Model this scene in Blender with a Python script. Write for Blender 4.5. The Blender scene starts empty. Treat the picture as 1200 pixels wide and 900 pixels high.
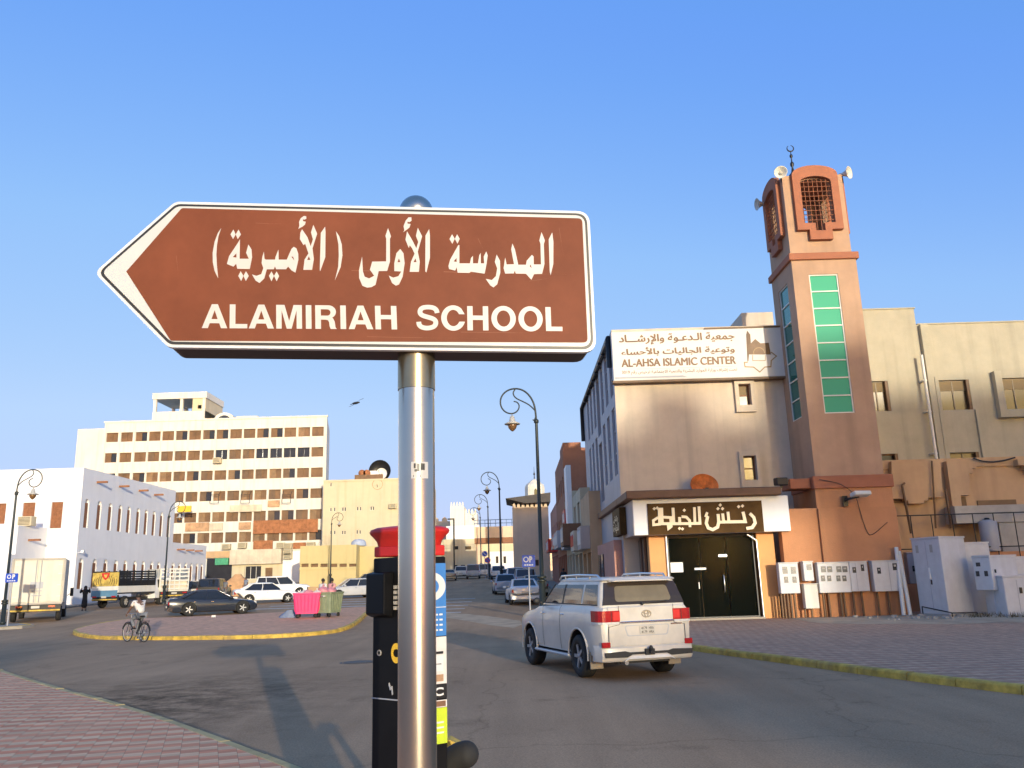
import bpy, bmesh, math, random
from mathutils import Vector, Matrix
from mathutils.geometry import tessellate_polygon
random.seed(7)
S = bpy.context.scene
COL = S.collection
R = math.radians

# ---------------------------------------------------------------- camera
EYE, PITCH, ROLL, FPX = 1.95, R(13.1), 0.029, 972.0
cF = Vector((0, math.cos(PITCH), math.sin(PITCH)))
u0 = Vector((0, -math.sin(PITCH), math.cos(PITCH)))
r0 = Vector((1, 0, 0))
cR = math.cos(ROLL) * r0 - math.sin(ROLL) * u0
cU = math.cos(ROLL) * u0 + math.sin(ROLL) * r0
cam = bpy.data.cameras.new('camera')
cam.sensor_width = 36.0
cam.lens = 36.0 * FPX / 1200.0
cam.clip_start, cam.clip_end = 0.1, 6000
co = bpy.data.objects.new('camera', cam)
COL.objects.link(co)
co.matrix_world = Matrix(((cR.x, cU.x, -cF.x, 0), (cR.y, cU.y, -cF.y, 0), (cR.z, cU.z, -cF.z, EYE), (0, 0, 0, 1)))
S.camera = co

# ---------------------------------------------------------------- sky, sun, exposure
SUN_EL = R(7.5)
SUN_DIR = Vector((0.315 * math.cos(SUN_EL), -0.949 * math.cos(SUN_EL), math.sin(SUN_EL)))   # towards the sun
W = bpy.data.worlds.new('World')
S.world = W
W.use_nodes = True
wn, wl = W.node_tree.nodes, W.node_tree.links
bg = wn['Background']
sky = wn.new('ShaderNodeTexSky')
sky.sky_type = 'NISHITA'
sky.sun_disc = False
sky.sun_elevation = SUN_EL
sky.sun_rotation = math.atan2(SUN_DIR.x, SUN_DIR.y)
sky.altitude = 0
sky.air_density, sky.dust_density, sky.ozone_density = 1.0, 0.6, 2.0
EXPO = 1.0
# per-channel sky curve: zenith and sunward bright end raised as added fill light
pre = wn.new('ShaderNodeVectorMath'); pre.operation = 'SCALE'; pre.inputs['Scale'].default_value = 0.15 / 4.0
wl.new(sky.outputs[0], pre.inputs[0])
cv = wn.new('ShaderNodeRGBCurve')
for ch, pts in enumerate((((0, .09), (.1, .15), (.176, .31), (.337, .49), (.72, .60), (1.4, 5.2), (4, 28.0)),
                          ((0, .2), (.19, .375), (.31, .55), (.56, .69), (.85, .68), (1.4, 5.0), (4, 25.5)),
                          ((0, .4), (.235, .76), (.29, .92), (.44, .97), (.68, 1.0), (1.0, 1.2), (1.5, 4.3), (4, 19.5)))):
    cu = cv.mapping.curves[ch]
    while len(cu.points) < len(pts): cu.points.new(.5, .5)
    for q, (a, b) in zip(cu.points, pts):
        q.location = (a / 4.0, b / 4.0); q.handle_type = 'VECTOR'
cv.mapping.update()
wl.new(pre.outputs[0], cv.inputs['Color'])
post = wn.new('ShaderNodeVectorMath'); post.operation = 'SCALE'; post.inputs['Scale'].default_value = 4.0 / (0.15 * 2 ** EXPO)
wl.new(cv.outputs[0], post.inputs[0])
wl.new(post.outputs[0], bg.inputs[0])
bg.inputs[1].default_value = 0.15
sl = bpy.data.lights.new('sun', 'SUN')
sl.energy = 2.05
sl.angle = R(0.53)
sl.color = (1.0, 0.9, 0.71)
so = bpy.data.objects.new('sun', sl)
COL.objects.link(so)
so.rotation_euler = (-SUN_DIR).to_track_quat('-Z', 'Y').to_euler()
S.view_settings.view_transform = 'Standard'
S.view_settings.look = 'None'
S.view_settings.gamma = 1.0
S.view_settings.use_curve_mapping = False
S.view_settings.exposure = EXPO

# ---------------------------------------------------------------- helpers
def gz(y):                       # the plaza is flat, the street climbs gently away
    return 0.022 * max(0.0, min(y, 170.0) - 34.0)

def ray(px, py):
    return cF + cR * ((px - 600) / FPX) + cU * ((450 - py) / FPX)

def P(px, py, Y):                # point on the vertical plane at distance Y
    r = ray(px, py); t = Y / r.y
    return Vector((r.x * t, Y, EYE + r.z * t))

def empty(name, loc, label=None, cat=None, group=None, rz=0):
    o = bpy.data.objects.new(name, None)
    COL.objects.link(o)
    o.empty_display_size = 0.3
    o.location = loc
    o.rotation_euler = (0, 0, rz)
    tag(o, label, cat, group)
    return o

def tag(o, label=None, cat=None, group=None, kind=None):
    if label: o['label'] = label
    if cat: o['category'] = cat
    if group: o['group'] = group
    if kind: o['kind'] = kind
    return o

def wloc(p):
    v = Vector((0, 0, 0))
    while p is not None:
        v += p.location; p = p.parent
    return v

class MB:
    """collects faces; build() links them as one mesh object"""
    def __init__(s):
        s.v, s.f, s.m, s.sm = [], [], [], []
    def add(s, vs, fs, mi=0, smooth=False):
        b = len(s.v)
        s.v += [tuple(v) for v in vs]
        for f in fs:
            s.f.append([b + i for i in f]); s.m.append(mi); s.sm.append(smooth)
        return s
    def box(s, x0, x1, y0, y1, z0, z1, mi=0):
        vs = [(x, y, z) for z in (z0, z1) for y in (y0, y1) for x in (x0, x1)]
        return s.add(vs, [(0, 2, 3, 1), (4, 5, 7, 6), (0, 1, 5, 4), (2, 6, 7, 3), (0, 4, 6, 2), (1, 3, 7, 5)], mi)
    def obox(s, c, sx, sy, sz, rz=0, mi=0, tilt=None):
        M = Matrix.Rotation(rz, 3, 'Z')
        if tilt: M = M @ Matrix.Rotation(tilt[1], 3, tilt[0])
        vs = [Vector(c) + M @ Vector((x * sx / 2, y * sy / 2, z * sz / 2)) for z in (-1, 1) for y in (-1, 1) for x in (-1, 1)]
        return s.add(vs, [(0, 2, 3, 1), (4, 5, 7, 6), (0, 1, 5, 4), (2, 6, 7, 3), (0, 4, 6, 2), (1, 3, 7, 5)], mi)
    def quad(s, a, b, c, d, mi=0):
        return s.add([a, b, c, d], [(0, 1, 2, 3)], mi)
    def tube(s, path, r, n=8, mi=0, cap=True, closed=False):
        pts = [Vector(p) for p in path]
        rr = r if isinstance(r, (list, tuple)) else [r] * len(pts)
        N = len(pts); vs = []
        up = None
        for i, p in enumerate(pts):
            if closed: t = pts[(i + 1) % N] - pts[i - 1]
            else: t = pts[min(i + 1, N - 1)] - pts[max(i - 1, 0)]
            if t.length < 1e-9: t = Vector((0, 0, 1))
            t.normalize()
            if up is None:
                up = Vector((0, 0, 1)) if abs(t.z) < .9 else Vector((1, 0, 0))
            a = t.cross(up)
            if a.length < 1e-6: a = t.cross(Vector((1, 0, 0)))
            a.normalize(); b = a.cross(t).normalized(); up = b
            for k in range(n):
                q = 2 * math.pi * k / n
                vs.append(p + (a * math.cos(q) + b * math.sin(q)) * rr[i])
        fs = []
        for i in range(N if closed else N - 1):
            j = (i + 1) % N
            for k in range(n):
                l = (k + 1) % n
                fs.append((i * n + k, i * n + l, j * n + l, j * n + k))
        s.add(vs, fs, mi, True)
        if cap and not closed:
            s.add(vs[:n], [tuple(range(n))[::-1]], mi); s.add(vs[-n:], [tuple(range(n))], mi)
        return s
    def cyl(s, p0, p1, r, n=12, mi=0):
        return s.tube([p0, p1], r, n, mi)
    def lathe(s, prof, c=(0, 0, 0), n=20, mi=0, axis='Z', caps=True):
        vs = []; c = Vector(c)
        for (r, h) in prof:
            for k in range(n):
                q = 2 * math.pi * k / n
                a, b = r * math.cos(q), r * math.sin(q)
                vs.append(c + Vector({'Z': (a, b, h), 'Y': (a, h, b), 'X': (h, a, b)}[axis]))
        fs = []
        for i in range(len(prof) - 1):
            for k in range(n):
                l = (k + 1) % n
                fs.append((i * n + k, i * n + l, (i + 1) * n + l, (i + 1) * n + k))
        s.add(vs, fs, mi, True)
        if not caps: return s
        if prof[0][0] > 1e-4: s.add(vs[:n], [tuple(range(n))[::-1]], mi)
        if prof[-1][0] > 1e-4: s.add(vs[-n:], [tuple(range(n))], mi)
        return s
    def torus(s, c, R_, r, n=24, m=8, axis='Y', mi=0):
        c = Vector(c); pth = []
        for k in range(n):
            q = 2 * math.pi * k / n
            a, b = R_ * math.cos(q), R_ * math.sin(q)
            pth.append(c + Vector({'Z': (a, b, 0), 'Y': (a, 0, b), 'X': (0, a, b)}[axis]))
        return s.tube(pth, r, m, mi, closed=True)
    def sphere(s, c, rx, ry=None, rz=None, n=12, m=8, mi=0):
        ry = ry or rx; rz = rz or rx
        vs = []; fs = []
        for i in range(m + 1):
            a = math.pi * i / m
            for k in range(n):
                q = 2 * math.pi * k / n
                vs.append((c[0] + rx * math.sin(a) * math.cos(q), c[1] + ry * math.sin(a) * math.sin(q), c[2] - rz * math.cos(a)))
        for i in range(m):
            for k in range(n):
                l = (k + 1) % n
                fs.append((i * n + k, i * n + l, (i + 1) * n + l, (i + 1) * n + k))
        return s.add(vs, fs, mi, True)
    def prism(s, poly, fn, t0, t1, mi=0, holes=()):
        """poly (u,v) -> fn(u,v,t); a solid between t0 (front) and t1"""
        loops = [list(poly)] + [list(h) for h in holes]
        flat = [p for l in loops for p in l]
        tris = tessellate_polygon([[Vector((a, b, 0)) for a, b in l] for l in loops])
        s.add([fn(a, b, t0) for a, b in flat], [tuple(t) for t in tris], mi)
        if t1 != t0:
            s.add([fn(a, b, t1) for a, b in flat], [tuple(t)[::-1] for t in tris], mi)
            for l in loops:
                n = len(l)
                s.add([fn(a, b, t0) for a, b in l] + [fn(a, b, t1) for a, b in l],
                      [(i, (i + 1) % n, n + (i + 1) % n, n + i) for i in range(n)], mi)
        return s
    def stroke(s, path, w, fn, t0, t1, mi=0):
        """a flat pen stroke of width w along (u,v) path"""
        L, Rr = [], []
        n = len(path)
        for i in range(n):
            a = Vector(path[max(i - 1, 0)]); b = Vector(path[i]); c = Vector(path[min(i + 1, n - 1)])
            d1 = (b - a); d2 = (c - b)
            if d1.length < 1e-9: d1 = d2
            if d2.length < 1e-9: d2 = d1
            d1 = d1.normalized(); d2 = d2.normalized()
            t = (d1 + d2)
            t = t.normalized() if t.length > 1e-6 else d1
            nn = Vector((-t.y, t.x)); k = w / 2 / max(.45, nn.dot(Vector((-d1.y, d1.x))))
            L.append(b + nn * k); Rr.append(b - nn * k)
        for i in range(n - 1):
            e = 1e-4 * (i % 2) * (1 if t1 > t0 else -1)
            s.prism([L[i], L[i + 1], Rr[i + 1], Rr[i]], fn, t0 + e, t1, mi)
        return s
    def loft(s, rings, mi=0, closed=True, caps=True, smooth=True):
        n = len(rings[0]); b = []
        for r in rings: b += list(r)
        fs = []
        for i in range(len(rings) - 1):
            for k in range(n if closed else n - 1):
                l = (k + 1) % n
                fs.append((i * n + k, i * n + l, (i + 1) * n + l, (i + 1) * n + k))
        s.add(b, fs, mi, smooth)
        if caps:
            s.add(rings[0], [tuple(range(n))[::-1]], mi, smooth); s.add(rings[-1], [tuple(range(n))], mi, smooth)
        return s
    def xf(s, M):
        s.v = [tuple(M @ Vector(v)) for v in s.v]; return s
    def build(s, name, mats, parent=None, world=False, bevel=0, seg=1, sharp=None, weld=False, fixn=True):
        if not isinstance(mats, (list, tuple)): mats = [mats]
        off = wloc(parent) if (world and parent is not None) else Vector((0, 0, 0))
        me = bpy.data.meshes.new(name)
        me.from_pydata([(a - off.x, b - off.y, c - off.z) for a, b, c in s.v], [], s.f)
        for m in mats: me.materials.append(m)
        me.polygons.foreach_set('material_index', s.m)
        me.polygons.foreach_set('use_smooth', s.sm)
        if weld or fixn:
            bm = bmesh.new(); bm.from_mesh(me)
            if weld: bmesh.ops.remove_doubles(bm, verts=bm.verts, dist=1e-4)
            if fixn: bmesh.ops.recalc_face_normals(bm, faces=bm.faces)
            if sharp:
                for e in bm.edges:
                    if len(e.link_faces) == 2 and e.calc_face_angle(0) > R(sharp): e.smooth = False
            bm.to_mesh(me); bm.free()
        me.update()
        o = bpy.data.objects.new(name, me)
        COL.objects.link(o)
        if parent is not None: o.parent = parent
        if bevel:
            md = o.modifiers.new('bevel', 'BEVEL'); md.width = bevel; md.segments = seg; md.limit_method = 'ANGLE'; md.angle_limit = R(40)
        return o

def bool_cut(o, cutter_mb):
    """difference o - cutter, applied, cutter removed"""
    c = cutter_mb.build('cutter', [], None, weld=True)
    md = o.modifiers.new('cut', 'BOOLEAN'); md.operation = 'DIFFERENCE'; md.object = c; md.solver = 'EXACT'
    dg = bpy.context.evaluated_depsgraph_get()
    me = bpy.data.meshes.new_from_object(o.evaluated_get(dg))
    o.modifiers.clear(); old = o.data; o.data = me; me.name = o.name
    bpy.data.objects.remove(c)
    bpy.data.meshes.remove(old)
    return o

def copy_tree(o, parent=None):
    c = o.copy(); COL.objects.link(c); c.parent = parent
    for ch in [x for x in o.children]: copy_tree(ch, c)
    return c

def chaikin(pts, n=2, closed=False):
    pts = [Vector(p) for p in pts]
    for _ in range(n):
        q = []
        N = len(pts)
        for i in range(N if closed else N - 1):
            a, b = pts[i], pts[(i + 1) % N]
            q += [a * .75 + b * .25, a * .25 + b * .75]
        if not closed: q = [pts[0]] + q + [pts[-1]]
        pts = q
    return pts

# Arabic letters are shaped here so that Blender's own font can set them
AR = {'ا': (0xFE8D, 2), 'أ': (0xFE83, 2), 'إ': (0xFE87, 2), 'ب': (0xFE8F, 4), 'ة': (0xFE93, 2), 'ت': (0xFE95, 4), 'ج': (0xFE9D, 4), 'ح': (0xFEA1, 4), 'خ': (0xFEA5, 4), 'د': (0xFEA9, 2), 'ر': (0xFEAD, 2), 'ز': (0xFEAF, 2), 'س': (0xFEB1, 4), 'ش': (0xFEB5, 4), 'ص': (0xFEB9, 4), 'ط': (0xFEC1, 4), 'ع': (0xFEC9, 4), 'ف': (0xFED1, 4), 'ق': (0xFED5, 4), 'ل': (0xFEDD, 4), 'م': (0xFEE1, 4), 'ن': (0xFEE5, 4), 'و': (0xFEED, 2), 'ى': (0xFEEF, 2), 'ي': (0xFEF1, 4), 'ء': (0xFE80, 1), 'ـ': (0x0640, 9)}
LA = {'ا': 0xFEFB, 'أ': 0xFEF7, 'إ': 0xFEF9}
def arabic(t):
    out = []; i = 0; prev = False
    while i < len(t):
        c = t[i]
        if c not in AR:
            out.append(c); prev = False; i += 1; continue
        base, n = AR[c]
        if n == 9: out.append(c); prev = True; i += 1; continue
        if c == 'ل' and i + 1 < len(t) and t[i + 1] in LA:
            out.append(chr(LA[t[i + 1]] + (1 if prev else 0))); prev = False; i += 2; continue
        nxt = i + 1 < len(t) and t[i + 1] in AR and AR[t[i + 1]][1] != 1 and n == 4
        k = (3 if prev else 2) if nxt else (1 if prev and n > 1 else 0)
        if c == 'ة': k = 1
        out.append(chr(base + k)); prev = bool(nxt); i += 1
    s = ''; run = ''
    for c in out:
        if c.isdigit(): run += c
        else:
            s = c + run + s if not run else c + run + s; run = ''
    return run + s

def font(mb, text, fn, u0, u1, v0, v1, t, mi=0, off=0.0, space=1.0):
    """text filled into the box u0..u1, v0..v1 of the plane fn(u,v,t)"""
    c = bpy.data.curves.new('text', 'FONT'); c.body = text; c.size = 1; c.offset = off; c.resolution_u = 4
    c.space_character = space
    o = bpy.data.objects.new('text', c); COL.objects.link(o)
    dg = bpy.context.evaluated_depsgraph_get()
    me = bpy.data.meshes.new_from_object(o.evaluated_get(dg))
    xs = [v.co.x for v in me.vertices]; ys = [v.co.y for v in me.vertices]
    if xs:
        ax, bx, ay, by = min(xs), max(xs), min(ys), max(ys)
        vs = [fn(u0 + (v.co.x - ax) / (bx - ax) * (u1 - u0), v0 + (v.co.y - ay) / (by - ay) * (v1 - v0), t) for v in me.vertices]
        mb.add(vs, [tuple(p.vertices) for p in me.polygons], mi)
    bpy.data.objects.remove(o); bpy.data.curves.remove(c); bpy.data.meshes.remove(me)
    return mb

# ---------------------------------------------------------------- materials
def mat(name, col, rough=.7, metal=0.0, var=.12, scale=1.5, bump=0.0, bscale=40, spec=.5, coat=0.0, streak=0.0, stcol=None):
    m = bpy.data.materials.new(name); m.use_nodes = True
    nt = m.node_tree; n = nt.nodes; l = nt.links
    b = n['Principled BSDF']
    b.inputs['Roughness'].default_value = rough
    b.inputs['Metallic'].default_value = metal
    b.inputs['Specular IOR Level'].default_value = spec
    b.inputs['Coat Weight'].default_value = coat
    b.inputs['Coat Roughness'].default_value = .08
    tc = n.new('ShaderNodeTexCoord')
    c = tuple(col) + (1,)
    last = None
    if var:
        nz = n.new('ShaderNodeTexNoise'); nz.inputs['Scale'].default_value = scale; nz.inputs['Detail'].default_value = 6
        nz.inputs['Roughness'].default_value = .65
        l.new(tc.outputs['Object'], nz.inputs['Vector'])
        mp = n.new('ShaderNodeMapRange'); mp.inputs[1].default_value = .3; mp.inputs[2].default_value = .7
        mp.inputs[3].default_value = 1 - var; mp.inputs[4].default_value = 1 + var
        l.new(nz.outputs[0], mp.inputs[0])
        mx = n.new('ShaderNodeVectorMath'); mx.operation = 'SCALE'; mx.inputs[0].default_value = col
        l.new(mp.outputs[0], mx.inputs['Scale'])
        last = mx.outputs[0]
        if streak:
            ma = n.new('ShaderNodeMapping'); ma.inputs['Scale'].default_value = (1.6, 1.6, .09)
            l.new(tc.outputs['Object'], ma.inputs[0])
            n2 = n.new('ShaderNodeTexNoise'); n2.inputs['Scale'].default_value = 1.2; n2.inputs['Detail'].default_value = 5
            l.new(ma.outputs[0], n2.inputs['Vector'])
            m2 = n.new('ShaderNodeMapRange'); m2.inputs[1].default_value = .5; m2.inputs[2].default_value = .78; m2.inputs[4].default_value = streak
            l.new(n2.outputs[0], m2.inputs[0])
            mi = n.new('ShaderNodeMix'); mi.data_type = 'RGBA'
            l.new(m2.outputs[0], mi.inputs[0]); l.new(last, mi.inputs[6])
            mi.inputs[7].default_value = tuple(stcol or [v * .45 for v in col]) + (1,)
            last = mi.outputs[2]
        l.new(last, b.inputs['Base Color'])
    else:
        b.inputs['Base Color'].default_value = c
    if bump:
        nb = n.new('ShaderNodeTexNoise'); nb.inputs['Scale'].default_value = bscale; nb.inputs['Detail'].default_value = 4
        l.new(tc.outputs['Object'], nb.inputs['Vector'])
        bp = n.new('ShaderNodeBump'); bp.inputs['Strength'].default_value = bump; bp.inputs['Distance'].default_value = .02
        l.new(nb.outputs[0], bp.inputs['Height']); l.new(bp.outputs[0], b.inputs['Normal'])
    return m

M = {}
def mm(k, *a, **kw):
    M[k] = mat(k, *a, **kw); return M[k]
mm('beige', (.62, .515, .395), .85, var=.11, scale=.8, bump=.3, bscale=25, streak=.42)
mm('cream_wall', (.45, .405, .295), .85, var=.1, scale=.9, bump=.3, bscale=25, streak=.36)
mm('terracotta', (.46, .29, .185), .8, var=.10, scale=.9, bump=.3, bscale=30, streak=.36)
mm('terracotta_dark', (.36, .13, .065), .75, var=.1, scale=2, bump=.2)
mm('orange_wall', (.52, .24, .11), .85, var=.12, scale=.8, bump=.3, bscale=25, streak=.3)
mm('orange_pillar', (.66, .33, .12), .7, var=.08, scale=1)
mm('ochre', (.55, .36, .2), .85, var=.1, scale=.8, bump=.25, streak=.3)
mm('white_wall', (.76, .76, .77), .8, var=.04, scale=.6, bump=.15, streak=.1)
mm('old_white', (.66, .645, .585), .8, var=.08, scale=.4, bump=.15, streak=.35, stcol=(.45, .36, .22))
mm('old_cream', (.56, .49, .34), .85, var=.08, scale=.4, bump=.2, streak=.4, stcol=(.4, .3, .17))
mm('yellow_wall', (.55, .45, .22), .85, var=.06, scale=.6, bump=.2, streak=.2)
mm('tan_wall', (.70, .53, .37), .9, var=.08, scale=.7, bump=.3, streak=.15)
mm('red_wall', (.36, .15, .08), .85, var=.12, scale=1, bump=.3, streak=.2)
mm('pink_wall', (.48, .25, .19), .8, var=.08, scale=1)
mm('grey_panel', (.36, .37, .40), .5, var=.08, scale=1.2, streak=.25)
mm('concrete', (.42, .39, .34), .9, var=.15, scale=1.5, bump=.4)
mm('dark_roof', (.06, .05, .045), .7, var=.2)
mm('wood', (.25, .10, .04), .6, var=.25, scale=6)
mm('shutter', (.155, .085, .04), .55, var=.3, scale=1.3)
mm('win_dark', (.03, .03, .035), .12, var=.2, spec=.6)
mm('frame_white', (.72, .70, .64), .5, var=.06)
mm('white_paint', (.80, .80, .78), .45, var=.04)
mm('rust', (.32, .13, .055), .85, var=.35, scale=2.5, bump=.3)
mm('black', (.012, .012, .013), .45, var=.2)
mm('black_metal', (.02, .021, .024), .4, metal=.3, var=.2)
mm('steel', (.60, .53, .44), .24, metal=1.0, var=.06, scale=3)
mm('aluminium', (.75, .74, .72), .35, metal=1.0, var=.05)
mm('rubber', (.018, .018, .018), .8, var=.2)
mm('red', (.55, .02, .02), .4, var=.08)
mm('blue', (.015, .09, .5), .4, var=.05)
mm('yellow', (.75, .45, .03), .6, var=.1)
mm('skin', (.30, .16, .10), .6, var=.05)
mm('skin_dark', (.14, .075, .05), .6, var=.05)

# ---------------------------------------------------------------- ground, road, pavements
def node_mat(name, rough):
    m = bpy.data.materials.new(name); m.use_nodes = True
    return m, m.node_tree.nodes, m.node_tree.links, m.node_tree.nodes['Principled BSDF']

def asphalt():
    m, n, l, b = node_mat('asphalt', .8)
    b.inputs['Roughness'].default_value = .82
    b.inputs['Specular IOR Level'].default_value = .04
    tc = n.new('ShaderNodeTexCoord')
    def noise(sc, det=6, rough=.6, vec=None):
        t = n.new('ShaderNodeTexNoise'); t.inputs['Scale'].default_value = sc; t.inputs['Detail'].default_value = det
        t.inputs['Roughness'].default_value = rough
        l.new(vec or tc.outputs['Object'], t.inputs['Vector']); return t.outputs[0]
    def rng(s, a, c, lo, hi):
        r = n.new('ShaderNodeMapRange'); r.inputs[1].default_value = a; r.inputs[2].default_value = c
        r.inputs[3].default_value = lo; r.inputs[4].default_value = hi
        l.new(s, r.inputs[0]); return r.outputs[0]
    def mul(a, c):
        k = n.new('ShaderNodeMath'); k.operation = 'MULTIPLY'; l.new(a, k.inputs[0]); l.new(c, k.inputs[1]); return k.outputs[0]
    big = rng(noise(.18, 5, .6), .3, .7, .88, 1.12)
    mp = n.new('ShaderNodeMapping'); mp.inputs['Rotation'].default_value = (0, 0, R(42)); mp.inputs['Scale'].default_value = (1.3, .10, 1)
    l.new(tc.outputs['Object'], mp.inputs[0])
    streak = rng(noise(1.0, 5, .6, mp.outputs[0]), .35, .72, 1.06, .86)
    fine = rng(noise(45, 4, .75), .25, .75, .62, 1.38)
    grit = rng(noise(260, 2, .5), .3, .7, .85, 1.15)
    stain = rng(noise(.55, 7, .7), .58, .74, 1, .62)
    # the scorched, tyre-marked patch by the near kerb
    ms = n.new('ShaderNodeMapping'); ms.inputs['Location'].default_value = (1.55, -2.55, 0); ms.inputs['Scale'].default_value = (.24, .17, 1)
    l.new(tc.outputs['Object'], ms.inputs[0])
    gr = n.new('ShaderNodeTexGradient'); gr.gradient_type = 'SPHERICAL'; l.new(ms.outputs[0], gr.inputs[0])
    sm = mul(gr.outputs[1], rng(noise(1.6, 8, .75), .38, .62, 0, 1.5))
    smk = n.new('ShaderNodeMath'); smk.operation = 'SUBTRACT'; smk.use_clamp = True; smk.inputs[0].default_value = 1.0
    sm2 = n.new('ShaderNodeMath'); sm2.operation = 'MULTIPLY'; sm2.inputs[1].default_value = .6; l.new(sm, sm2.inputs[0]); l.new(sm2.outputs[0], smk.inputs[1])
    # crazed cracks
    mv = n.new('ShaderNodeVectorMath'); mv.operation = 'ADD'
    nzc = n.new('ShaderNodeTexNoise'); nzc.inputs['Scale'].default_value = 1.2; nzc.inputs['Detail'].default_value = 5; l.new(tc.outputs['Object'], nzc.inputs['Vector'])
    l.new(tc.outputs['Object'], mv.inputs[0]); l.new(nzc.outputs['Color'], mv.inputs[1])
    vo = n.new('ShaderNodeTexVoronoi'); vo.feature = 'DISTANCE_TO_EDGE'; vo.inputs['Scale'].default_value = .16; l.new(mv.outputs[0], vo.inputs['Vector'])
    crack = rng(vo.outputs['Distance'], .0, .006, .80, 1.0)
    f = mul(mul(mul(mul(big, streak), mul(fine, grit)), mul(stain, crack)), smk.outputs[0])
    s = n.new('ShaderNodeVectorMath'); s.operation = 'SCALE'; s.inputs[0].default_value = (.42, .275, .165)
    l.new(f, s.inputs['Scale']); l.new(s.outputs[0], b.inputs['Base Color'])
    bp = n.new('ShaderNodeBump'); bp.inputs['Strength'].default_value = .35; bp.inputs['Distance'].default_value = .01
    l.new(noise(120, 4, .7), bp.inputs['Height']); l.new(bp.outputs[0], b.inputs['Normal'])
    return m

def pavers(name, c1, c2, a=.22, bb=.11, rot=0, joint=.03, k=4, wear=.2):
    """zigzag bands of two colours of block paving"""
    m, n, l, b = node_mat(name, .85)
    b.inputs['Roughness'].default_value = .85
    tc = n.new('ShaderNodeTexCoord')
    mp = n.new('ShaderNodeMapping'); mp.inputs['Rotation'].default_value = (0, 0, R(rot))
    l.new(tc.outputs['Object'], mp.inputs[0])
    sp = n.new('ShaderNodeSeparateXYZ'); l.new(mp.outputs[0], sp.inputs[0])
    def mth(op, x, y=None):
        q = n.new('ShaderNodeMath'); q.operation = op
        for i, v in enumerate((x, y)):
            if v is None: continue
            if isinstance(v, (int, float)): q.inputs[i].default_value = v
            else: l.new(v, q.inputs[i])
        return q.outputs[0]
    u = mth('DIVIDE', sp.outputs[0], a); v = mth('DIVIDE', sp.outputs[1], bb)
    s = mth('ADD', mth('FLOOR', u), mth('FLOOR', v))
    st = mth('LESS_THAN', mth('FRACT', mth('DIVIDE', s, k)), .5)
    # per-block tone
    cell = n.new('ShaderNodeCombineXYZ'); l.new(mth('FLOOR', u), cell.inputs[0]); l.new(mth('FLOOR', v), cell.inputs[1])
    wn_ = n.new('ShaderNodeTexWhiteNoise'); l.new(cell.outputs[0], wn_.inputs['Vector'])
    tone = mth('ADD', mth('MULTIPLY', wn_.outputs[0], .3), .85)
    ju = mth('LESS_THAN', mth('FRACT', u), joint); jv = mth('LESS_THAN', mth('FRACT', v), joint * 2)
    jt = mth('SUBTRACT', 1, mth('MULTIPLY', mth('MAXIMUM', ju, jv), .45))
    nz = n.new('ShaderNodeTexNoise'); nz.inputs['Scale'].default_value = 1.3; nz.inputs['Detail'].default_value = 8
    nz.inputs['Roughness'].default_value = .7
    l.new(tc.outputs['Object'], nz.inputs['Vector'])
    w = mth('ADD', mth('MULTIPLY', nz.outputs[0], wear * 2), 1 - wear)
    mx = n.new('ShaderNodeMix'); mx.data_type = 'RGBA'; l.new(st, mx.inputs[0])
    mx.inputs[6].default_value = c1 + (1,); mx.inputs[7].default_value = c2 + (1,)
    # dust blown over the blocks
    n2 = n.new('ShaderNodeTexNoise'); n2.inputs['Scale'].default_value = .7; n2.inputs['Detail'].default_value = 6
    l.new(tc.outputs['Object'], n2.inputs['Vector'])
    r2 = n.new('ShaderNodeMapRange'); r2.inputs[1].default_value = .42; r2.inputs[2].default_value = .75; r2.inputs[4].default_value = .6
    l.new(n2.outputs[0], r2.inputs[0])
    m3 = n.new('ShaderNodeMix'); m3.data_type = 'RGBA'; l.new(r2.outputs[0], m3.inputs[0]); l.new(mx.outputs[2], m3.inputs[6])
    m3.inputs[7].default_value = tuple((x + y) / 2 * .95 for x, y in zip(c1, c2)) + (1,)
    sc = n.new('ShaderNodeVectorMath'); sc.operation = 'SCALE'
    l.new(m3.outputs[2], sc.inputs[0]); l.new(mth('MULTIPLY', mth('MULTIPLY', tone, jt), w), sc.inputs['Scale'])
    l.new(sc.outputs[0], b.inputs['Base Color'])
    bp = n.new('ShaderNodeBump'); bp.inputs['Strength'].default_value = .4; bp.inputs['Distance'].default_value = .01
    l.new(jt, bp.inputs['Height']); l.new(bp.outputs[0], b.inputs['Normal'])
    return m

M['asphalt'] = asphalt()
M['pav_red'] = pavers('red_and_white_pavers', (.64, .235, .115), (.66, .43, .25), .20, .10, -20)
M['pav_lilac'] = pavers('lilac_pavers', (.44, .225, .135), (.53, .335, .21), .22, .11, -24)
M['pav_pink'] = pavers('pink_pavers', (.66, .33, .185), (.70, .38, .22), .22, .11, 20)
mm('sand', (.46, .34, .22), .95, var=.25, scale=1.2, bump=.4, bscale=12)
mm('ground_dust', (.26, .20, .14), .95, var=.25, scale=.1)
mm('kerb_yellow', (.52, .35, .06), .75, var=.45, scale=3.5, bump=.4, streak=.75, stcol=(.20, .15, .09))
mm('kerb_faded', (.42, .32, .14), .8, var=.3, scale=2.2, bump=.3)
mm('kerb_grey', (.30, .27, .23), .85, var=.2, scale=3, bump=.3)
mm('road_paint', (.55, .52, .47), .8, var=.3, scale=3)
mm('gutter', (.035, .03, .028), .85, var=.3, scale=3)

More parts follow.
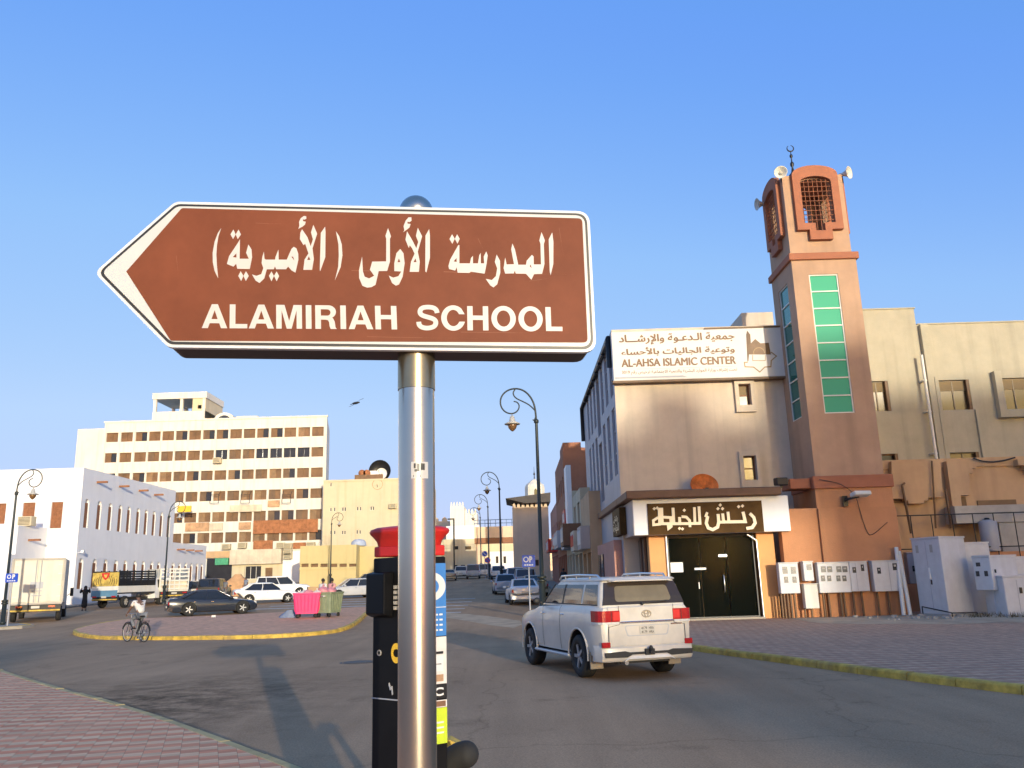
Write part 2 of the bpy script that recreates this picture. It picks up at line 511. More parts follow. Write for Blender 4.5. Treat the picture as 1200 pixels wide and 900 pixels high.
YB = [-60, -20, 0, 34, 60, 90, 120, 150, 170]
def sheet(name, xl, xr, ys, dz, m, kind='structure'):
    b = MB()
    for a, c in zip(ys, ys[1:]):
        b.quad((xl, a, gz(a) + dz), (xr, a, gz(a) + dz), (xr, c, gz(c) + dz), (xl, c, gz(c) + dz))
    return tag(b.build(name, m), kind=kind)
sheet('ground', -2500, 2500, [-2500] + YB + [5000], 0.0, M['ground_dust'])
sheet('road', -110, 40, YB + [320], .004, M['asphalt'])

def slab(name, poly, h, m, side=None):
    """raised paving: flat polygon following the ground"""
    b = MB()
    loops = [Vector((x, y, 0)) for x, y in poly]
    tris = tessellate_polygon([loops])
    top = [(x, y, gz(y) + h) for x, y in poly]
    b.add(top, [tuple(t) for t in tris])
    n = len(poly)
    b.add(top + [(x, y, gz(y) - .05) for x, y in poly], [(i, (i + 1) % n, n + (i + 1) % n, n + i) for i in range(n)])
    return tag(b.build(name, m), kind='structure')

def kerb(name, path, w, h, m, inward=1):
    """kerb stones swept along the path; w to the left of the path when inward = 1"""
    b = MB(); pts = [Vector(p) for p in path]; rings = []
    # resample into stones about 0.9 m long, with a joint between them
    fine = [pts[0]]
    for a, c in zip(pts, pts[1:]):
        k = max(1, int((c - a).length / .09))
        fine += [a + (c - a) * (j / k) for j in range(1, k + 1)]
    pts, run, last = [], 0.0, fine[0]
    for p in fine:
        run += (p - last).length; last = p
        if not pts or run >= .30: pts.append(p); run = 0.0
    rk = random.Random(len(pts))
    for i, p in enumerate(pts):
        t = (pts[min(i + 1, len(pts) - 1)] - pts[max(i - 1, 0)]).normalized()
        nn = Vector((-t.y, t.x)) * inward * w
        z = gz(p.y)
        q = p + nn
        rings.append([(p.x, p.y, z - .03), (p.x + nn.x * .06, p.y + nn.y * .06, z + h - .025), (p.x + nn.x * .22, p.y + nn.y * .22, z + h), (q.x, q.y, z + h), (q.x, q.y, z - .03)])
    for i in range(0, len(rings) - 1, 3):
        st = [[Vector(v) for v in r] for r in rings[i:i + 4]]
        if len(st) < 2: continue
        dz = rk.uniform(-.008, .006)
        d0 = (st[1][0] - st[0][0]).normalized() * .008; d1 = (st[-1][0] - st[-2][0]).normalized() * .008
        st[0] = [v + d0 for v in st[0]]; st[-1] = [v - d1 for v in st[-1]]
        b.loft([[(v.x, v.y, v.z + dz) for v in r] for r in st], smooth=False)
    return tag(b.build(name, m, bevel=.012), kind='structure')

def dens(path, step=.8, n=2):
    c = chaikin(path, n); out = [c[0]]
    for p in c[1:]:
        if (p - out[-1]).length > step * .5: out.append(p)
    return out

def rounded_poly(pts):
    rr = random.Random(int(pts[0][0] * 10)); out = []
    for i in range(len(pts)):
        a, c = Vector(pts[i]), Vector(pts[(i + 1) % len(pts)])
        for k in range(8): q = a + (c - a) * (k / 8); out.append((q.x + rr.uniform(-.04, .04), q.y + rr.uniform(-.04, .04)))
    return out
def off(path, d):
    out = []
    for i, p in enumerate(path):
        t = (path[min(i + 1, len(path) - 1)] - path[max(i - 1, 0)]).normalized()
        out.append((p.x - t.y * d, p.y + t.x * d))
    return out
# the pavement the camera and the road sign stand on
KA = dens([(-40, 50), (-26, 36), (-19, 28.6), (-13.1, 21.7), (-9.2, 17.2), (-5.8, 13.6), (-2.6, 9.6), (-.9, 7.4), (1.0, 5.9), (3.6, 4.6), (7.5, 3.2), (16, 1.6), (34, -1)])
KA = [p for p in KA if p.y < 33.5]
slab('pavement', off(KA, -.08) + [(34, -25), (-60, -25), (-60, 33.5)], .125, M['pav_red'])
kerb('kerb', KA, .16, .132, M['kerb_faded'], -1)
b = MB()
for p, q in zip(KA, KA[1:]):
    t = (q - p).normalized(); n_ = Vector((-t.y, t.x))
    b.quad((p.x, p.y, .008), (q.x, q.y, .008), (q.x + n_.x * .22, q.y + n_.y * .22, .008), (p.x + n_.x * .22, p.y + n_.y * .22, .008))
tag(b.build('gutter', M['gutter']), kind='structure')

# traffic island
KI = dens([(-20.6, 45.2), (-20.7, 43), (-20.6, 41.0), (-19.8, 37.8), (-17.2, 34.4), (-14, 32.7), (-10.5, 31.7), (-8.2, 31.9), (-7.0, 34), (-7.1, 38), (-7.9, 45), (-8.4, 50)])
back = [(-8.4, 50), (-9, 50.5), (-12, 47.8), (-15, 46.2), (-18, 45.4), (-20.6, 45.2)]
slab('traffic_island', off(KI, .08) + back[1:-1], .145, M['pav_pink'])
kerb('kerb', KI, .17, .152, M['kerb_yellow'], 1)
b = MB(); b.quad((-14.6, 35.2, .16), (-11.7, 34.9, .16), (-11.4, 35.7, .16), (-14.2, 36.1, .16))
tag(b.build('paving_patch', M['sand']), kind='structure')
b = MB()
for yy_ in (44.5, 47.6, 51, 55, 59.5):
    b.quad((-7.0 - .0 * yy_, yy_, gz(yy_) + .01), (-3.0, yy_, gz(yy_) + .01), (-3.0, yy_ + .55, gz(yy_ + .55) + .01), (-7.2, yy_ + .55, gz(yy_ + .55) + .01))
    b.quad((-16.5, yy_ + 9, gz(yy_ + 9) + .01), (-8.6, yy_ + 9, gz(yy_ + 9) + .01), (-8.6, yy_ + 9.6, gz(yy_ + 9.6) + .01), (-16.5, yy_ + 9.6, gz(yy_ + 9.6) + .01))
tag(b.build('road_marking', M['road_paint']), kind='structure')

# right-hand pavement in front of the shop and the minaret
KR = dens([(40, -3), (22, 2), (12, 7.5), (8.6, 11.3), (7.5, 13.3), (6.3, 16.3), (5.35, 19.2), (4.4, 21.8), (3.0, 26.5), (1.4, 32), (.35, 35.8), (.45, 37.4), (1.3, 38.8), (2.4, 41), (2.7, 45)])
KO = off(KR, -.1)
iq = max(i for i, p in enumerate(KO) if p[1] < 34); (xa_, ya_), (xb_, yb_) = KO[iq], KO[iq + 1]
xq = xa_ + (xb_ - xa_) * (34 - ya_) / (yb_ - ya_)
slab('pavement', KO[:iq + 1] + [(xq, 34), (60, 34), (60, -3)], .13, M['pav_lilac'])
slab('pavement', [(xq, 34)] + KO[iq + 1:] + [(2.7, 47), (60, 47), (60, 34)], .13, M['pav_lilac'])
kerb('kerb', KR, .2, .14, M['kerb_yellow'], -1)
b = MB()
sp = [(10.2, 29.2), (11.2, 28.2), (12.6, 27.6), (13.6, 26.8), (15, 27.1), (16.4, 26.2), (18, 26.0), (19.5, 26.8), (22, 25.8), (30, 25.5), (30, 33.2), (10.2, 33.2)]
b.add([(x, y, .137) for x, y in sp], [tuple(t) for t in tessellate_polygon([[Vector((x, y, 0)) for x, y in sp]])])
tag(b.build('sand', M['sand']), kind='structure')
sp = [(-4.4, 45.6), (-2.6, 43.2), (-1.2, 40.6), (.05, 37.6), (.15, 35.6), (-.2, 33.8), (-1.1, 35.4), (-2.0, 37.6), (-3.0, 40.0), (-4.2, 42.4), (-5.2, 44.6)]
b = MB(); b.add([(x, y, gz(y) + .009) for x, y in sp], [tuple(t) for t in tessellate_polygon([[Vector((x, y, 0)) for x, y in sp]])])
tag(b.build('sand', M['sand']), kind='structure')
mm('cast_iron', (.09, .08, .07), .6, metal=.4, var=.3, scale=8)
b = MB(); b.lathe([(.02, .012), (.36, .012), (.36, .004)], (-4.0, 21.5, 0), 28); b.lathe([(.40, .010), (.46, .010)], (-4.0, 21.5, 0), 28, caps=False)
tag(b.build('manhole_cover', M['cast_iron']), kind='structure')
# narrow footway along the shops, and the kerbed strip that carries the street lamps
def strip(name, rows, h, m):
    b = MB()
    for (y0, a0, b0), (y1, a1, b1) in zip(rows, rows[1:]):
        n = 3
        for k in range(n):
            f0, f1 = k / n, (k + 1) / n
            L = lambda u, v, f: u + (v - u) * f
            ya, yb = L(y0, y1, f0), L(y0, y1, f1)
            A, B_, C_, D = (L(a0, a1, f0), ya, gz(ya) + h), (L(b0, b1, f0), ya, gz(ya) + h), (L(b0, b1, f1), yb, gz(yb) + h), (L(a0, a1, f1), yb, gz(yb) + h)
            b.quad(A, B_, C_, D)
            dn = lambda p: (p[0], p[1], p[2] - h - .05)
            b.quad(A, D, dn(D), dn(A)); b.quad(B_, dn(B_), dn(C_), C_)
            if k == 0: b.quad(A, dn(A), dn(B_), B_)
    return tag(b.build(name, m), kind='structure')
strip('pavement', [(47.2, 2.7, 9), (60, 2.9, 9), (94, 2.6, 9)], .13, M['kerb_grey'])
strip('kerb_strip', [(62, -.5, .2), (73, -1.05, -.3), (110, -3.2, -2.3), (140, -5.6, -4.6), (168, -7.4, -6.6)], .14, M['kerb_grey'])
# left corner pavement below the lamp, footway along the white building
slab('pavement', [(-60, 41), (-25.2, 41.2), (-24.2, 41.9), (-24.2, 43), (-25.5, 44.2), (-60, 44.2)], .13, M['kerb_grey'])
kerb('kerb', dens([(-60, 41), (-27, 41.1), (-25.2, 41.2), (-24.2, 41.9), (-24.2, 43), (-25.5, 44.2)], .5), .18, .137, M['kerb_yellow'], 1)
strip('pavement', [(60, -60, -33.2), (66, -60, -33.2), (96, -60, -33.2)], .14, M['kerb_grey'])

# ---------------------------------------------------------------- buildings
def wall(mb, fn, u0, u1, v0, v1, rects, depth, mi=0, rmi=None):
    """wall sheet with rectangular openings and their reveals; fn(u, v, inward)"""
    us = sorted(set([u0, u1] + [x for r in rects for x in (r[0], r[2]) if u0 < x < u1]))
    vs = sorted(set([v0, v1] + [x for r in rects for x in (r[1], r[3]) if v0 < x < v1]))
    for a, c in zip(us, us[1:]):
        for d, e in zip(vs, vs[1:]):
            m_, n_ = (a + c) / 2, (d + e) / 2
            if any(r[0] < m_ < r[2] and r[1] < n_ < r[3] for r in rects): continue
            mb.quad(fn(a, d, 0), fn(c, d, 0), fn(c, e, 0), fn(a, e, 0), mi)
    rm = mi if rmi is None else rmi
    for a, d, c, e in rects:
        for (p, q) in (((a, d), (c, d)), ((c, d), (c, e)), ((c, e), (a, e)), ((a, e), (a, d))):
            mb.quad(fn(p[0], p[1], 0), fn(q[0], q[1], 0), fn(q[0], q[1], depth), fn(p[0], p[1], depth), rm)

def fy(Y): return lambda u, v, d: (u, Y + d, v)           # front wall facing the camera
def fx(X): return lambda u, v, d: (X - d, u, v)           # side wall facing +x
def fxl(X): return lambda u, v, d: (X + d, u, v)          # side wall facing -x

def shell(mb, x0, x1, y0, y1, z0, z1, skip='', mi=0):
    """the plain faces of a block"""
    if 'f' not in skip: mb.quad((x0, y0, z0), (x1, y0, z0), (x1, y0, z1), (x0, y0, z1), mi)
    if 'b' not in skip: mb.quad((x0, y1, z0), (x1, y1, z0), (x1, y1, z1), (x0, y1, z1), mi)
    if 'l' not in skip: mb.quad((x0, y0, z0), (x0, y1, z0), (x0, y1, z1), (x0, y0, z1), mi)
    if 'r' not in skip: mb.quad((x1, y0, z0), (x1, y1, z0), (x1, y1, z1), (x1, y0, z1), mi)
    if 't' not in skip: mb.quad((x0, y0, z1), (x1, y0, z1), (x1, y1, z1), (x0, y1, z1), mi)

def parapet(mb, x0, x1, y0, y1, z, h=.5, t=.25, mi=0):
    mb.box(x0, x1, y0, y0 + t, z, z + h, mi); mb.box(x0, x1, y1 - t, y1, z, z + h, mi)
    mb.box(x0, x0 + t, y0 + t, y1 - t, z, z + h, mi); mb.box(x1 - t, x1, y0 + t, y1 - t, z, z + h, mi)

def bld(name, label, cat='building', loc=(0, 0, 0), group=None):
    return empty(name, loc, label, cat, group)

def pane(par, fn, r, d, frame=M['frame_white'], glass=M['win_dark'], fw=.05, mull=(1, 1), name='window'):
    """window = frame with mullions, its pane a sub-part"""
    a, c, e, g = r
    m = MB()
    for (u0, v0, u1, v1) in [(a, c, e, c + fw), (a, g - fw, e, g), (a, c + fw, a + fw, g - fw), (e - fw, c + fw, e, g - fw)] + \
        [(a + (e - a) * k / mull[0] - fw / 2, c + fw, a + (e - a) * k / mull[0] + fw / 2, g - fw) for k in range(1, mull[0])]:
        m.prism([(u0, v0), (u1, v0), (u1, v1), (u0, v1)], fn, d - .04, d)
    for k in range(1, mull[1]):
        v = c + (g - c) * k / mull[1]
        m.prism([(a + fw, v - fw / 2), (e - fw, v - fw / 2), (e - fw, v + fw / 2), (a + fw, v + fw / 2)], fn, d - .038, d)
    f = m.build(name, frame, par, world=True)
    g_ = MB(); g_.quad(fn(a, c, d + .004), fn(e, c, d + .004), fn(e, g, d + .004), fn(a, g, d + .004))
    g_.build('pane', glass, f, world=True)
    return f

def rect(px0, py0, px1, py1, Y):
    a = P((px0 + px1) / 2, py1, Y); c = P((px0 + px1) / 2, py0, Y)
    l = P(px0, (py0 + py1) / 2, Y); r = P(px1, (py0 + py1) / 2, Y)
    return (l.x, a.z, r.x, c.z)

def ac_unit(x, y, z, par=None, label=None, s=1.0, group='air conditioners on the old facade'):
    t = empty('air_conditioner', (x, y, z), label or 'small boxy air conditioner bolted to the old facade', 'air conditioner', group)
    m = MB(); m.box(-.4 * s, .4 * s, -.55 * s, 0, 0, .55 * s); m.build('casing', M['old_cream'], t, bevel=.02)
    m = MB()
    for k in range(6): m.box(-.33 * s, .33 * s, -.565 * s, -.555 * s, (.07 + .075 * k) * s, (.1 + .075 * k) * s)
    m.build('grille', M['black_metal'], t)
    return t

# ---- seven-storey office block
Yb = 115.0
t = bld('office_block', 'tall off-white office block with seven rows of brown windows and a rooftop pavilion', loc=(-42, Yb, gz(Yb)))
z0 = gz(Yb)
cols = [P(80 + x / 3.75, 510, Yb).x for x in (168, 232, 296, 355, 413, 473, 531, 592, 651, 711, 770, 829, 890, 949, 1010, 1070)]
wx = (P(80 + 1119 / 3.75, 505, Yb).x - P(80 + 1070 / 3.75, 505, Yb).x) * 1.06
mm('shutter_pale', (.22, .135, .07), .55, var=.3, scale=1.3)
mm('shutter_dull', (.13, .08, .045), .5, var=.3, scale=1.3)
rowz = [(P(372, 450 + y1 / 3.75, Yb).z, P(372, 450 + y0 / 3.75, Yb).z) for y0, y1 in ((188, 229), (277, 319), (367, 409), (458, 501), (550, 593), (640, 685))]
XL, XR = cols[0] - .35, cols[-1] + wx + .45
ZT = 24.75
rects = [(c, a, c + wx, b_) for (a, b_) in rowz for c in cols]
w = MB(); fn = fy(Yb)
wall(w, fn, XL, XR, z0 - .3, ZT, rects, .28)
BK = 2.3      # the right-hand wall runs back at an angle
for (xa, ya), (xb, yb) in (((XR, Yb), (XR - BK, Yb + 12)), ((XR - BK, Yb + 12), (XL, Yb + 12)), ((XL, Yb + 12), (XL, Yb))):
    w.quad((xa, ya, z0 - .3), (xb, yb, z0 - .3), (xb, yb, ZT), (xa, ya, ZT))
w.quad((XL, Yb + .01, ZT - .4), (XR - .01, Yb + .01, ZT - .4), (XR - BK, Yb + 11.99, ZT - .4), (XL, Yb + 11.99, ZT - .4))
w.box(XL - .1, XR + .1, Yb - .12, Yb + .3, ZT, ZT + .22)
for c in cols:
    w.box(c - .2, c - .08, Yb - .09, Yb - .003, 5.6, ZT)
w.box(XR - .22, XR - .02, Yb - .1, Yb - .003, 5.6, ZT)
w.build('wall', M['old_white'], t, world=True)
for ri, (a, b_) in enumerate(rowz):
    for ci, c in enumerate(cols):
        if ri >= 2 and ci < (2, 5, 6, 6)[min(ri - 2, 3)] - 1: continue
        dark = (ri == 1 and ci in (8, 11, 12, 14)) or (ri == 1 and ci == 13)
        m = MB(); hw = wx / 2
        open_ = random.random() < .14
        m.quad(fn(c, a, .2), fn(c + hw, a, .2), fn(c + hw, b_, .2), fn(c, b_, .2))
        m.quad(fn(c + hw, a, .24), fn(c + wx, a, .24), fn(c + wx, b_, .24), fn(c + hw, b_, .24), 1)
        m.box(c, c + wx, Yb + .15, Yb + .19, b_ - .09, b_ - .03); m.box(c, c + wx, Yb + .15, Yb + .19, a + .02, a + .08)
        m.box(c + hw - .03, c + hw + .03, Yb + .14, Yb + .19, a + .08, b_ - .09)
        m.build('window', [M['win_dark'] if dark else M[random.choice(('shutter', 'shutter', 'shutter_pale', 'shutter_dull'))], M['win_dark'] if (dark or open_) else M['shutter']], t, world=True)
# annex on the left, rooftop pavilion
w = MB(); w.box(P(91.5, 502, Yb + 2).x, XL - .02, Yb + 2, Yb + 14, z0, P(92, 503, Yb + 2).z); w.build('annex', M['old_white'], t, world=True)
q = lambda x, y: P(80 + x / 3.75, 450 + y / 3.75, Yb + 2)
pv = MB()
px0, px1, px2 = q(372, 100).x, q(600, 100).x, q(670, 100).x
zb, zr0, zr1 = q(480, 150).z, q(480, 65).z, q(480, 38).z
zp = q(480, 120).z
Y0, Y1 = Yb + 2, Yb + 9
pv.box(px0 - .1, px1 + .25, Y0 - .15, Y1, zr0, zr1)
pv.box(px0, px1, Y0, Y1, ZT - .3, zb)
pv.box(px0, px1, Y0, Y0 + .25, zb, zp); pv.box(px0, px0 + .25, Y0 + .25, Y1, zb, zp)
for x in (px0 + .05, q(490, 100).x, px1 - .35): pv.box(x, x + .4, Y0 + .02, Y0 + .4, zp, zr0)
pv.box(px0 + .05, px0 + .4, Y1 - .5, Y1 - .1, zp, zr0); pv.box(q(430, 100).x, q(430, 100).x + .5, Y1 - .5, Y1 - .1, zp, zr0)
r_ = rect(80 + 568 / 3.75, 450 + 92 / 3.75, 80 + 585 / 3.75, 450 + 108 / 3.75, Y0)
pv.build('rooftop_pavilion', M['old_white'], t, world=True)
pv = MB()
xa = q(545, 100).x
wall(pv, fy(Y0 + .05), xa, px1 - .36, zp, zr0, [r_], .2)
shell(pv, xa, px1 + .1, Y0 + .05, Y1, zp, zr0, 'f')
pv.build('stair_room', M['old_cream'], t, world=True)
pv = MB(); pv.box(xa - 2.2, xa - .02, Y1 - 1.5, Y1 - 1.3, zp, zr0); pv.build('dark_opening', M['dark_roof'], t, world=True)
pv = MB()
ca = q(695, 150)
for k in range(10):
    a0, a1 = math.pi * k / 10, math.pi * (k + 1) / 10
    pv.prism([(ca.x + 1.5 * math.cos(a0), ZT + 1.25 * math.sin(a0)), (ca.x + 1.5 * math.cos(a1), ZT + 1.25 * math.sin(a1)), (ca.x + 1.0 * math.cos(a1), ZT + .85 * math.sin(a1)), (ca.x + 1.0 * math.cos(a0), ZT + .85 * math.sin(a0))], fy(Y0 - 1), 0, 2.2)
pv.box(ca.x + 1.6, ca.x + 4.6, Y0 - .5, Y0 + 3, ZT, ZT + .75)
pv.build('roof_vault', M['old_white'], t, world=True)
# sign bands and shop fronts at its foot
def band(par, name, x0, y0, x1, y1, m, proud=.25, Y=Yb, lift=.1):
    a, c, e, g = rect(80 + x0 / 3.75, 450 + y0 / 3.75, 80 + x1 / 3.75, 450 + y1 / 3.75, Y)
    b = MB(); b.box(a, e, Y - proud, Y - lift, c, g)
    return b.build(name, m, par, world=True)
mm('peeled', (.46, .28, .16), .85, var=.4, scale=1.2, bump=.3)
mm('faded_board', (.58, .50, .38), .8, var=.2, scale=.8, streak=.4)
for x0, y0, x1, y1, m in ((815, 597, 1098, 655, 'rust'), (517, 610, 620, 647, 'peeled'), (622, 612, 680, 643, 'faded_board'), (752, 608, 803, 640, 'peeled'), (712, 532, 850, 562, 'faded_board'), (880, 512, 930, 540, 'peeled'), (815, 688, 900, 730, 'rust'), (990, 697, 1045, 724, 'rust'), (608, 735, 722, 764, 'ochre')):
    band(t, 'signboard', x0, y0, x1, y1, M[m])
band(t, 'shop_fascia', 722, 728, 946, 792, M['faded_board'], 1.2)
a, c, e, g = rect(80 + 725 / 3.75, 450 + 792 / 3.75, 80 + 946 / 3.75, 692, Yb)
w = MB()
op = rect(80 + 780 / 3.75, 450 + 800 / 3.75, 80 + 852 / 3.75, 688, Yb); dr = rect(80 + 870 / 3.75, 450 + 808 / 3.75, 80 + 902 / 3.75, 690, Yb)
op = (op[0], z0 + .9, op[2], op[3]); dr = (dr[0], z0 + .02, dr[2], dr[3])
wall(w, fy(Yb - .6), a, e, z0 - .3, g - .03, [op, dr], .35)
w.build('shop_front', M['old_cream'], t, world=True)
pane(t, fy(Yb - .6), op, .3, name='shop_window', mull=(3, 1))
m = MB(); m.box(dr[0], dr[2], Yb - .35, Yb - .3, dr[1], dr[3]); m.build('door', M['shutter'], t, world=True)
a, c, e, g = rect(80 + 612 / 3.75, 450 + 766 / 3.75, 80 + 722 / 3.75, 692, Yb)
m = MB(); m.box(a, e, Yb - .5, Yb - .4, z0, g); m.build('shop_window', M['win_dark'], t, world=True)
m = MB(); r_ = rect(80 + 655 / 3.75, 450 + 766 / 3.75, 80 + 712 / 3.75, 450 + 795 / 3.75, Yb); m.box(r_[0], r_[2], Yb - .9, Yb - .6, r_[1], r_[3])
mm('green_sign', (.06, .30, .16), .5, var=.3, scale=4)
m.build('signboard', M['green_sign'], t, world=True)
band(t, 'plaster_wall', 948, 735, 1022, 872, M['white_wall'], .7, lift=.35)
r_ = rect(80 + 482 / 3.75, 450 + 536 / 3.75, 80 + 540 / 3.75, 450 + 563 / 3.75, Yb - 3)
s_ = empty('projecting_sign', (r_[0], Yb - 3, r_[1]), 'yellow signboard sticking out from the old office block', 'sign')
m = MB(); m.box(r_[0], r_[2], Yb - 3.1, Yb - 2.9, r_[1], r_[3]); m.build('board', M['yellow'], s_, world=True)
m = MB(); m.box(r_[0] + .2, r_[0] + .3, Yb - 2.9, Yb - .1, r_[1] + .2, r_[1] + .3); m.build('bracket', M['black_metal'], s_, world=True)
for x, y, lab_ in ((660, 350, 'air conditioner under the single dark window, high on the office block'), (700, 728, 'air conditioner above the green shop sign, left of its pair'), (770, 722, 'air conditioner above the left end of the pale shop fascia'), (938, 722, 'air conditioner above the right end of the pale shop fascia'), (970, 724, 'air conditioner left of the rust-brown board low on the office block'), (975, 770, 'lower air conditioner on the small white plaster wall'), (975, 752, 'upper air conditioner on the small white plaster wall'), (1070, 720, 'air conditioner at the bottom right corner of the office block')):
    p = P(80 + x / 3.75, 450 + y / 3.75, Yb)
    ac_unit(p.x, Yb - (.72 if y > 740 else .12), p.z, s=1.35, label=lab_)
for x in (650, 785, 965):
    a = P(80 + (x - 18) / 3.75, 450 + 490 / 3.75, Yb); c_ = P(80 + (x + 18) / 3.75, 450 + 525 / 3.75, Yb)
    m = MB()
    for X in (a.x, c_.x): m.tube([(X, Yb - .1, a.z + .6), (X, Yb - .75, a.z), (X, Yb - .75, c_.z)], .035, 5)
    m.tube([(a.x, Yb - .75, c_.z), (c_.x, Yb - .75, c_.z)], .035, 5); m.tube([(a.x, Yb - .75, a.z), (c_.x, Yb - .75, a.z)], .035, 5)
    m.build('bracket_frame', M['black_metal'], t, world=True)

# ---- cream building with rooftop signs, yellow shop block in front of it
Yc = 112.0; zc = gz(Yc)
t = bld('cream_building', 'cream low-rise building with small windows, rooftop signs and dishes', loc=(-20, Yc, zc))
k5 = lambda x, y, Y=Yc: P(370 + x / 5, 530 + y / 5, Y)
xa, xb, zt = k5(45, 170).x + .02, -12.0, k5(150, 172).z
win = []
for x, y in ((88, 335), (110, 335), (158, 333), (172, 333), (245, 330), (262, 330), (324, 328), (338, 328), (88, 470), (110, 470), (157, 470), (170, 470), (242, 467), (259, 467), (88, 190)):
    a = k5(x - 6, y + 13); c_ = k5(x + 6, y - 13); win.append((a.x, a.z, c_.x, c_.z))
w = MB(); wall(w, fy(Yc), xa, xb, zc - .3, zt, win, .2); shell(w, xa, xb, Yc, Yc + 14, zc - .3, zt, 'f')
w.box(xa, xb, Yc - .1, Yc + .2, zt, zt + .25)
w.build('wall', M['old_cream'], t, world=True)
for r_ in win: pane(t, fy(Yc), r_, .15, fw=.06, frame=M['old_white'])
r_ = (k5(230, 0).x, zt + .0, k5(392, 0).x, 0)
w = MB(); w.box(k5(225, 170).x, k5(390, 170).x, Yc + .3, Yc + 4, zt + .02, k5(300, 168).z + .9); w.build('roof_shed', M['shutter'], t, world=True)
w = MB(); w.box(k5(355, 170).x, k5(430, 170).x, Yc + 3, Yc + 7, zt, k5(400, 150).z); w.build('roof_room', M['old_cream'], t, world=True)
w = MB(); w.box(k5(262, 0).x, k5(350, 0).x, Yc + .8, Yc + 1, k5(300, 160).z, k5(300, 105).z); w.build('signboard', M['white_paint'], t, world=True)
for x in (267, 296):
    p = k5(x, 120); w = MB(); w.lathe([(.01, -.1), (.48, -.1), (.48, .1), (.01, .1)], (p.x, Yc + .5, p.z), 18, axis='Y'); w.build('round_sign', M['rust'], t, world=True)
for i, (x, y, rr, col) in enumerate(((370, 105, 1.5, 'black_metal'), (382, 122, .75, 'white_paint'), (362, 188, .7, 'rust'))):
    p = k5(x, y); d = empty('satellite_dish', (p.x, Yc + 1.2 - i * .5, p.z), ('large black satellite dish on the cream building roof', 'small white satellite dish in front of the large black one', 'rusty brown satellite dish at the cream roof edge')[i], 'satellite dish')
    m = MB(); m.lathe([(rr, -.35 * rr), (rr * .8, -.12 * rr), (rr * .45, .02), (.02, .08 * rr), (.02, .12 * rr), (rr * .45, .06), (rr * .8, -.06 * rr), (rr, -.30 * rr)], (0, 0, 0), 24, axis='Y', caps=False); m.build('reflector', M[col], d)
    m = MB(); m.tube([(0, .1, 0), (0, .5, -.2), (0, .5, -p.z + zt + .05)], .06, 6); m.build('mast', M['black_metal'], d)
    m = MB(); m.tube([(0, 0, -rr * .8), (0, -rr * .9, 0)], .03, 5); m.build('feed_arm', M['black_metal'], d)
p = k5(455, 330); ac_unit(p.x, Yc - .02, p.z, label='rusty air conditioner high on the cream building wall', s=1.2, group=None)
mm('side_blue', (.40, .45, .55), .6, var=.1)
Yy = 100.0; zy = gz(Yy)
t = bld('yellow_block', 'low yellow shop block in front of the cream building', loc=(-21, Yy, zy))
a, c_ = P(352, 640, Yy), P(417, 690, Yy)
band_r = [rect(353 + k * 11.2, 660.5, 361.5 + k * 11.2, 664.5, Yy) for k in range(6)]
w = MB(); wall(w, fy(Yy), a.x, c_.x, zy - .2, a.z, band_r, .4); shell(w, a.x, c_.x, Yy, Yy + 8, zy - .2, a.z, 'f')
w.box(a.x - .05, c_.x + .05, Yy - .12, Yy - .003, band_r[0][1] - .35, band_r[0][1] - .12)
w.build('wall', M['yellow_wall'], t, world=True)
w = MB()
for r_ in band_r: w.quad((r_[0], Yy + .4, r_[1]), (r_[2], Yy + .4, r_[1]), (r_[2], Yy + .4, r_[3]), (r_[0], Yy + .4, r_[3]))
w.build('grille', M['shutter'], t, world=True)
w = MB(); d_ = P(440, 640, Yy + 2); w.box(c_.x + .02, -14.5, Yy + 2, Yy + 9, zy - .2, d_.z); w.build('side_wing', M['yellow_wall'], t, world=True)
w = MB(); p = P(413, 644, Yy); w.lathe([(.95, 0), (.9, .45), (.6, .75), (.02, .85)], (p.x, Yy + 4, a.z), 20); w.build('awning_dome', M['side_blue'], t, world=True)

# ---- white building with arched slits
Yw, Xw = 66.0, -34.45; zw = gz(Yw)
t = bld('white_building', 'white plastered two-storey building with rows of narrow arched windows', loc=(-40, Yw, zw))
def yon(px, py, X=Xw):
    r = ray(px, py); return r.y * X / r.x
zt = P(97, 548, Yw).z
c2 = lambda x, y: (80 + x / 3.75, 450 + y / 3.75)
up = [yon(*c2(x, 560)) for x in (80, 135, 184, 228, 267, 308, 344, 379, 412, 444)]
lo = [yon(*c2(x, 800)) for x in (55, 115, 163, 208, 250, 292, 329, 366, 397, 429, 460, 489, 516, 541, 566, 588)]
Ye = yon(206, 580); Yf = yon(242, 640)
zl = 6.3
fr = [rect(59.3, 588.3, 72.8, 619, Yw), rect(26, 589, 40.4, 615.6, Yw), rect(-8, 590, 6.4, 614, Yw), rect(-45, 591, -30, 614, Yw)]
w = MB()
wall(w, fy(Yw), -62, Xw, zw - .2, zt, fr, .25)
NI = .34     # half width of a niche
def niches(ys, za, zb_): return [(y - NI, za, y + NI, zb_) for y in ys]
nu, nl = niches(up, 6.75, 9.05), niches([y for y in lo if y < Ye - .5], 2.0, 4.35)
wall(w, fx(Xw), Yw, Ye, zw - .2, zt, nu + nl, .22)
n2 = niches([y for y in lo if y > Ye + .4], 2.0, 4.35)
wall(w, fx(Xw), Ye, Yf, zw - .2, zl, n2, .22)
shell(w, -62, Xw, Yw, Ye, zw - .2, zt, 'frt'); w.box(-62, Xw - .3, Yw + .3, Ye - .3, zt - .6, zt - .5)
shell(w, -62, Xw, Ye, Yf, zw - .2, zl, 'frl')
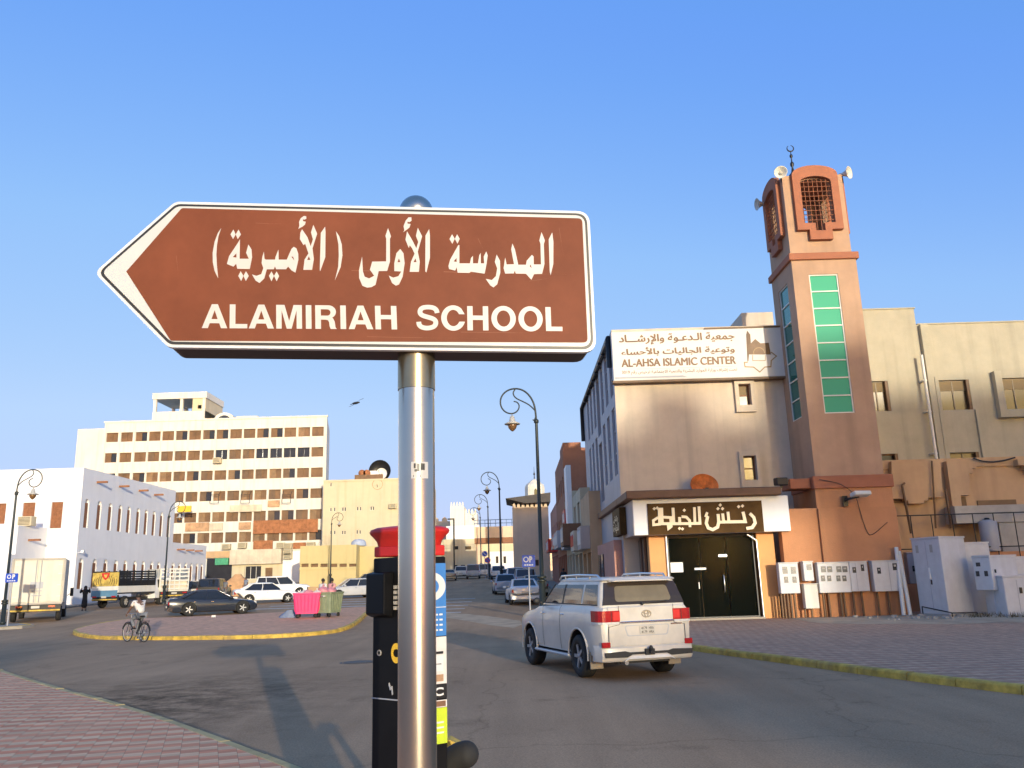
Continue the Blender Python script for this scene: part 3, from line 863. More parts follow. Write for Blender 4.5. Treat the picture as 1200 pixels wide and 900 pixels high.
# arched heads: fill the corners of each niche, and its back
for (y0, za, y1, zb_) in nu + nl + n2:
    ym = (y0 + y1) / 2; pts = [(y0, zb_), (y0, zb_ - NI)] + [(ym - NI * math.cos(q_ * math.pi / 12), zb_ - NI + NI * math.sin(q_ * math.pi / 12)) for q_ in range(1, 12)] + [(y1, zb_ - NI), (y1, zb_)]
    h = len(pts) // 2
    f_ = fx(Xw)
    w.prism(pts[:h + 1] + [((y0 + y1) / 2, zb_)], f_, .002, .2); w.prism([((y0 + y1) / 2, zb_)] + pts[h:], f_, .002, .2)
    w.quad(f_(y0, za, .22), f_(y1, za, .22), f_(y1, zb_, .22), f_(y0, zb_, .22))
w.build('wall', M['white_wall'], t, world=True)
for (y0, za, y1, zb_) in nu + nl + n2:
    m = MB(); f_ = fx(Xw); a_, e_ = y0 + .02, y1 - .13
    m.prism([(a_, za), (e_, za), (e_, zb_ - .32), (a_, zb_ - .32)], f_, .05, .21)
    for k in range(1, 5): m.prism([(a_, za + k * .4), (e_, za + k * .4), (e_, za + k * .4 + .03), (a_, za + k * .4 + .03)], f_, .03, .05)
    m.build('window', M['wood'], t, world=True)
for r_ in fr[:3]:
    m = MB(); f_ = fy(Yw)
    m.prism([(r_[0], r_[1]), (r_[2], r_[1]), (r_[2], r_[3]), (r_[0], r_[3])], f_, .12, .2)
    for k in range(5):
        for j in range(2):
            u = r_[0] + (r_[2] - r_[0]) * (j + .12) / 2; v = r_[1] + (r_[3] - r_[1]) * (k + .12) / 5
            m.prism([(u, v), (u + .34, v), (u + .34, v + .28), (u, v + .28)], f_, .09, .12)
    m.build('shutter', M['wood'], t, world=True)
for px, py in ((114, 564), (140, 569), (163, 574), (181, 579)):
    y = yon(px, py); r_ = ray(px, py); z = EYE + r_.z * Xw / r_.x
    m = MB(); m.box(Xw + .005, Xw + .85, y - .07, y + .07, z - .16, z - .1); m.box(Xw + .005, Xw + .85, y - .09, y - .07, z - .16, z); m.box(Xw + .005, Xw + .85, y + .07, y + .09, z - .16, z)
    m.build('water_spout', M['wood'], t, world=True)
for k, y in enumerate((Ye + 1.2, Ye + 3.6, Ye + 6)):
    m = MB(); m.box(Xw + .005, Xw + .8, y - .09, y + .09, zl - .75, zl - .6); m.build('water_spout', M['wood'], t, world=True)
# the low front wing
Xg = P(56, 618, Yw).x; Yg = yon(21.5, 616, Xg); zg = P(21.5, 615.5, Yg).z
w = MB()
wa = [Yg + .8, Yg + 2.1, Yg + 3.4]
nw = [(y - .4, 1.6, y + .4, 4.3) for y in wa]
wall(w, fx(Xg), Yg, Yw, zw - .2, zg, nw, .2); shell(w, -62, Xg, Yg, Yw, zw - .2, zg, 'rb')
for (y0, za, y1, zb_) in nw:
    f_ = fx(Xg); w.quad(f_(y0, za, .2), f_(y1, za, .2), f_(y1, zb_, .2), f_(y0, zb_, .2))
    ym = (y0 + y1) / 2; arc = [(ym - .4 * math.cos(q_ * math.pi / 10), zb_ - .4 + .4 * math.sin(q_ * math.pi / 10)) for q_ in range(11)]
    w.prism([(y0, zb_)] + arc[:6] + [(ym, zb_)], f_, .002, .18); w.prism([(ym, zb_)] + arc[5:] + [(y1, zb_)], f_, .002, .18)
zl_ = P(10, 650, Yg).z
w.box(-62, Xg + .06, Yg - .9, Yg - .002, zw - .2, zl_)
w.build('front_wing', M['white_wall'], t, world=True)
m = MB(); y = Yg + 1.5; m.box(Xg + .005, Xg + .9, y - .08, y + .08, zg - 1.1, zg - .95); m.build('water_spout', M['wood'], t, world=True)
ac_unit(P(20, 612, Yg).x, Yg + 1.6, zg + .01, label='air conditioner standing on the white front wing roof', s=1.3, group=None)
m = MB(); r_ = ray(91, 648); z = EYE + r_.z * Xw / r_.x; y = yon(91, 648)
cm = empty('security_camera', (Xw, y, z), 'small white security camera on the white wall corner', 'camera')
m.tube([(0, 0, 0), (.35, -.1, .05)], .03, 6); m.build('arm', M['white_paint'], cm)
m = MB(); m.obox((.5, -.2, .08), .22, .55, .2, .3); m.build('housing', M['white_paint'], cm, bevel=.02)

# ---- right: the islamic centre
Yi = 35.6
t = bld('community_centre', 'beige three-storey centre with a grey panelled side and a wide white board', loc=(9, Yi, .1))
XiL = P(717.5, 389, Yi).x - .04
ZiT = P(717, 386.5, Yi).z
X1i = 15.2
f1 = rect(865.2, 450.5, 879.2, 475.4, Yi); f2 = rect(871, 534.5, 886, 563, Yi)
w = MB(); wall(w, fy(Yi), XiL, X1i, -.1, ZiT, [f1, f2], .22)
shell(w, XiL, X1i, Yi, 52, -.1, ZiT, 'ftlr')
w.quad((X1i, Yi, -.1), (X1i, 52, -.1), (X1i, 52, ZiT), (X1i, Yi, ZiT))
w.box(XiL + .05, X1i, Yi + .3, 51.7, ZiT - .55, ZiT - .5)
for r_ in (f1, f2):   # raised surrounds
    a, c, e, g = r_[0] - .17, r_[1] - .3, r_[2] + .17, r_[3] + .2
    for (u0, v0, u1, v1) in ((a, c, r_[0], g), (r_[2], c, e, g), (r_[0], c, r_[2], r_[1]), (r_[0], r_[3], r_[2], g)):
        w.box(u0, u1, Yi - .16, Yi - .002, v0, v1)
w.build('wall', M['beige'], t, world=True)
mm('blind', (.25, .185, .10), .8, var=.08, scale=2)
for r_ in (f1, f2):
    o = pane(t, fy(Yi), r_, .18, frame=M['wood'], mull=(1, 2))
    m = MB(); m.quad(*[(u, Yi + .175, v) for u, v in ((r_[0] + .05, (r_[1] + r_[3]) / 2 + .03), (r_[2] - .05, (r_[1] + r_[3]) / 2 + .03), (r_[2] - .05, r_[3] - .05), (r_[0] + .05, r_[3] - .05))])
    if r_ is f1: m.build('blind', M['blind'], o, world=True)
# grey panelled side
w = MB(); fl = fxl(XiL)
rec = []
ys = [36.1 + k * 2.02 for k in range(8)]
for k, y in enumerate(ys):
    if k in (3, 7): continue
    rec += [(y, 6.2, y + 1.1, 9.2), (y, 9.75, y + 1.1, 12.3)]
slot = [(ys[3] - .1, 5.6, ys[3] + 1.4, 8.6), (ys[3] - .1, 9.0, ys[3] + 1.4, 12.4)]
wall(w, fl, Yi, 52, -.1, ZiT, rec + slot, .18)
w.build('panelled_wall', M['grey_panel'], t, world=True)
mm('grey_glass', (.30, .32, .36), .25, var=.15, scale=.8, spec=.6)
for r_ in rec: pane(t, fl, r_, .1, frame=M['grey_panel'], glass=M['grey_glass'], mull=(1, 3))
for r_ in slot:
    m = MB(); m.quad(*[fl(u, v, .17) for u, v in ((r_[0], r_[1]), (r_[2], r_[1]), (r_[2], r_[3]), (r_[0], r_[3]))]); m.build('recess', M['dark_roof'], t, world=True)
m = MB(); m.tube([(XiL - .1, Yi + .5, ZiT - 1.6), (XiL - .1, Yi + .5, ZiT - .25), (XiL - .1, 51.9, ZiT - .25), (XiL - .1, 51.9, ZiT - 2.4)], .13, 8)
for k in range(8): m.box(XiL - .2, XiL - .02, Yi + 1 + k * 1.8, Yi + 1.25 + k * 1.8, ZiT - .42, ZiT - .2)
m.build('roof_pipe', M['black_metal'], t, world=True)
m = MB(); m.box(12.25, 13.9, 42, 47, ZiT - .5, P(892, 366, 42).z); m.build('roof_room', M['beige'], t, world=True)
m = MB()
for x, h in ((12.0, 2.6), (12.35, 2.3), (12.7, 2.9)):
    m.cyl((x, 42.4, ZiT), (x, 42.4, ZiT + h - .6), .02, 5)
    for k in range(4): m.cyl((x - .3, 42.4, ZiT + h - .7 - k * .22), (x + .3, 42.4, ZiT + h - .7 - k * .22), .012, 4)
an = empty('antenna', (10.6, 42.4, ZiT), 'thin aerial masts on the roof beside the minaret', 'antenna'); m.build('mast', M['black_metal'], an, world=True)

# its white name board
mm('board_white', (.66, .63, .59), .5, var=.05, scale=1)
Yn = Yi - .35
sgn = empty('name_board', (8.7, Yn, 11), 'wide white board lettered AL-AHSA ISLAMIC CENTER on the beige wall', 'sign')
k7 = lambda x, y: P(700 + x / 5.217, 370 + y / 5.217, Yn)
bx0, bx1 = k7(92, 240).x, 12.95
bz0, bz1 = k7(500, 388).z, k7(500, 88).z
m = MB(); m.box(bx0, bx1, Yn, Yi - .003, bz0, bz1); m.build('board', M['board_white'], sgn, world=True, bevel=.02)
m = MB(); m.box(bx0 - .05, bx1, Yn - .03, Yi - .01, bz0 - .09, bz0 - .004); m.box(k7(655, 85).x, bx1, Yn - .02, Yn + .2, bz1 + .003, bz1 + .07)
m.build('frame', M['shutter'], sgn, world=True)
mm('bronze_letter', (.17, .085, .032), .5, var=.25, scale=3)
mm('gold_letter', (.30, .18, .06), .45, var=.2, scale=3)
fnn = fy(Yn)
def krect(x0, y0, x1, y1): a = k7(x0, (y0 + y1) / 2).x; c = k7(x1, (y0 + y1) / 2).x; return a, c, k7((x0 + x1) / 2, y1).z, k7((x0 + x1) / 2, y0).z
m = MB()
for txt, box_, of in ((arabic('جمعية الـدعـوة والإرشـــاد'), (132, 108, 838, 172), .02), (arabic('وتوعية الجاليات بالأحساء'), (145, 188, 838, 242), .012), ('AL-AHSA ISLAMIC CENTER', (148, 258, 846, 305), .0),
                      (arabic('تحت إشراف وزارة الموارد البشرية والتنمية الاجتماعية ترخيص رقم 3019'), (150, 326, 855, 356), .006)):
    m = MB(); u0, u1, v0, v1 = krect(*box_)
    for j_, (du, dv) in enumerate(((0, 0), (.018, .004), (-.018, -.004), (.009, .014))[:1 if box_[1] > 300 else 4]): font(m, txt, fnn, u0 + du, u1 + du, v0 + dv, v1 + dv, -.012 - .0007 * j_, off=of if box_[1] > 300 else (.004 if txt[0] != 'A' else 0.0))
    m.build('lettering', M['bronze_letter'], sgn, world=True, fixn=False)
m = MB(); u0, u1, v0, v1 = krect(240, 316, 845, 318); m.prism([(u0, v0), (u1, v0), (u1, v0 + .015), (u0, v0 + .015)], fnn, -.01, .01)
m.build('rule', M['grey_panel'], sgn, world=True)
m = MB(); u0, u1, v0, v1 = krect(108, 370, 550, 380); m.prism([(u0, v0), (u1, v0), (u1 - .2, v1), (u0, v1)], fnn, -.01, .01); m.build('stripe', M['grey_panel'], sgn, world=True)
# emblem: eight-pointed star outline with a small minaret
k8 = lambda x, y: (lambda p: (p.x, p.z))(P(860 + x / 13.85, 380 + y / 13.85, Yn))
m = MB()
star_u = [k8(*p) for p in ((245, 340), (345, 240), (430, 310), (565, 300), (590, 440), (600, 490), (240, 490))]
m.prism(star_u, fnn, -.014, .01)
m.build('emblem', M['bronze_letter'], sgn, world=True)
m = MB()
m.prism([k8(*p) for p in ((200, 170), (215, 105), (265, 170), (275, 320), (243, 345), (243, 490), (235, 600), (222, 600))], fnn, -.02, .01)
m.build('emblem_minaret', M['shutter'], sgn, world=True)
m = MB(); m.stroke([k8(*p) for p in ((600, 450), (690, 517), (605, 590), (600, 690), (500, 695), (420, 775), (320, 695), (180, 690), (170, 620), (225, 615))], .045, fnn, -.016, .01)
m.stroke([k8(*p) for p in ((305, 500), (305, 590), (510, 590), (510, 500))], .025, fnn, -.016, .01)
m.stroke([k8(330 + 0, 480)] + [k8(405 - 90 * math.cos(a * math.pi / 8), 470 - 90 * math.sin(a * math.pi / 8)) for a in range(9)], .03, fnn, -.022, .01)
m.build('emblem_outline', M['gold_letter'], sgn, world=True)

# ---- tailor's shop in front of it
t = bld('tailor_shop', 'corner shop with a deep white fascia, orange pillars and dark glass doors', 'shop', loc=(7.5, 33, .13))
Ys = 32.7
k4 = lambda x, y, Y=Ys: P(680 + x / 4.615, 550 + y / 4.615, Y)
sx0, sx1 = k4(288, 260).x, k4(1130, 230).x
sz0, sz1 = k4(700, 346).z, k4(700, 152).z
rx0, rx1, rz1 = k4(255, 125).x, k4(1072, 105).x, k4(700, 108).z
dep = 44.0
w = MB()
w.box(sx0, sx1, Ys, Ys + .6, sz0, sz1)
w.build('fascia', M['white_paint'], t, world=True, bevel=.015)
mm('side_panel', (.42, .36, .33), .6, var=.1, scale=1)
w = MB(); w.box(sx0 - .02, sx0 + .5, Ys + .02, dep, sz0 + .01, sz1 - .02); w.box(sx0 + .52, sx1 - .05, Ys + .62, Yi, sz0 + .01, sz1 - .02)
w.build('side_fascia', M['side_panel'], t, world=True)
w = MB(); w.box(rx0 - .1, rx1, Ys - .35, Yi - .01, sz1 + .01, rz1); w.box(rx0 - .1, rx0 + .8, Yi + .01, dep + .1, sz1 + .01, rz1)
mm('brown_coping', (.17, .085, .045), .6, var=.15, scale=3)
w.build('roof', M['brown_coping'], t, world=True, bevel=.03)
bp = empty('shop_sign', (7.4, Ys, 4), 'brown sign board with raised cream Arabic letters on the white fascia', 'sign')
bw = [k4(x, y) for x, y in ((362, 186), (975, 170), (995, 338), (368, 355))]
u0, u1 = (bw[0].x + bw[3].x) / 2, (bw[1].x + bw[2].x) / 2
v0, v1 = (bw[2].z + bw[3].z) / 2, (bw[0].z + bw[1].z) / 2
mm('sign_brown', (.085, .045, .014), .6, spec=.08, var=.3, scale=1.5)
m = MB(); m.box(u0, u1, Ys - .07, Ys - .003, v0, v1); m.build('board', M['sign_brown'], bp, world=True)
mm('cream_letter', (.76, .62, .40), .4, var=.06)
k9 = lambda x, y: (lambda p: (p.x, p.z))(P(750 + x / 7.5, 575 + y / 7.5, Ys - .12))
fs = fy(Ys - .12)
m = MB()
ST = [([(168, 150), (172, 295), (120, 300), (118, 262), (160, 235)], 22), ([(190, 150), (196, 290), (262, 290)], 24), ([(198, 232), (270, 236), (275, 315), (252, 332), (248, 292)], 22),
      ([(290, 150), (298, 290), (350, 290), (348, 232)], 24), ([(366, 228), (408, 232), (436, 262), (440, 320)], 22), ([(348, 289), (436, 289), (483, 288), (478, 145)], 23),
      ([(478, 288), (527, 287), (518, 138)], 24),
      ([(597, 232), (578, 222), (592, 190)], 20), ([(595, 225), (582, 285), (600, 328), (640, 343), (682, 320), (692, 275), (686, 205)], 26), ([(690, 276), (735, 276), (726, 200)], 24),
      ([(733, 275), (782, 275), (772, 185)], 24), ([(780, 274), (925, 272), (905, 185)], 26), ([(965, 200), (1000, 235), (1012, 285), (985, 325), (935, 332)], 26)]
for i, (pth, wd) in enumerate(ST):
    m.stroke([k9(*p) for p in pth], wd / 7.5 / 972 * 33, fs, -.0012 * i, .045)
for x, y in ((126, 158), (152, 152), (390, 172), (348, 332), (374, 336), (686, 158), (726, 158), (706, 126), (868, 140), (902, 134)):
    m.prism([k9(x + a, y + b_) for a, b_ in ((-15, 0), (0, -15), (15, 0), (0, 15))], fs, 0, .045)
m.build('lettering', M['cream_letter'], bp, world=True)
# side sign on the fascia's left face
m = MB(); y0_, y1_ = 34.7, 37.3
m.box(sx0 - .3, sx0 - .03, y0_, y1_, sz0 + .15, sz1 - .12)
o2 = empty('side_sign', (sx0 - .1, 36, 4), 'small dark sign with pale Arabic letters on the shop side', 'sign'); m.build('board', M['sign_brown'], o2, world=True)
m = MB(); fL = lambda u, v, d: (sx0 - .3 + d, u, v)
font(m, arabic('رتش'), fL, y1_ - .5, y0_ + .5, sz0 + .7, sz1 - .4, -.02, off=.03); font(m, arabic('للخياطة'), fL, y1_ - .3, y0_ + .3, sz0 + .25, sz0 + .68, -.02, off=.03)
m.build('lettering', M['cream_letter'], o2, world=True, fixn=False)
# shop front under the fascia
gx0, gx1 = k4(500, 600).x + .02, k4(985, 600).x - .05
pl = (k4(402, 600).x - .05, k4(490, 600).x); pr = (k4(1003, 600).x - .06, k4(1092, 600).x)
Yg_ = 33.25
for q_ in (pl, pr):
    w = MB(); w.box(q_[0], q_[1], Yg_, Yg_ + .5, .1, sz0 - .01); w.build('pillar', M['orange_pillar'], t, world=True, bevel=.02)
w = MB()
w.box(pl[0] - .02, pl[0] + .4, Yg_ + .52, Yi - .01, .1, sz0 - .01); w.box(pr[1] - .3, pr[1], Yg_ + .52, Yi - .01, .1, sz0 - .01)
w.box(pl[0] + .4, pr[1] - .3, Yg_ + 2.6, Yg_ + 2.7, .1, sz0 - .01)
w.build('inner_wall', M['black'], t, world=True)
mm('shop_floor', (.16, .13, .1), .3, var=.1)
w = MB(); w.box(pl[1] - .02, pr[0] + .02, Yg_ - .25, Yg_ + 2.6, .1, .2); w.build('step', M['shop_floor'], t, world=True)
# glass doors: clear glass with a dim shop behind, shelves inside
gl = bpy.data.materials.new('shop_glass'); gl.use_nodes = True
nb = gl.node_tree.nodes['Principled BSDF']; nb.inputs['Base Color'].default_value = (.004, .006, .005, 1); nb.inputs['Roughness'].default_value = .12; nb.inputs['Alpha'].default_value = .8; nb.inputs['Specular IOR Level'].default_value = .02
M['shop_glass'] = gl
n3 = [gx0, gx0 + (gx1 - gx0) * .37, gx0 + (gx1 - gx0) * .68, gx1]
for i in range(3):
    m = MB(); m.box(n3[i] + .02, n3[i + 1] - .02, Yg_ + .18, Yg_ + .2, .24, sz0 - .12)
    d_ = m.build('glass_door', M['shop_glass'], t, world=True)
    if i == 1:
        h = MB(); h.tube([(n3[2] - .18, Yg_ + .17, 1.15), (n3[2] - .18, Yg_ + .08, 1.2), (n3[2] - .18, Yg_ + .08, 1.75), (n3[2] - .18, Yg_ + .17, 1.8)], .025, 6); h.build('handle', M['aluminium'], d_, world=True)
        h = MB(); h.box(n3[2] - .3, n3[2] + .02, Yg_ + .14, Yg_ + .175, 2.5, 2.58); h.build('hinge', M['aluminium'], d_, world=True)
    if i == 0:
        h = MB(); h.box(n3[0] + .06, n3[0] + .55, Yg_ + .15, Yg_ + .176, 1.95, 2.33); h.build('notice', M['white_paint'], d_, world=True)
        h = MB(); h.box(n3[0] + 1.0, n3[0] + 1.45, Yg_ + .16, Yg_ + .176, 2.02, 2.1); h.build('sticker', M['white_paint'], d_, world=True)
        h = MB(); h.tube([(n3[1] - .12, Yg_ + .15, 1.3), (n3[1] - .12, Yg_ + .15, 1.55)], .025, 6); h.build('handle', M['aluminium'], d_, world=True)
m = MB()
for x in (n3[0] - .03, n3[3] - .02): m.box(x, x + .06, Yg_ + .1, Yg_ + .24, .2, sz0 - .02)
m.box(n3[0] + .03, n3[3] - .02, Yg_ + .1, Yg_ + .24, sz0 - .1, sz0 - .03); m.box(n3[0] + .03, n3[3] - .02, Yg_ + .12, Yg_ + .24, .2, .235)
m.build('door_frame', M['black_metal'], t, world=True)
m = MB(); m.tube([(gx0 - .08, Yg_ - .06, .12), (gx0 - .08, Yg_ - .06, sz0 - .02)], .04, 6); m.build('conduit', M['aluminium'], t, world=True)
m = MB(); m.tube([(gx1 + .12, Yg_ - .06, .12), (gx1 + .1, Yg_ - .06, sz0 - .3), (gx1 - .25, Yg_ - .06, sz0 - .06)], .04, 6)
m.build('conduit', M['aluminium'], t, world=True)
m = MB()
for z in (1.9, 2.25, 2.6, 2.95):
    m.box(n3[0] + .25, n3[0] + 1.05, Yg_ + 1.2, Yg_ + 1.6, z, z + .04); m.box(n3[0] + 1.25, n3[0] + 2.0, Yg_ + 1.2, Yg_ + 1.6, z, z + .04)
    for k in range(3):
        m.box(n3[0] + .3 + k * .25, n3[0] + .5 + k * .25, Yg_ + 1.25, Yg_ + 1.5, z + .041, z + .041 + .1 + .05 * (k % 2)); m.box(n3[0] + 1.3 + k * .22, n3[0] + 1.48 + k * .22, Yg_ + 1.25, Yg_ + 1.5, z + .041, z + .16)
m.build('shelf', M['side_panel'], t, world=True)
# left return of the shop: window bays, a pinkish pier
w = MB()
for y in (33.8, 34.7): w.box(pl[0] - .12, pl[0] - .03, y, y + .12, .1, sz0 - .01)
w.build('mullion', M['brown_coping'], t, world=True)
m = MB(); m.box(pl[0] - .08, pl[0] - .04, 33.95, 35.5, .4, sz0 - .1); m.build('side_window', M['win_dark'], t, world=True)
w = MB(); w.box(XiL - .35, XiL - .01, 36.2, 43.5, .1, sz0 - .01); w.build('pier', M['pink_wall'], t, world=True)
m = MB(); m.box(XiL - .4, XiL - .36, 40.6, 41.5, .4, 2.9); m.box(XiL - .4, XiL - .36, 42.1, 43.0, .4, 2.9); m.build('side_window', M['win_dark'], t, world=True)
# orange dish on the shop roof
p = k4(668, 100, 34.8)
d = empty('satellite_dish', (p.x, 34.8, p.z), 'rusty orange satellite dish on the shop roof', 'satellite dish')
mm('rust_orange', (.62, .17, .03), .8, var=.6, scale=2.2, bump=.3)
m = MB(); m.lathe([(.58, -.2), (.46, -.06), (.26, .02), (.02, .05), (.02, .09), (.26, .06), (.46, -.02), (.58, -.16)], (0, 0, 0), 28, axis='Y', caps=False)
m.xf(Matrix.Rotation(R(-30), 4, 'X')); m.build('reflector', M['rust_orange'], d)
m = MB(); m.tube([(0, .08, 0), (0, .3, -.2), (0, .3, rz1 - p.z)], .05, 6); m.build('mast', M['black_metal'], d)
m = MB(); m.tube([(0, .02, -.5), (0, -.55, -.1)], .02, 5); m.box(-.06, .06, -.62, -.5, -.15, -.05); m.build('feed_arm', M['black_metal'], d)
p = k4(1088, 100, 33)
cb = empty('floodlight', (p.x, 33, rz1), 'black floodlight at the right end of the shop roof', 'lamp')
m = MB(); m.obox((0, 0, .25), .5, .3, .3, .2); m.build('housing', M['black_metal'], cb, bevel=.03)
m = MB(); m.box(-.04, .04, -.04, .04, .0, .12); m.build('bracket', M['black_metal'], cb)

# ---- minaret
Ym = 33.0
t = bld('minaret', 'terracotta minaret with green glass strips and arched openings at the top', 'tower', loc=(13.3, Ym + 1.4, .13))
mx0, mx1, md = 11.93, 14.66, 2.75
zl0, zl1 = 14.62, 14.92
w = MB(); fm = fy(Ym); fmL = fxl(mx0)
gF = (12.6, 8.03, 13.82, 13.98); gL = (Ym + .78, 8.05, Ym + 2.0, 13.9)
wall(w, fm, mx0, mx1, 5.3, zl0, [gF], .12); wall(w, fmL, Ym, Ym + md, 5.3, zl0, [gL], .12)
shell(w, mx0, mx1, Ym, Ym + md, 5.3, zl0, 'flt')
w.build('shaft', M['terracotta'], t, world=True)
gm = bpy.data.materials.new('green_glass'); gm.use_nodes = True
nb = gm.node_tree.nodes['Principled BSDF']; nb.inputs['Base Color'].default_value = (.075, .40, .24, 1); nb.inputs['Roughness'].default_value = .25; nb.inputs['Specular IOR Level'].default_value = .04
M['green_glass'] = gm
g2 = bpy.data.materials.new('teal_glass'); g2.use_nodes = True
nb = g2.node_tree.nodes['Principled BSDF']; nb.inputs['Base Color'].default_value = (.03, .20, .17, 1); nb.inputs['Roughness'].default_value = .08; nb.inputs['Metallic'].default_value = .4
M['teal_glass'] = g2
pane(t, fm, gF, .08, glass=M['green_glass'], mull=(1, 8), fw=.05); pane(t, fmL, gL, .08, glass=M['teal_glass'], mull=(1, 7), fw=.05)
w = MB(); o_ = .11
w.box(mx0 - o_, mx1 + o_, Ym - o_, Ym + md + o_, zl0, zl1); w.build('ledge', M['terracotta_dark'], t, world=True, bevel=.02); w = MB(); w.box(mx0 - .16, mx1 + .28, Ym - .18, Ym + md + .2, 5.0, 5.5); w.box(mx0 - 1.0, mx0 - .165, Ym + .1, Ym + 1.2, 5.05, 5.45)
w.build('ledge', M['terracotta_dark'], t, world=True, bevel=.02)
w = MB(); w.box(mx0 - .1, mx1 + .2, Ym - .1, Ym + md + .1, .05, 4.998); w.build('base', M['orange_wall'], t, world=True)
# lantern: four walls with arched openings, raised frames and grilles
ux0, ux1, ud = mx0 + .02, mx1 - .12, md - .12
zc0, zc1 = zl1 + .003, 18.55
fmt = fy(Ym + .06); fmtL = fxl(ux0); cu, cl_ = (ux0 + ux1) / 2 + .05, Ym + .06 + ud / 2
def arch_pts(c, hw, hs, z0, z1, zs, n=12, notch=None):
    """opening outline: stepped foot, straight sides, low arched head"""
    rise = hs
    pts = []
    if notch: pts += [(c - hw, z0), (c - notch[0], z0), (c - notch[0], z0 - notch[1]), (c + notch[0], z0 - notch[1]), (c + notch[0], z0), (c + hw, z0)]
    else: pts += [(c - hw, z0), (c + hw, z0)]
    pts += [(c + hw * math.cos(a * math.pi / n), z1 + rise * math.sin(a * math.pi / n)) for a in range(n + 1)]
    return pts
def lantern_wall(fn, u0, u1, c, depth):
    b1 = MB()
    hole = arch_pts(c, .66, .22, 16.25, 18.15, 0, notch=(.2, .35))
    b1.prism([(u0, zc0), (u1, zc0), (u1, zc1), (u0, zc1)], fn, 0, depth, holes=[hole])
    o1 = b1.build('lantern_wall', M['terracotta'], t, world=True)
    b2 = MB()
    outer = arch_pts(c, .98, .42, 15.95, 18.5, 0, notch=(.48, .45))
    b2.prism(outer, fn, -.2, -.003, holes=[arch_pts(c, .66, .26, 16.25, 18.15, 0, notch=(.2, .35))])
    b2.build('arched_frame', M['terracotta_dark'], t, world=True)
    b3 = MB()
    for k in range(1, 7):
        u = c - .66 + k * 1.32 / 7
        b3.prism([(u - .008, 15.95 if abs(u - c) < .2 else 16.25), (u + .008, 15.95 if abs(u - c) < .2 else 16.25), (u + .008, 18.3), (u - .008, 18.3)], fn, -.1, -.075)
    for k in range(9):
        v = 16.4 + k * .22
        b3.prism([(c - .66, v), (c + .66, v), (c + .66, v + .016), (c - .66, v + .016)], fn, -.125, -.1005)
    b3.build('grille', M['terracotta_dark'], t, world=True)
lantern_wall(fmt, ux0, ux1, cu, .22)
lantern_wall(lambda u, v, d: (u, Ym + .06 + ud - d, v), ux0, ux1, cu, .22)
lantern_wall(fmtL, Ym + .285, Ym + .06 + ud - .225, cl_, .22)
lantern_wall(lambda u, v, d: (ux1 - d, u, v), Ym + .285, Ym + .06 + ud - .225, cl_, .22)
w = MB(); w.box(ux0 + .24, ux1 - .24, Ym + .3, Ym + ud - .2, zc1 - .06, zc1 + .1); w.build('roof', M['terracotta_dark'], t, world=True)
w = MB(); fcx, fcy = 12.95, Ym + md / 2
w.lathe([(.2, 18.05), (.2, 18.6), (.08, 18.75), (.035, 19.0), (.085, 19.1), (.085, 19.2), (.03, 19.28), (.025, 19.45), (.07, 19.52), (.07, 19.59), (.02, 19.66), (.015, 19.8)], (fcx, fcy, .62), 12)
cr = []
for k in range(15):
    a = R(70 + 320 * k / 14 + 50)
    cr.append((fcx + .15 * math.cos(a), fcy, 20.56 + .15 * math.sin(a)))
w.tube(cr, [.01 + .022 * math.sin(math.pi * k / 14) for k in range(15)], 6)
w.build('finial', M['black_metal'], t, world=True)
def horn(x, y, z, dx, dy, label):
    h = empty('loudspeaker', (x, y, z), label, 'loudspeaker')
    q_ = Vector((dx, dy, -.1)).to_track_quat('Z', 'Y').to_matrix().to_4x4()
    m = MB(); m.lathe([(.02, -.2), (.08, -.2), (.08, -.04), (.1, 0), (.14, .1), (.22, .2), (.28, .25), (.255, .235), (.2, .18), (.08, .07), (.02, .05)], (0, 0, 0), 20); m.xf(q_); m.build('horn', M['old_white'], h)
    m = MB(); m.lathe([(.02, .05), (.09, .06), (.07, .16), (.02, .17)], (0, 0, 0), 12); m.xf(q_); m.build('driver', M['concrete'], h)
    m = MB(); m.tube([(0, 0, 0), (-dx * .3, -dy * .3, -.25)], .03, 6); m.build('bracket', M['black_metal'], h)
p = P(915, 204, Ym - .1); horn(p.x, Ym - .1, p.z, -.35, -1, 'horn loudspeaker left of the front arch on the minaret')
p = P(989, 204, Ym + .2); horn(p.x, Ym + .2, p.z, .7, -.8, 'horn loudspeaker right of the front arch on the minaret')
p = P(893, 239, Ym + 2.2); horn(p.x, Ym + 2.2, p.z, -1, -.1, 'horn loudspeaker on the left shaded face of the minaret')
# orange wall beside it, with a small projecting lamp
t2 = bld('orange_wall', 'orange plastered wall at the foot of the minaret', 'wall', loc=(11, Ym - .2, .13))
w = MB(); w.box(10.35, mx0 - .11, Ym - .1, Ym + .35, .05, 4.25); w.box(mx0 - .1, mx1 + .2, Ym - .22, Ym - .103, .05, 4.22)
w.build('wall', M['orange_wall'], t2, world=True)
p = P(1003, 583, Ym - .6)
f_ = empty('floodlight', (p.x, Ym - .22, p.z), 'white floodlight on a bracket on the orange minaret base', 'lamp')
m = MB(); m.obox((0.15, -.5, .12), .7, .4, .16, .15, tilt=('X', R(-12))); m.build('housing', M['old_white'], f_, bevel=.03)
m = MB(); m.tube([(-.3, 0, -.1), (-.3, -.4, -.05), (.1, -.45, .02)], .04, 6); m.box(-.4, -.2, -.08, -.0, -.3, .1); m.build('bracket', M['black_metal'], f_)
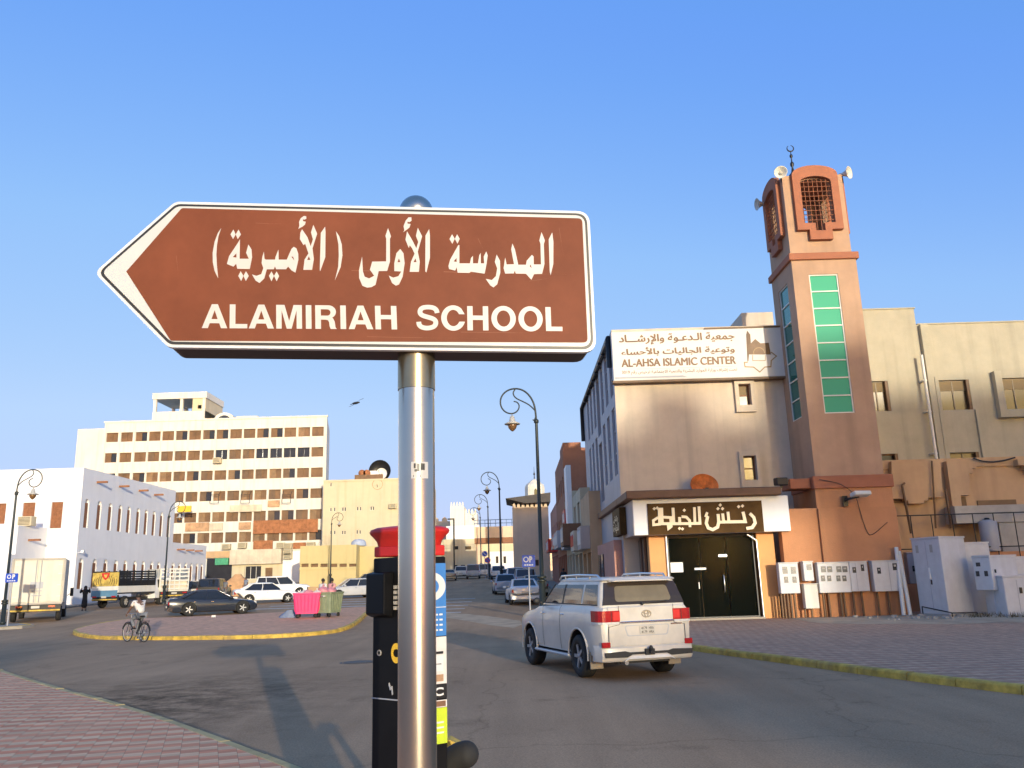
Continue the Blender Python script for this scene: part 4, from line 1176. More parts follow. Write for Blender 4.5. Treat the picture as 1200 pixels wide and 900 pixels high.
m = MB(); cp = [P(960, 562, Ym - .25), P(985, 566, Ym - .25), P(1003, 580, Ym - .25), P(1008, 600, Ym - .25), P(1016, 625, Ym - .25), P(1022, 628, Ym - .25), P(1040, 612, Ym - .25)]
tag(m.tube(chaikin(cp, 2), .012, 4).build('cable', M['black']), 'thin black cable looping across the orange minaret base', 'cable')

# ---- yellowish building behind, right
Yr = 39.0
t = bld('school_building', 'yellowish plain building with brown-framed windows to the right of the minaret', loc=(20, Yr, .1))
k6 = lambda x, y, Y=Yr: P(1000 + x / 3.335, 350 + y / 3.335, Y)
xs = k6(240, 70).x
zA, zB = k6(140, 42).z, k6(400, 98).z
rr_ = []
def kr(x0, y0, x1, y1, Y=Yr): a = k6(x0, (y0 + y1) / 2, Y); c = k6(x1, (y0 + y1) / 2, Y); return (a.x, k6((x0 + x1) / 2, y1, Y).z, c.x, k6((x0 + x1) / 2, y0, Y).z)
R1 = kr(337, 317, 460, 435); R2 = kr(578, 308, 760, 432); R3 = kr(55, 322, 142, 440); R4 = kr(112, 606, 176, 640); R5 = kr(378, 600, 492, 626); R6 = kr(640, 590, 760, 622)
R4 = (R4[0], R4[1] - .6, R4[2], R4[3]); R5 = (R5[0], R5[1] - .8, R5[2], R5[3])
w = MB(); wall(w, fy(Yr), 14.4, xs, -.1, zA, [R3, R4], .3); wall(w, fy(Yr), xs, 34, -.1, zB, [R1, R2, R5], .3)
shell(w, 14.4, xs, Yr, 56, zB, zA, 'flt'); shell(w, 14.4, 34, Yr, 56, -.1, zB, 'ft')
w.box(14.5, xs - .1, Yr + .3, 55, zA - .5, zA - .4); w.box(xs, 33.9, Yr + .3, 55, zB - .5, zB - .4)
w.box(14.4, xs + .05, Yr - .05, Yr + .3, zA, zA + .06); w.box(xs + .06, 34, Yr - .05, Yr + .3, zB, zB + .06)
# projecting fins beside the windows and the raised surround on the right
a = k6(306, 305).x; c = k6(320, 305).x; w.box(a, c, Yr - .25, Yr - .003, 5.5, R1[3] + .12)
a = k6(244, 100).x; w.box(a + .1, a + .45, Yr - .22, Yr - .003, 5.5, zB - .05)
c = R1[2]; w.box(c + .04, c + .16, Yr - .12, Yr - .003, 5.5, R1[1] - .02)
a, cc, e, g = R2[0] - .35, R2[1] - .4, R2[2] + .3, R2[3] + .1
w.box(a, R2[0] - .02, Yr - .3, Yr - .003, cc, g + .2); w.box(R2[0] - .02, e, Yr - .3, Yr - .003, cc, R2[1] - .03)
w.build('wall', M['cream_wall'], t, world=True)
mm('rust_frame', (.30, .24, .16), .5, var=.1)
mm('tan_glass', (.13, .09, .045), .25, var=.15, scale=1, spec=.6)
for r_, mu in ((R1, (2, 1)), (R2, (3, 1)), (R3, (2, 1)), (R4, (1, 1)), (R5, (2, 1))):
    pane(t, fy(Yr), r_, .22, frame=M['rust_frame'] if r_ is not R4 else M['wood'], glass=M['tan_glass'] if r_ is not R4 else M['win_dark'], mull=mu)
    m = MB(); m.prism([(r_[0] + .06, r_[1] + (r_[3] - r_[1]) * .66), (r_[2] - .06, r_[1] + (r_[3] - r_[1]) * .66), (r_[2] - .06, r_[3] - .05), (r_[0] + .06, r_[3] - .05)], fy(Yr), .195, .215)
    if r_ in (R1, R2, R3): m.build('blind', M['blind'], t, world=True)
    m = MB(); m.box(r_[2] - .14, r_[2] - .004, Yr + .01, Yr + .17, r_[1] + .002, r_[3] - .002); m.build('dark_jamb', M['shutter'], t, world=True)
p0_, p1_ = k6(266, 220, Yr - .4), k6(333, 628, Yr - .4)
pipe = MB(); pipe.tube([(p0_.x, Yr - .4, p0_.z), (p0_.x, Yr - .4, p1_.z - 4.8)], .07, 8)
for z in (7, 9, 10.5): pipe.box(p0_.x - .1, p0_.x + .1, Yr - .4, Yr - .01, z, z + .06)
pipe.build('drainpipe', M['frame_white'], t, world=True)
# lower wall in front with stepped relief
Yl = 36.0
t = bld('stepped_wall', 'beige boundary building with stepped battlement relief beside the minaret', loc=(19, Yl, .1))
kl = lambda x, y: P(1000 + x / 3.335, 350 + y / 3.335, Yl)
lz = kl(400, 628).z
w = MB(); w.box(mx1 + .25, 34, Yl, Yl + 2.9, 0, lz)
w.box(mx1 + .25, 34, Yl - .08, Yl + .1, lz - .35, lz + .04)
def step_poly(x0, x1, lz_, dirn=1):
    return
kz = lambda x, y: (lambda p: (p.x, p.z))(kl(x, y))
fl_ = fy(Yl)
w.prism([kz(*p) for p in ((135, 640), (325, 640), (335, 778), (277, 780), (277, 792), (262, 792), (262, 803), (200, 803), (200, 792), (188, 792), (188, 785), (138, 785))], fl_, -.35, -.09)
w.prism([kz(*p) for p in ((460, 640), (460, 668), (447, 668), (447, 688), (433, 688), (437, 772), (400, 772), (406, 832), (372, 836), (345, 640))], fl_, -.42, -.09)
w.prism([kz(*p) for p in ((620, 632), (760, 632), (760, 690), (668, 690), (668, 672), (650, 672), (650, 655), (625, 655))], fl_, -.4, -.09)
w.build('wall', M['ochre'], t, world=True)
m = MB()
for x0, y0, x1, y1 in ((402, 775, 436, 835), (488, 785, 632, 830), (140, 785, 200, 800)):
    a, c = kl(x0, y1), kl(x1, y0); m.box(a.x, c.x, Yl - .06, Yl - .004, a.z, c.z)
m.build('recess', M['shutter'], t, world=True)
m = MB(); m.tube([kl(180, 725) + Vector((0, -.5, 0)), kl(170, 735) + Vector((0, -.5, 0)), kl(175, 760) + Vector((0, -.5, 0)), kl(205, 920) + Vector((0, -.5, 0))], .05, 6); m.tube([kl(285, 640) + Vector((0, -.5, 0)), kl(300, 900) + Vector((0, -.5, 0))], .04, 6)
m.tube([kl(333, 750) + Vector((0, -.6, 0)), kl(355, 900) + Vector((0, -.6, 0))], .05, 6)
m.build('drainpipe', M['shutter'], t, world=True)
m = MB(); m.tube(chaikin([kl(460, 628) + Vector((0, -.2, .02)), kl(500, 640) + Vector((0, -.2, 0)), kl(560, 640) + Vector((0, -.2, 0)), kl(622, 625) + Vector((0, -.2, .02))], 2), .035, 5)
tag(m.build('cable', M['black']), 'thick black cable sagging along the stepped wall top', 'cable')
# railing and concrete lean-to between wall and cabinets
Yf_ = 34.6
t = bld('metal_fence', 'thin dark metal fence behind the electrical cabinets', 'fence', loc=(17, Yf_, .1))
fa, fb = P(1041, 605, Yf_), P(1200, 600, Yf_)
m = MB()
m.tube([(fa.x, Yf_, fa.z), (fb.x + 2, Yf_, fb.z)], .025, 5); m.tube([(fa.x, Yf_, fa.z - 1.35), (fb.x + 2, Yf_, fa.z - 1.35)], .025, 5)
m.build('rail', M['black_metal'], t, world=True)
for k in range(9):
    x = fa.x + .05 + k * .85
    m = MB(); m.tube([(x, Yf_, fa.z + .02), (x, Yf_, 2.0)], .022, 5); m.build('post', M['black_metal'], t, world=True)
t = bld('low_wall', 'rough grey and orange masonry wall behind the electrical cabinets', 'wall', loc=(18, 35, .1))
m = MB(); m.box(mx1 + .3, 32, Yf_ + .1, Yf_ + .4, 0, 2.4); m.build('wall', M['orange_wall'], t, world=True)
m = MB(); a = P(1118, 596, Yf_ + .5); m.box(a.x, 32, Yf_ + .45, Yl - .1, 3.6, a.z + .1); m.box(P(1170, 600, 35).x, 32, Yf_ + .5, Yl - .12, 1.0, 3.58); m.build('concrete_slab', M['concrete'], t, world=True)
tk = P(1158, 620, Yf_ + .3); c_ = empty('water_tank', (tk.x, Yf_ + .28, 2.42), 'upright grey water tank behind the fence', 'tank')
m = MB(); m.lathe([(.02, 0), (.33, 0), (.35, .04), (.35, 1.15), (.3, 1.25), (.02, 1.3)], (0, .0, 0), 16); m.build('drum', M['grey_panel'], c_)
m = MB(); m.lathe([(.1, 1.29), (.1, 1.36), (.02, 1.37)], (0, 0, 0), 10); m.build('lid', M['black_metal'], c_)

# ---- row of old shops along the right of the street
def shopblock(y0, y1, z1, mname, name, label, x=3.9, x1=14, floors=2, canopy=None, boards=(), shutters=True):
    zb = gz(y0)
    t = bld(name, label, 'shop', loc=(x, (y0 + y1) / 2, zb))
    fl = fxl(x); n = max(2, int((y1 - y0) / 2.6)); st = (y1 - y0) / n
    low = [(y0 + k * st + .3, zb + .3, y0 + (k + 1) * st - .3, zb + 2.9) for k in range(n)]
    upw = [(y0 + k * st + .8, zb + 4.6 + f * 3.1, y0 + (k + 1) * st - .8, zb + 6.0 + f * 3.1) for k in range(n) for f in range(floors - 1) if zb + 6.0 + f * 3.1 < z1 - .4]
    w = MB(); wall(w, fl, y0, y1, zb - .3, z1, low + upw, .3); shell(w, x, x1, y0, y1, zb - .3, z1, 'lt'); w.box(x + .1, x1, y0 + .1, y1 - .1, z1 - .4, z1 - .3)
    w.build('wall', M[mname], t, world=True)
    for k, r_ in enumerate(low):
        m = MB(); m.quad(*[fl(u, v, .25) for u, v in ((r_[0], r_[1]), (r_[2], r_[1]), (r_[2], r_[3]), (r_[0], r_[3]))])
        for j in range(6): m.prism([(r_[0] + (r_[2] - r_[0]) * (j + .3) / 6, r_[1]), (r_[0] + (r_[2] - r_[0]) * (j + .7) / 6, r_[1]), (r_[0] + (r_[2] - r_[0]) * (j + .7) / 6, r_[3]), (r_[0] + (r_[2] - r_[0]) * (j + .3) / 6, r_[3])], fl, .2, .248)
        m.build('shutter' if k % 3 else 'shop_window', M['grey_panel'] if k % 3 else M['win_dark'], t, world=True)
    for r_ in upw: pane(t, fl, r_, .2, frame=M['wood'], mull=(2, 1))
    for (a, c, za, zb_, pr, mn) in boards:
        m = MB(); m.box(x - pr, x - .01, a, c, za, zb_); m.build('signboard', M[mn], t, world=True)
        if zb_ - za < 1.6:
            m = MB(); fb_ = lambda u, v, d: (x - pr + d, u, v)
            for j in range(5): m.prism([(a + (c - a) * (.12 + j * .16), za + .25), (a + (c - a) * (.22 + j * .16), za + .25), (a + (c - a) * (.2 + j * .16), zb_ - .2 - .1 * (j % 2)), (a + (c - a) * (.13 + j * .16), zb_ - .3)], fb_, -.04, -.002)
            m.build('lettering', M['frame_white'] if mn not in ('white_paint', 'frame_white', 'faded_board') else M['red'], t, world=True)
    return t
shopblock(44.3, 50.2, 6.3, 'ochre', 'old_shop', 'ochre corner shop next to the panelled side wall', floors=1, boards=((44.6, 47, 3.3, 4.5, .5, 'side_panel'), (47.3, 50, 3.3, 4.4, .7, 'faded_board')))
shopblock(50.25, 57, 7.1, 'old_cream', 'old_shop', 'cream shop with dark hanging signboards halfway along the row', boards=((50.5, 53.4, 3.7, 5.0, 1.1, 'brown_coping'), (53.6, 56.8, 3.6, 4.8, .9, 'grey_panel')))
shopblock(57.05, 66, 7.6, 'old_cream', 'old_shop', 'shabby shop with a tall white vertical signboard', boards=((57.3, 59.6, 4.6, 9.4, .35, 'white_paint'), (60, 65.5, 3.9, 5.1, 1.0, 'grey_panel'), (60.2, 63, 5.5, 6.6, .4, 'red')))
t = shopblock(66.05, 80, 11.7, 'red_wall', 'red_house', 'tall red-brown rendered house rising above the row of shops', floors=3, boards=((66.5, 70, 4.1, 5.2, .9, 'red'), (70.5, 76, 4.2, 5.2, .8, 'faded_board')))
w = MB(); w.box(3.95, 5.4, 66.3, 71, 11.3, 12.4); w.lathe([(1.5, 11.4), (1.45, 12.2), (1.1, 12.9), (.02, 13.1)], (5.6, 73.5, 0), 16); w.build('roof_turret', M['red_wall'], t, world=True)
shopblock(80.05, 94.5, 8.8, 'pink_wall', 'old_shop', 'dull red shop at the far end of the row', floors=2, boards=((80.5, 86, 4.2, 5.4, .9, 'red'), (87, 93, 4.4, 5.5, .7, 'faded_board')))

# ---- tan house with battlements and canopy, closing the row
Yt = 95.0
t = bld('tan_house', 'windowless tan house with battlements under a dark flat canopy', loc=(1.6, Yt, gz(Yt)))
ta, tb = P(601.5, 640, Yt).x, P(641, 640, Yt).x + .3
tz = P(620, 594, Yt).z
r_ = rect(624.5, 656, 631.5, 663, Yt)
w = MB(); wall(w, fy(Yt), ta, tb, gz(Yt) - .3, tz, [r_], .2); shell(w, ta, tb, Yt, Yt + 9, gz(Yt) - .3, tz, 'f')
n = 8
for k in range(n):
    u = ta + (tb - ta) * k / n
    w.prism([(u + .03, tz), (u + (tb - ta) / n - .12, tz), (u + (tb - ta) / n - .16, tz + .3), (u + (tb - ta) / n / 2 - .05, tz + .48), (u + .07, tz + .3)], fy(Yt), 0, .3)
w.build('wall', M['tan_wall'], t, world=True)
pane(t, fy(Yt), r_, .15, frame=M['wood'])
w = MB(); a = P(593, 585, Yt - 1)
w.prism([(lambda p: (p.x, p.z))(P(x, y, Yt - 1)) for x, y in ((592.5, 584), (645, 577), (645, 588), (615, 589.5))], fy(Yt - 1.0), 0, 9)
w.build('canopy', M['dark_roof'], t, world=True)
w = MB()
for x in (ta + .2, tb - .3):
    w.box(x, x + .12, Yt + .35, Yt + .47, tz, a.z - .3)
w.build('canopy_post', M['black_metal'], t, world=True)

# ---- white minaret behind it
Yq = 122.0
p = P(627.5, 600, Yq); z1 = P(627, 566, Yq).z; z2 = P(627, 576, Yq).z
t = bld('white_minaret', 'distant white minaret head with a little dome above the tan house', 'tower', loc=(p.x, Yq, gz(Yq)))
rw = (P(639, 575, Yq).x - P(616, 575, Yq).x) / 2
w = MB(); w.lathe([(rw, gz(Yq)), (rw, P(627, 590, Yq).z), (rw * 1.08, P(627, 589, Yq).z), (rw, P(627, 587, Yq).z), (rw, P(627, 571, Yq).z), (rw * .9, P(627, 568, Yq).z), (rw * .3, P(627, 562.5, Yq).z), (.05, P(627, 561, Yq).z)], (p.x, Yq, 0), 8)
w.sm = [False] * len(w.sm)
w.build('tower', M['old_white'], t, world=True)
w = MB(); w.lathe([(.12, z1 + .3), (.05, z1 + 1.1), (.15, z1 + 1.3), (.04, z1 + 1.6), (.02, P(626, 547, Yq).z)], (p.x, Yq, 0), 8); w.build('finial', M['black_metal'], t, world=True)
w = MB(); zz = P(627, 577, Yq).z
w.prism([(-.2, -.45), (.2, -.45), (.2, .2), (0, .45), (-.2, .2)], lambda u, v, d: (p.x + .1 + u, Yq - rw * .995 + d, zz + v), -.04, .3); w.build('window', M['win_dark'], t, world=True)

# ---- far end of the street
def far(name, label, px0, px1, py0, Y, m, py1=None, d=10, crenel=0, wins=None, cat='building'):
    a, c = P(px0, py0, Y), P(px1, py0, Y)
    zt = (a.z + c.z) / 2
    t = bld(name, label, cat, loc=((a.x + c.x) / 2, Y, gz(Y)))
    w = MB(); ws = wins or []
    rs = [rect(x0, y0, x1, y1, Y) for x0, y0, x1, y1 in ws]
    wall(w, fy(Y), a.x, c.x, gz(Y) - .4, zt, rs, .3); shell(w, a.x, c.x, Y, Y + d, gz(Y) - .4, zt, 'f')
    if crenel:
        n = crenel
        for k in range(n):
            u = a.x + (c.x - a.x) * (k + .15) / n; v = a.x + (c.x - a.x) * (k + .75) / n
            w.prism([(u, zt), (v, zt), (v, zt + .5), ((u + v) / 2, zt + 1.0), (u, zt + .5)], fy(Y), 0, .5)
    w.build('wall', M[m], t, world=True)
    for r_ in rs:
        m_ = MB(); m_.quad((r_[0], Y + .3, r_[1]), (r_[2], Y + .3, r_[1]), (r_[2], Y + .3, r_[3]), (r_[0], Y + .3, r_[3])); m_.build('window', M['win_dark'], t, world=True)
    return t
far('fort_tower', 'tall white fort tower with a ragged battlement at the street end', 527.5, 544, 593.5, 175, 'old_white', crenel=5, d=7, cat='tower')
far('fort_tower', 'shorter white fort tower right behind the taller one', 544.5, 559, 601.5, 178, 'old_white', crenel=4, d=7, cat='tower')
far('fort_wall', 'plain white wall block below the fort towers', 523, 562, 616, 170, 'white_wall', d=3, cat='wall')
far('market_building', 'pale market building with rows of signboards at the street end', 500, 562, 632, 165, 'old_cream', wins=[(533, 640, 537, 644), (545, 640, 552, 644), (533, 662, 536, 668), (540, 662, 545, 668), (549, 662, 555, 668)], d=4)
far('tan_building', 'low tan building behind the white fort wall', 496, 526.5, 611, 190, 'tan_wall', crenel=3)
far('arcade_building', 'long cream arcade building under the footbridge', 556, 606, 619, 185, 'old_cream', wins=[(575, 628, 580, 634), (586, 628, 591, 634), (596, 628, 600, 634)], d=8)
far('white_house', 'bright white house front behind the no-parking signs', 574, 604, 646, 150, 'white_wall', wins=[(581, 652, 584, 660), (590, 652, 593, 660)], d=6)
far('far_terrace', 'far-off cream rooftops left of the fort towers', 380, 500, 640, 240, 'old_cream', d=10)
far('far_terrace', 'far-off tan rooftops behind the cream arcade', 540, 680, 632, 260, 'tan_wall', d=10)
# footbridge
Yf = 142.0
t = bld('footbridge', 'brown footbridge with a blue railing across the street', 'bridge', loc=(-5, Yf, gz(Yf)))
a, c = P(556, 635, Yf), P(606, 634, Yf)
w = MB(); w.box(a.x, c.x + 1, Yf, Yf + 2.5, P(580, 636.5, Yf).z, P(580, 630, Yf).z); w.build('deck', M['wood'], t, world=True)
w = MB(); w.box(a.x, c.x + 1, Yf + .02, Yf + .2, P(580, 629.8, Yf).z, P(580, 617, Yf).z); w.build('parapet', M['tan_wall'], t, world=True)
w = MB()
for y in (609, 613): z = P(580, y, Yf).z; w.tube([(a.x, Yf + .1, z), (c.x + 1, Yf + .1, z)], .06, 5)
for k in range(10): x = a.x + (c.x + 1 - a.x) * k / 9; w.tube([(x, Yf + .1, P(580, 617, Yf).z), (x, Yf + .1, P(580, 609, Yf).z)], .05, 5)
mm('rail_blue', (.10, .16, .28), .5, var=.1)
w.build('railing', M['rail_blue'], t, world=True)
w = MB(); w.box(a.x + .2, a.x + 1.2, Yf + .4, Yf + 1.6, gz(Yf) - .2, P(580, 636.6, Yf).z); w.build('pier', M['tan_wall'], t, world=True)

# ---------------------------------------------------------------- unseen blocks added behind the camera, shaped to cast shade
def behind(name, s0, s1, z0, z1, L=170, d=12, m='ochre', roof=True):
    b = MB(); rz = math.atan2(.315, .949); sc = (s0 + s1) / 2
    c = Vector((.949 * sc + .315 * (L + d / 2), .315 * sc - .949 * (L + d / 2), (z0 + z1) / 2))
    b.obox(c, s1 - s0, d, z1 - z0, rz)
    o = b.build(name, M[m]); tag(o, kind='structure'); return o
behind('shade_block', 21.6, 28.5, 0, 37.0)
behind('shade_block', 28.6, 75, 0, 36.6, m='tan_wall')
behind('shade_block', 12.6, 21.5, 31.7, 34.7, m='ochre')
behind('shade_block', 16.6, 19.2, 34.72, 36.3, d=3, m='ochre')
behind('shade_block', 8.4, 21.5, 0, 25.6, m='old_cream')
behind('shade_block', 6.0, 8.3, 0, 24.9, m='old_cream')
behind('shade_block', -75, -5.6, 0, 27.3, m='old_cream')

# ---------------------------------------------------------------- direction sign on its steel post
PSI = R(6.0)
sd, sn = Vector((math.cos(PSI), math.sin(PSI), 0)), Vector((-math.sin(PSI), math.cos(PSI), 0))   # along the face, away from the camera
SK = 1.65
S0 = Vector((-.22 * SK, 2.0 * SK, EYE))
def onsign(px, py):
    r = ray(px, py); c = Vector((0, 0, EYE))
    t_ = sn.dot(S0 - c) / sn.dot(r); p = c + r * t_
    return ((p - S0).dot(sd), p.z)
def fsg(u, v, d): p = S0 + sd * u + sn * d * SK; return (p.x, p.y, v)
def rounded(pts, rad, n=6):
    out = []; N = len(pts)
    for i in range(N):
        a, b_, c = Vector(pts[i - 1]), Vector(pts[i]), Vector(pts[(i + 1) % N])
        r_ = rad[i] if isinstance(rad, (list, tuple)) else rad
        d1, d2 = (a - b_).normalized(), (c - b_).normalized()
        ang = d1.angle(d2); t_ = min(r_ / math.tan(ang / 2), (a - b_).length * .45, (c - b_).length * .45)
        p1, p2 = b_ + d1 * t_, b_ + d2 * t_
        for k in range(n + 1):
            f = k / n
            out.append(tuple(p1 * (1 - f) ** 2 + b_ * 2 * f * (1 - f) + p2 * f ** 2))
    return out
mm('sign_rim', (.66, .66, .65), .35, var=.06, scale=6)
mm('sign_white', (.56, .56, .53), .4, var=.04, scale=8)
mm('sign_black', (.015, .014, .014), .4, var=.1)
mm('sign_brown_face', (.185, .055, .026), .5, spec=.12, var=.16, scale=3.5)
mm('sign_case', (.060, .038, .030), .5, spec=.2, var=.15, scale=5)
mm('sign_letter', (.58, .54, .49), .4, var=.05, scale=20)
mm('post_band', (.36, .29, .18), .3, metal=.9, var=.1, scale=8)
sg = empty('road_sign', (S0.x + sn.x * .11, S0.y + sn.y * .11, .125), 'brown arrow-shaped direction sign reading ALAMIRIAH SCHOOL on a steel post', 'sign')
oo = [onsign(*p) for p in ((205.5, 236.2), (690.5, 247.6), (699, 412.8), (197, 407), (110.5, 319.5))]
rim = rounded(oo, [.05, .058, .058, .05, .033])
m = MB(); m.prism(rim, fsg, .0, .016); m.build('rim', M['sign_rim'], sg, world=True)
def inset(poly, d):
    n = len(poly); out = []
    A = sum(poly[i][0] * poly[(i + 1) % n][1] - poly[(i + 1) % n][0] * poly[i][1] for i in range(n))
    sgn_ = -1 if A > 0 else 1
    for i in range(n):
        a, b_, c = Vector(poly[i - 1]), Vector(poly[i]), Vector(poly[(i + 1) % n])
        e1, e2 = (b_ - a).normalized(), (c - b_).normalized()
        n1, n2 = Vector((e1.y, -e1.x)) * sgn_, Vector((e2.y, -e2.x)) * sgn_
        mm_ = (n1 + n2).normalized(); k = d / max(.3, mm_.dot(n1))
        out.append(tuple(b_ + mm_ * k))
    return out
bk = inset(oo, .0118); wh = inset(oo, .0225)
m = MB(); m.prism(rounded(bk, [.046, .05, .05, .046, .03]), fsg, -.0015, -.0003); m.build('border', M['sign_black'], sg, world=True)
m = MB(); m.prism(rounded(wh, [.043, .043, .043, .043, .026]), fsg, -.0025, -.0016); m.build('white_margin', M['sign_white'], sg, world=True)
br = [onsign(*p) for p in ((213.5, 244.5), (682, 256.5), (688.5, 401.8), (200.5, 399.7), (148.5, 318.7))]
m = MB(); m.prism(rounded(br, [.013, .02, .02, .013, .003]), fsg, -.0036, -.0026); m.build('face', M['sign_brown_face'], sg, world=True)
# the case behind the face
m = MB(); m.prism(rounded(inset(oo, .0066), [.05, .058, .058, .05, .033]), fsg, .0163, .118)
m.build('case', M['sign_case'], sg, world=True)
# post, collar, cap ball, sticker
pc = S0 + sn * .066 * SK + sd * (onsign(487.6, 430)[0] + .0)
zt_ = onsign(487, 412)[1]
m = MB(); m.tube([(pc.x, pc.y, .12), (pc.x, pc.y, zt_ - .14)], .075, 40); m.build('post', M['steel'], sg, world=True)
m = MB(); m.tube([(pc.x, pc.y, zt_ - .1395), (pc.x, pc.y, zt_ + .03)], .0785, 32); m.build('collar', M['post_band'], sg, world=True)
zt2 = onsign(480, 244)[1]
m = MB(); m.tube([(pc.x, pc.y, zt_ + .05), (pc.x, pc.y, zt2 + .015)], .05, 16); m.sphere((pc.x, pc.y, zt2 + .03), .076, n=24, m=16); m.build('cap', M['steel'], sg, world=True)
m = MB(); m.tube([(pc.x, pc.y, .126), (pc.x, pc.y, .145)], .17, 20); m.build('base_plate', M['steel'], sg, world=True)
mm('sticker_film', (.52, .50, .47), .3, var=.05)
stz = [EYE + (P(487, y, pc.y).z - EYE) for y in (544, 563)]
m = MB()
for k in range(6):
    a0, a1 = R(-100 + k * 9), R(-100 + (k + 1) * 9)
    m.quad(*[(pc.x + .0757 * math.cos(a), pc.y + .0757 * math.sin(a), z) for a, z in ((a0, stz[1]), (a1, stz[1]), (a1, stz[0]), (a0, stz[0]))])
m.build('sticker', M['sticker_film'], sg, world=True)
m = MB()
for (a0, a1, f0, f1) in ((-94, -72, .08, .2), (-90, -78, .4, .55), (-82, -74, .4, .9), (-92, -86, .6, .9), (-70, -58, .5, .9)):
    m.quad(*[(pc.x + .0761 * math.cos(R(a)), pc.y + .0761 * math.sin(R(a)), stz[1] + (stz[0] - stz[1]) * f) for a, f in ((a0, f0), (a1, f0), (a1, f1), (a0, f1))])
m.build('sticker_print', M['sign_black'], sg, world=True)
# Arabic lettering, drawn on the plane of the sign
GA = (510, 260, 8.0, 8.0); GB = (410, 250, 9.476, 9.476); GC = (330, 245, 9.474, 9.474); GD = (240, 255, 10.0, 10.0)
GL = [
 (GA, [[(1095,105),(1106,190),(1105,400),(1080,505),(1072,470),(1062,170)]]),
 (GA, [[(995,103),(1026,180),(1016,215),(1022,400),(1000,492),(925,495),(900,547),(850,492),(755,490),(745,462),(735,489),(655,490),(640,440),(655,340),(668,405),(738,403),(711,262),(722,208),(746,265),(777,408),(850,408),(856,370),(905,315),(920,330),(922,405),(990,405),(985,210),(974,180)], [(884,422),(893,403),(904,442)]]),
 (GA, [[(478,283),(491,320),(480,400),(462,491),(400,482),(334,472),(318,484),(210,482),(200,430),(187,462),(130,447),(124,420),(140,360),(217,223),(226,225),(226,395),(325,395),(335,345),(353,325),(353,395),(400,395),(412,320),(425,298),(427,395),(458,395),(454,330)], [(171,376),(200,343),(201,382)]]),
 (GA, [[(158,123),(183,165),(160,211),(134,167)]]), (GA, [[(205,123),(229,165),(208,210),(184.5,165)]]),
 (GA, [[(575,313),(606,370),(609,480),(580,590),(545,619),(515,600),(474,540),(530,551),(568,515),(580,440),(558,380)]]),
 (GB, [[(880,183),(889,250),(889,500),(850,662),(837,650),(840,255)]]),
 (GB, [[(755,168),(802,262),(754,432),(776,540),(767,656),(664,656),(680,543),(719,455),(690,392),(665,360),(655,392),(618,300),(635,208),(690,300),(738,395),(760,325),(734,258)], [(706,549),(728,505),(741,549)]]),
 (GB, [[(593,216),(606,195),(597,150),(620,90),(652,52),(683,52),(685,88),(665,105),(640,100),(640,122),(674,125),(662,165),(640,182)]]),
 (GB, [[(560,404),(596,450),(609,560),(586,710),(547,795),(512,809),(470,780),(434,698),(480,721),(540,705),(571,652),(494,648),(494,560),(518,450)], [(528,549),(545,506),(562,549)]]),
 (GB, [[(425,172),(457,262),(446,290),(446,540),(415,646),(321,648),(286,800),(240,826),(192,831),(140,810),(105,725),(103,640),(137,488),(141,560),(146,650),(165,710),(215,730),(272,700),(224,632),(250,543),(404,541),(405,290),(396,257)]]),
 (GC, [[(605,253),(642,310),(670,400),(677,520),(657,650),(594,797),(630,650),(637,520),(633,400)]]),
 (GC, [[(485,203),(490,260),(487,540),(430,697),(426,680),(438,272)]]),
 (GC, [[(355,183),(397,280),(345,442),(360,560),(341,681),(244,681),(258,568),(301,500),(265,392),(245,407),(206,340),(211,270),(230,232),(290,320),(325,420),(350,345),(329,265)], [(286,572),(305,528),(323,572)]]),
 (GC, [[(188,227),(200,195),(197,150),(215,110),(250,84),(276,88),(277,115),(255,125),(240,120),(240,143),(270,148),(262,180),(235,202)]]),
 (GD, [[(1045,350),(1076,368),(1098,430),(1099,502),(1065,651),(1020,626),(980,580),(955,612),(840,612),(825,577),(812,612),(730,613),(700,720),(645,773),(600,745),(557,673),(610,690),(665,670),(690,600),(670,540),(678,470),(696,408),(703,490),(720,500),(828,500),(832,470),(866,383),(869,500),(965,500),(990,440),(1020,374)], [(1015,464),(1038,464),(1054,513)]]),
 (GD, [[(785,638),(813,690),(785,753),(756,690)]]), (GD, [[(845,638),(874,690),(845,753),(815,690)]]),
 (GD, [[(515,323),(551,380),(558,470),(531,609),(385,606),(372,547),(340,581),(264,550),(290,458),(390,308),(416,262),(412,490),(520,490),(489,420)], [(331,471),(375,424),(376,476)]]),
 (GD, [[(340,148),(366,205),(335,259),(306,205)]]), (GD, [[(400,148),(428,205),(390,259),(367.5,205)]]),
 (GD, [[(425,636),(456,690),(430,750),(397,690)]]), (GD, [[(487,636),(519,690),(485,750),(457.5,690)]]),
 (GD, [[(196,132),(165,222),(147,330),(140,440),(146,560),(161,718),(119,630),(99,530),(97,420),(120,290),(158,190)]]),
]
m = MB()
for (ox, oy, sx, sy), loops in GL:
    lp = [[onsign(ox + x / sx, oy + y / sy) for x, y in l] for l in loops]
    m.prism(lp[0], fsg, -.0044, -.0037, holes=lp[1:])
m.build('arabic_lettering', M['sign_letter'], sg, world=True)
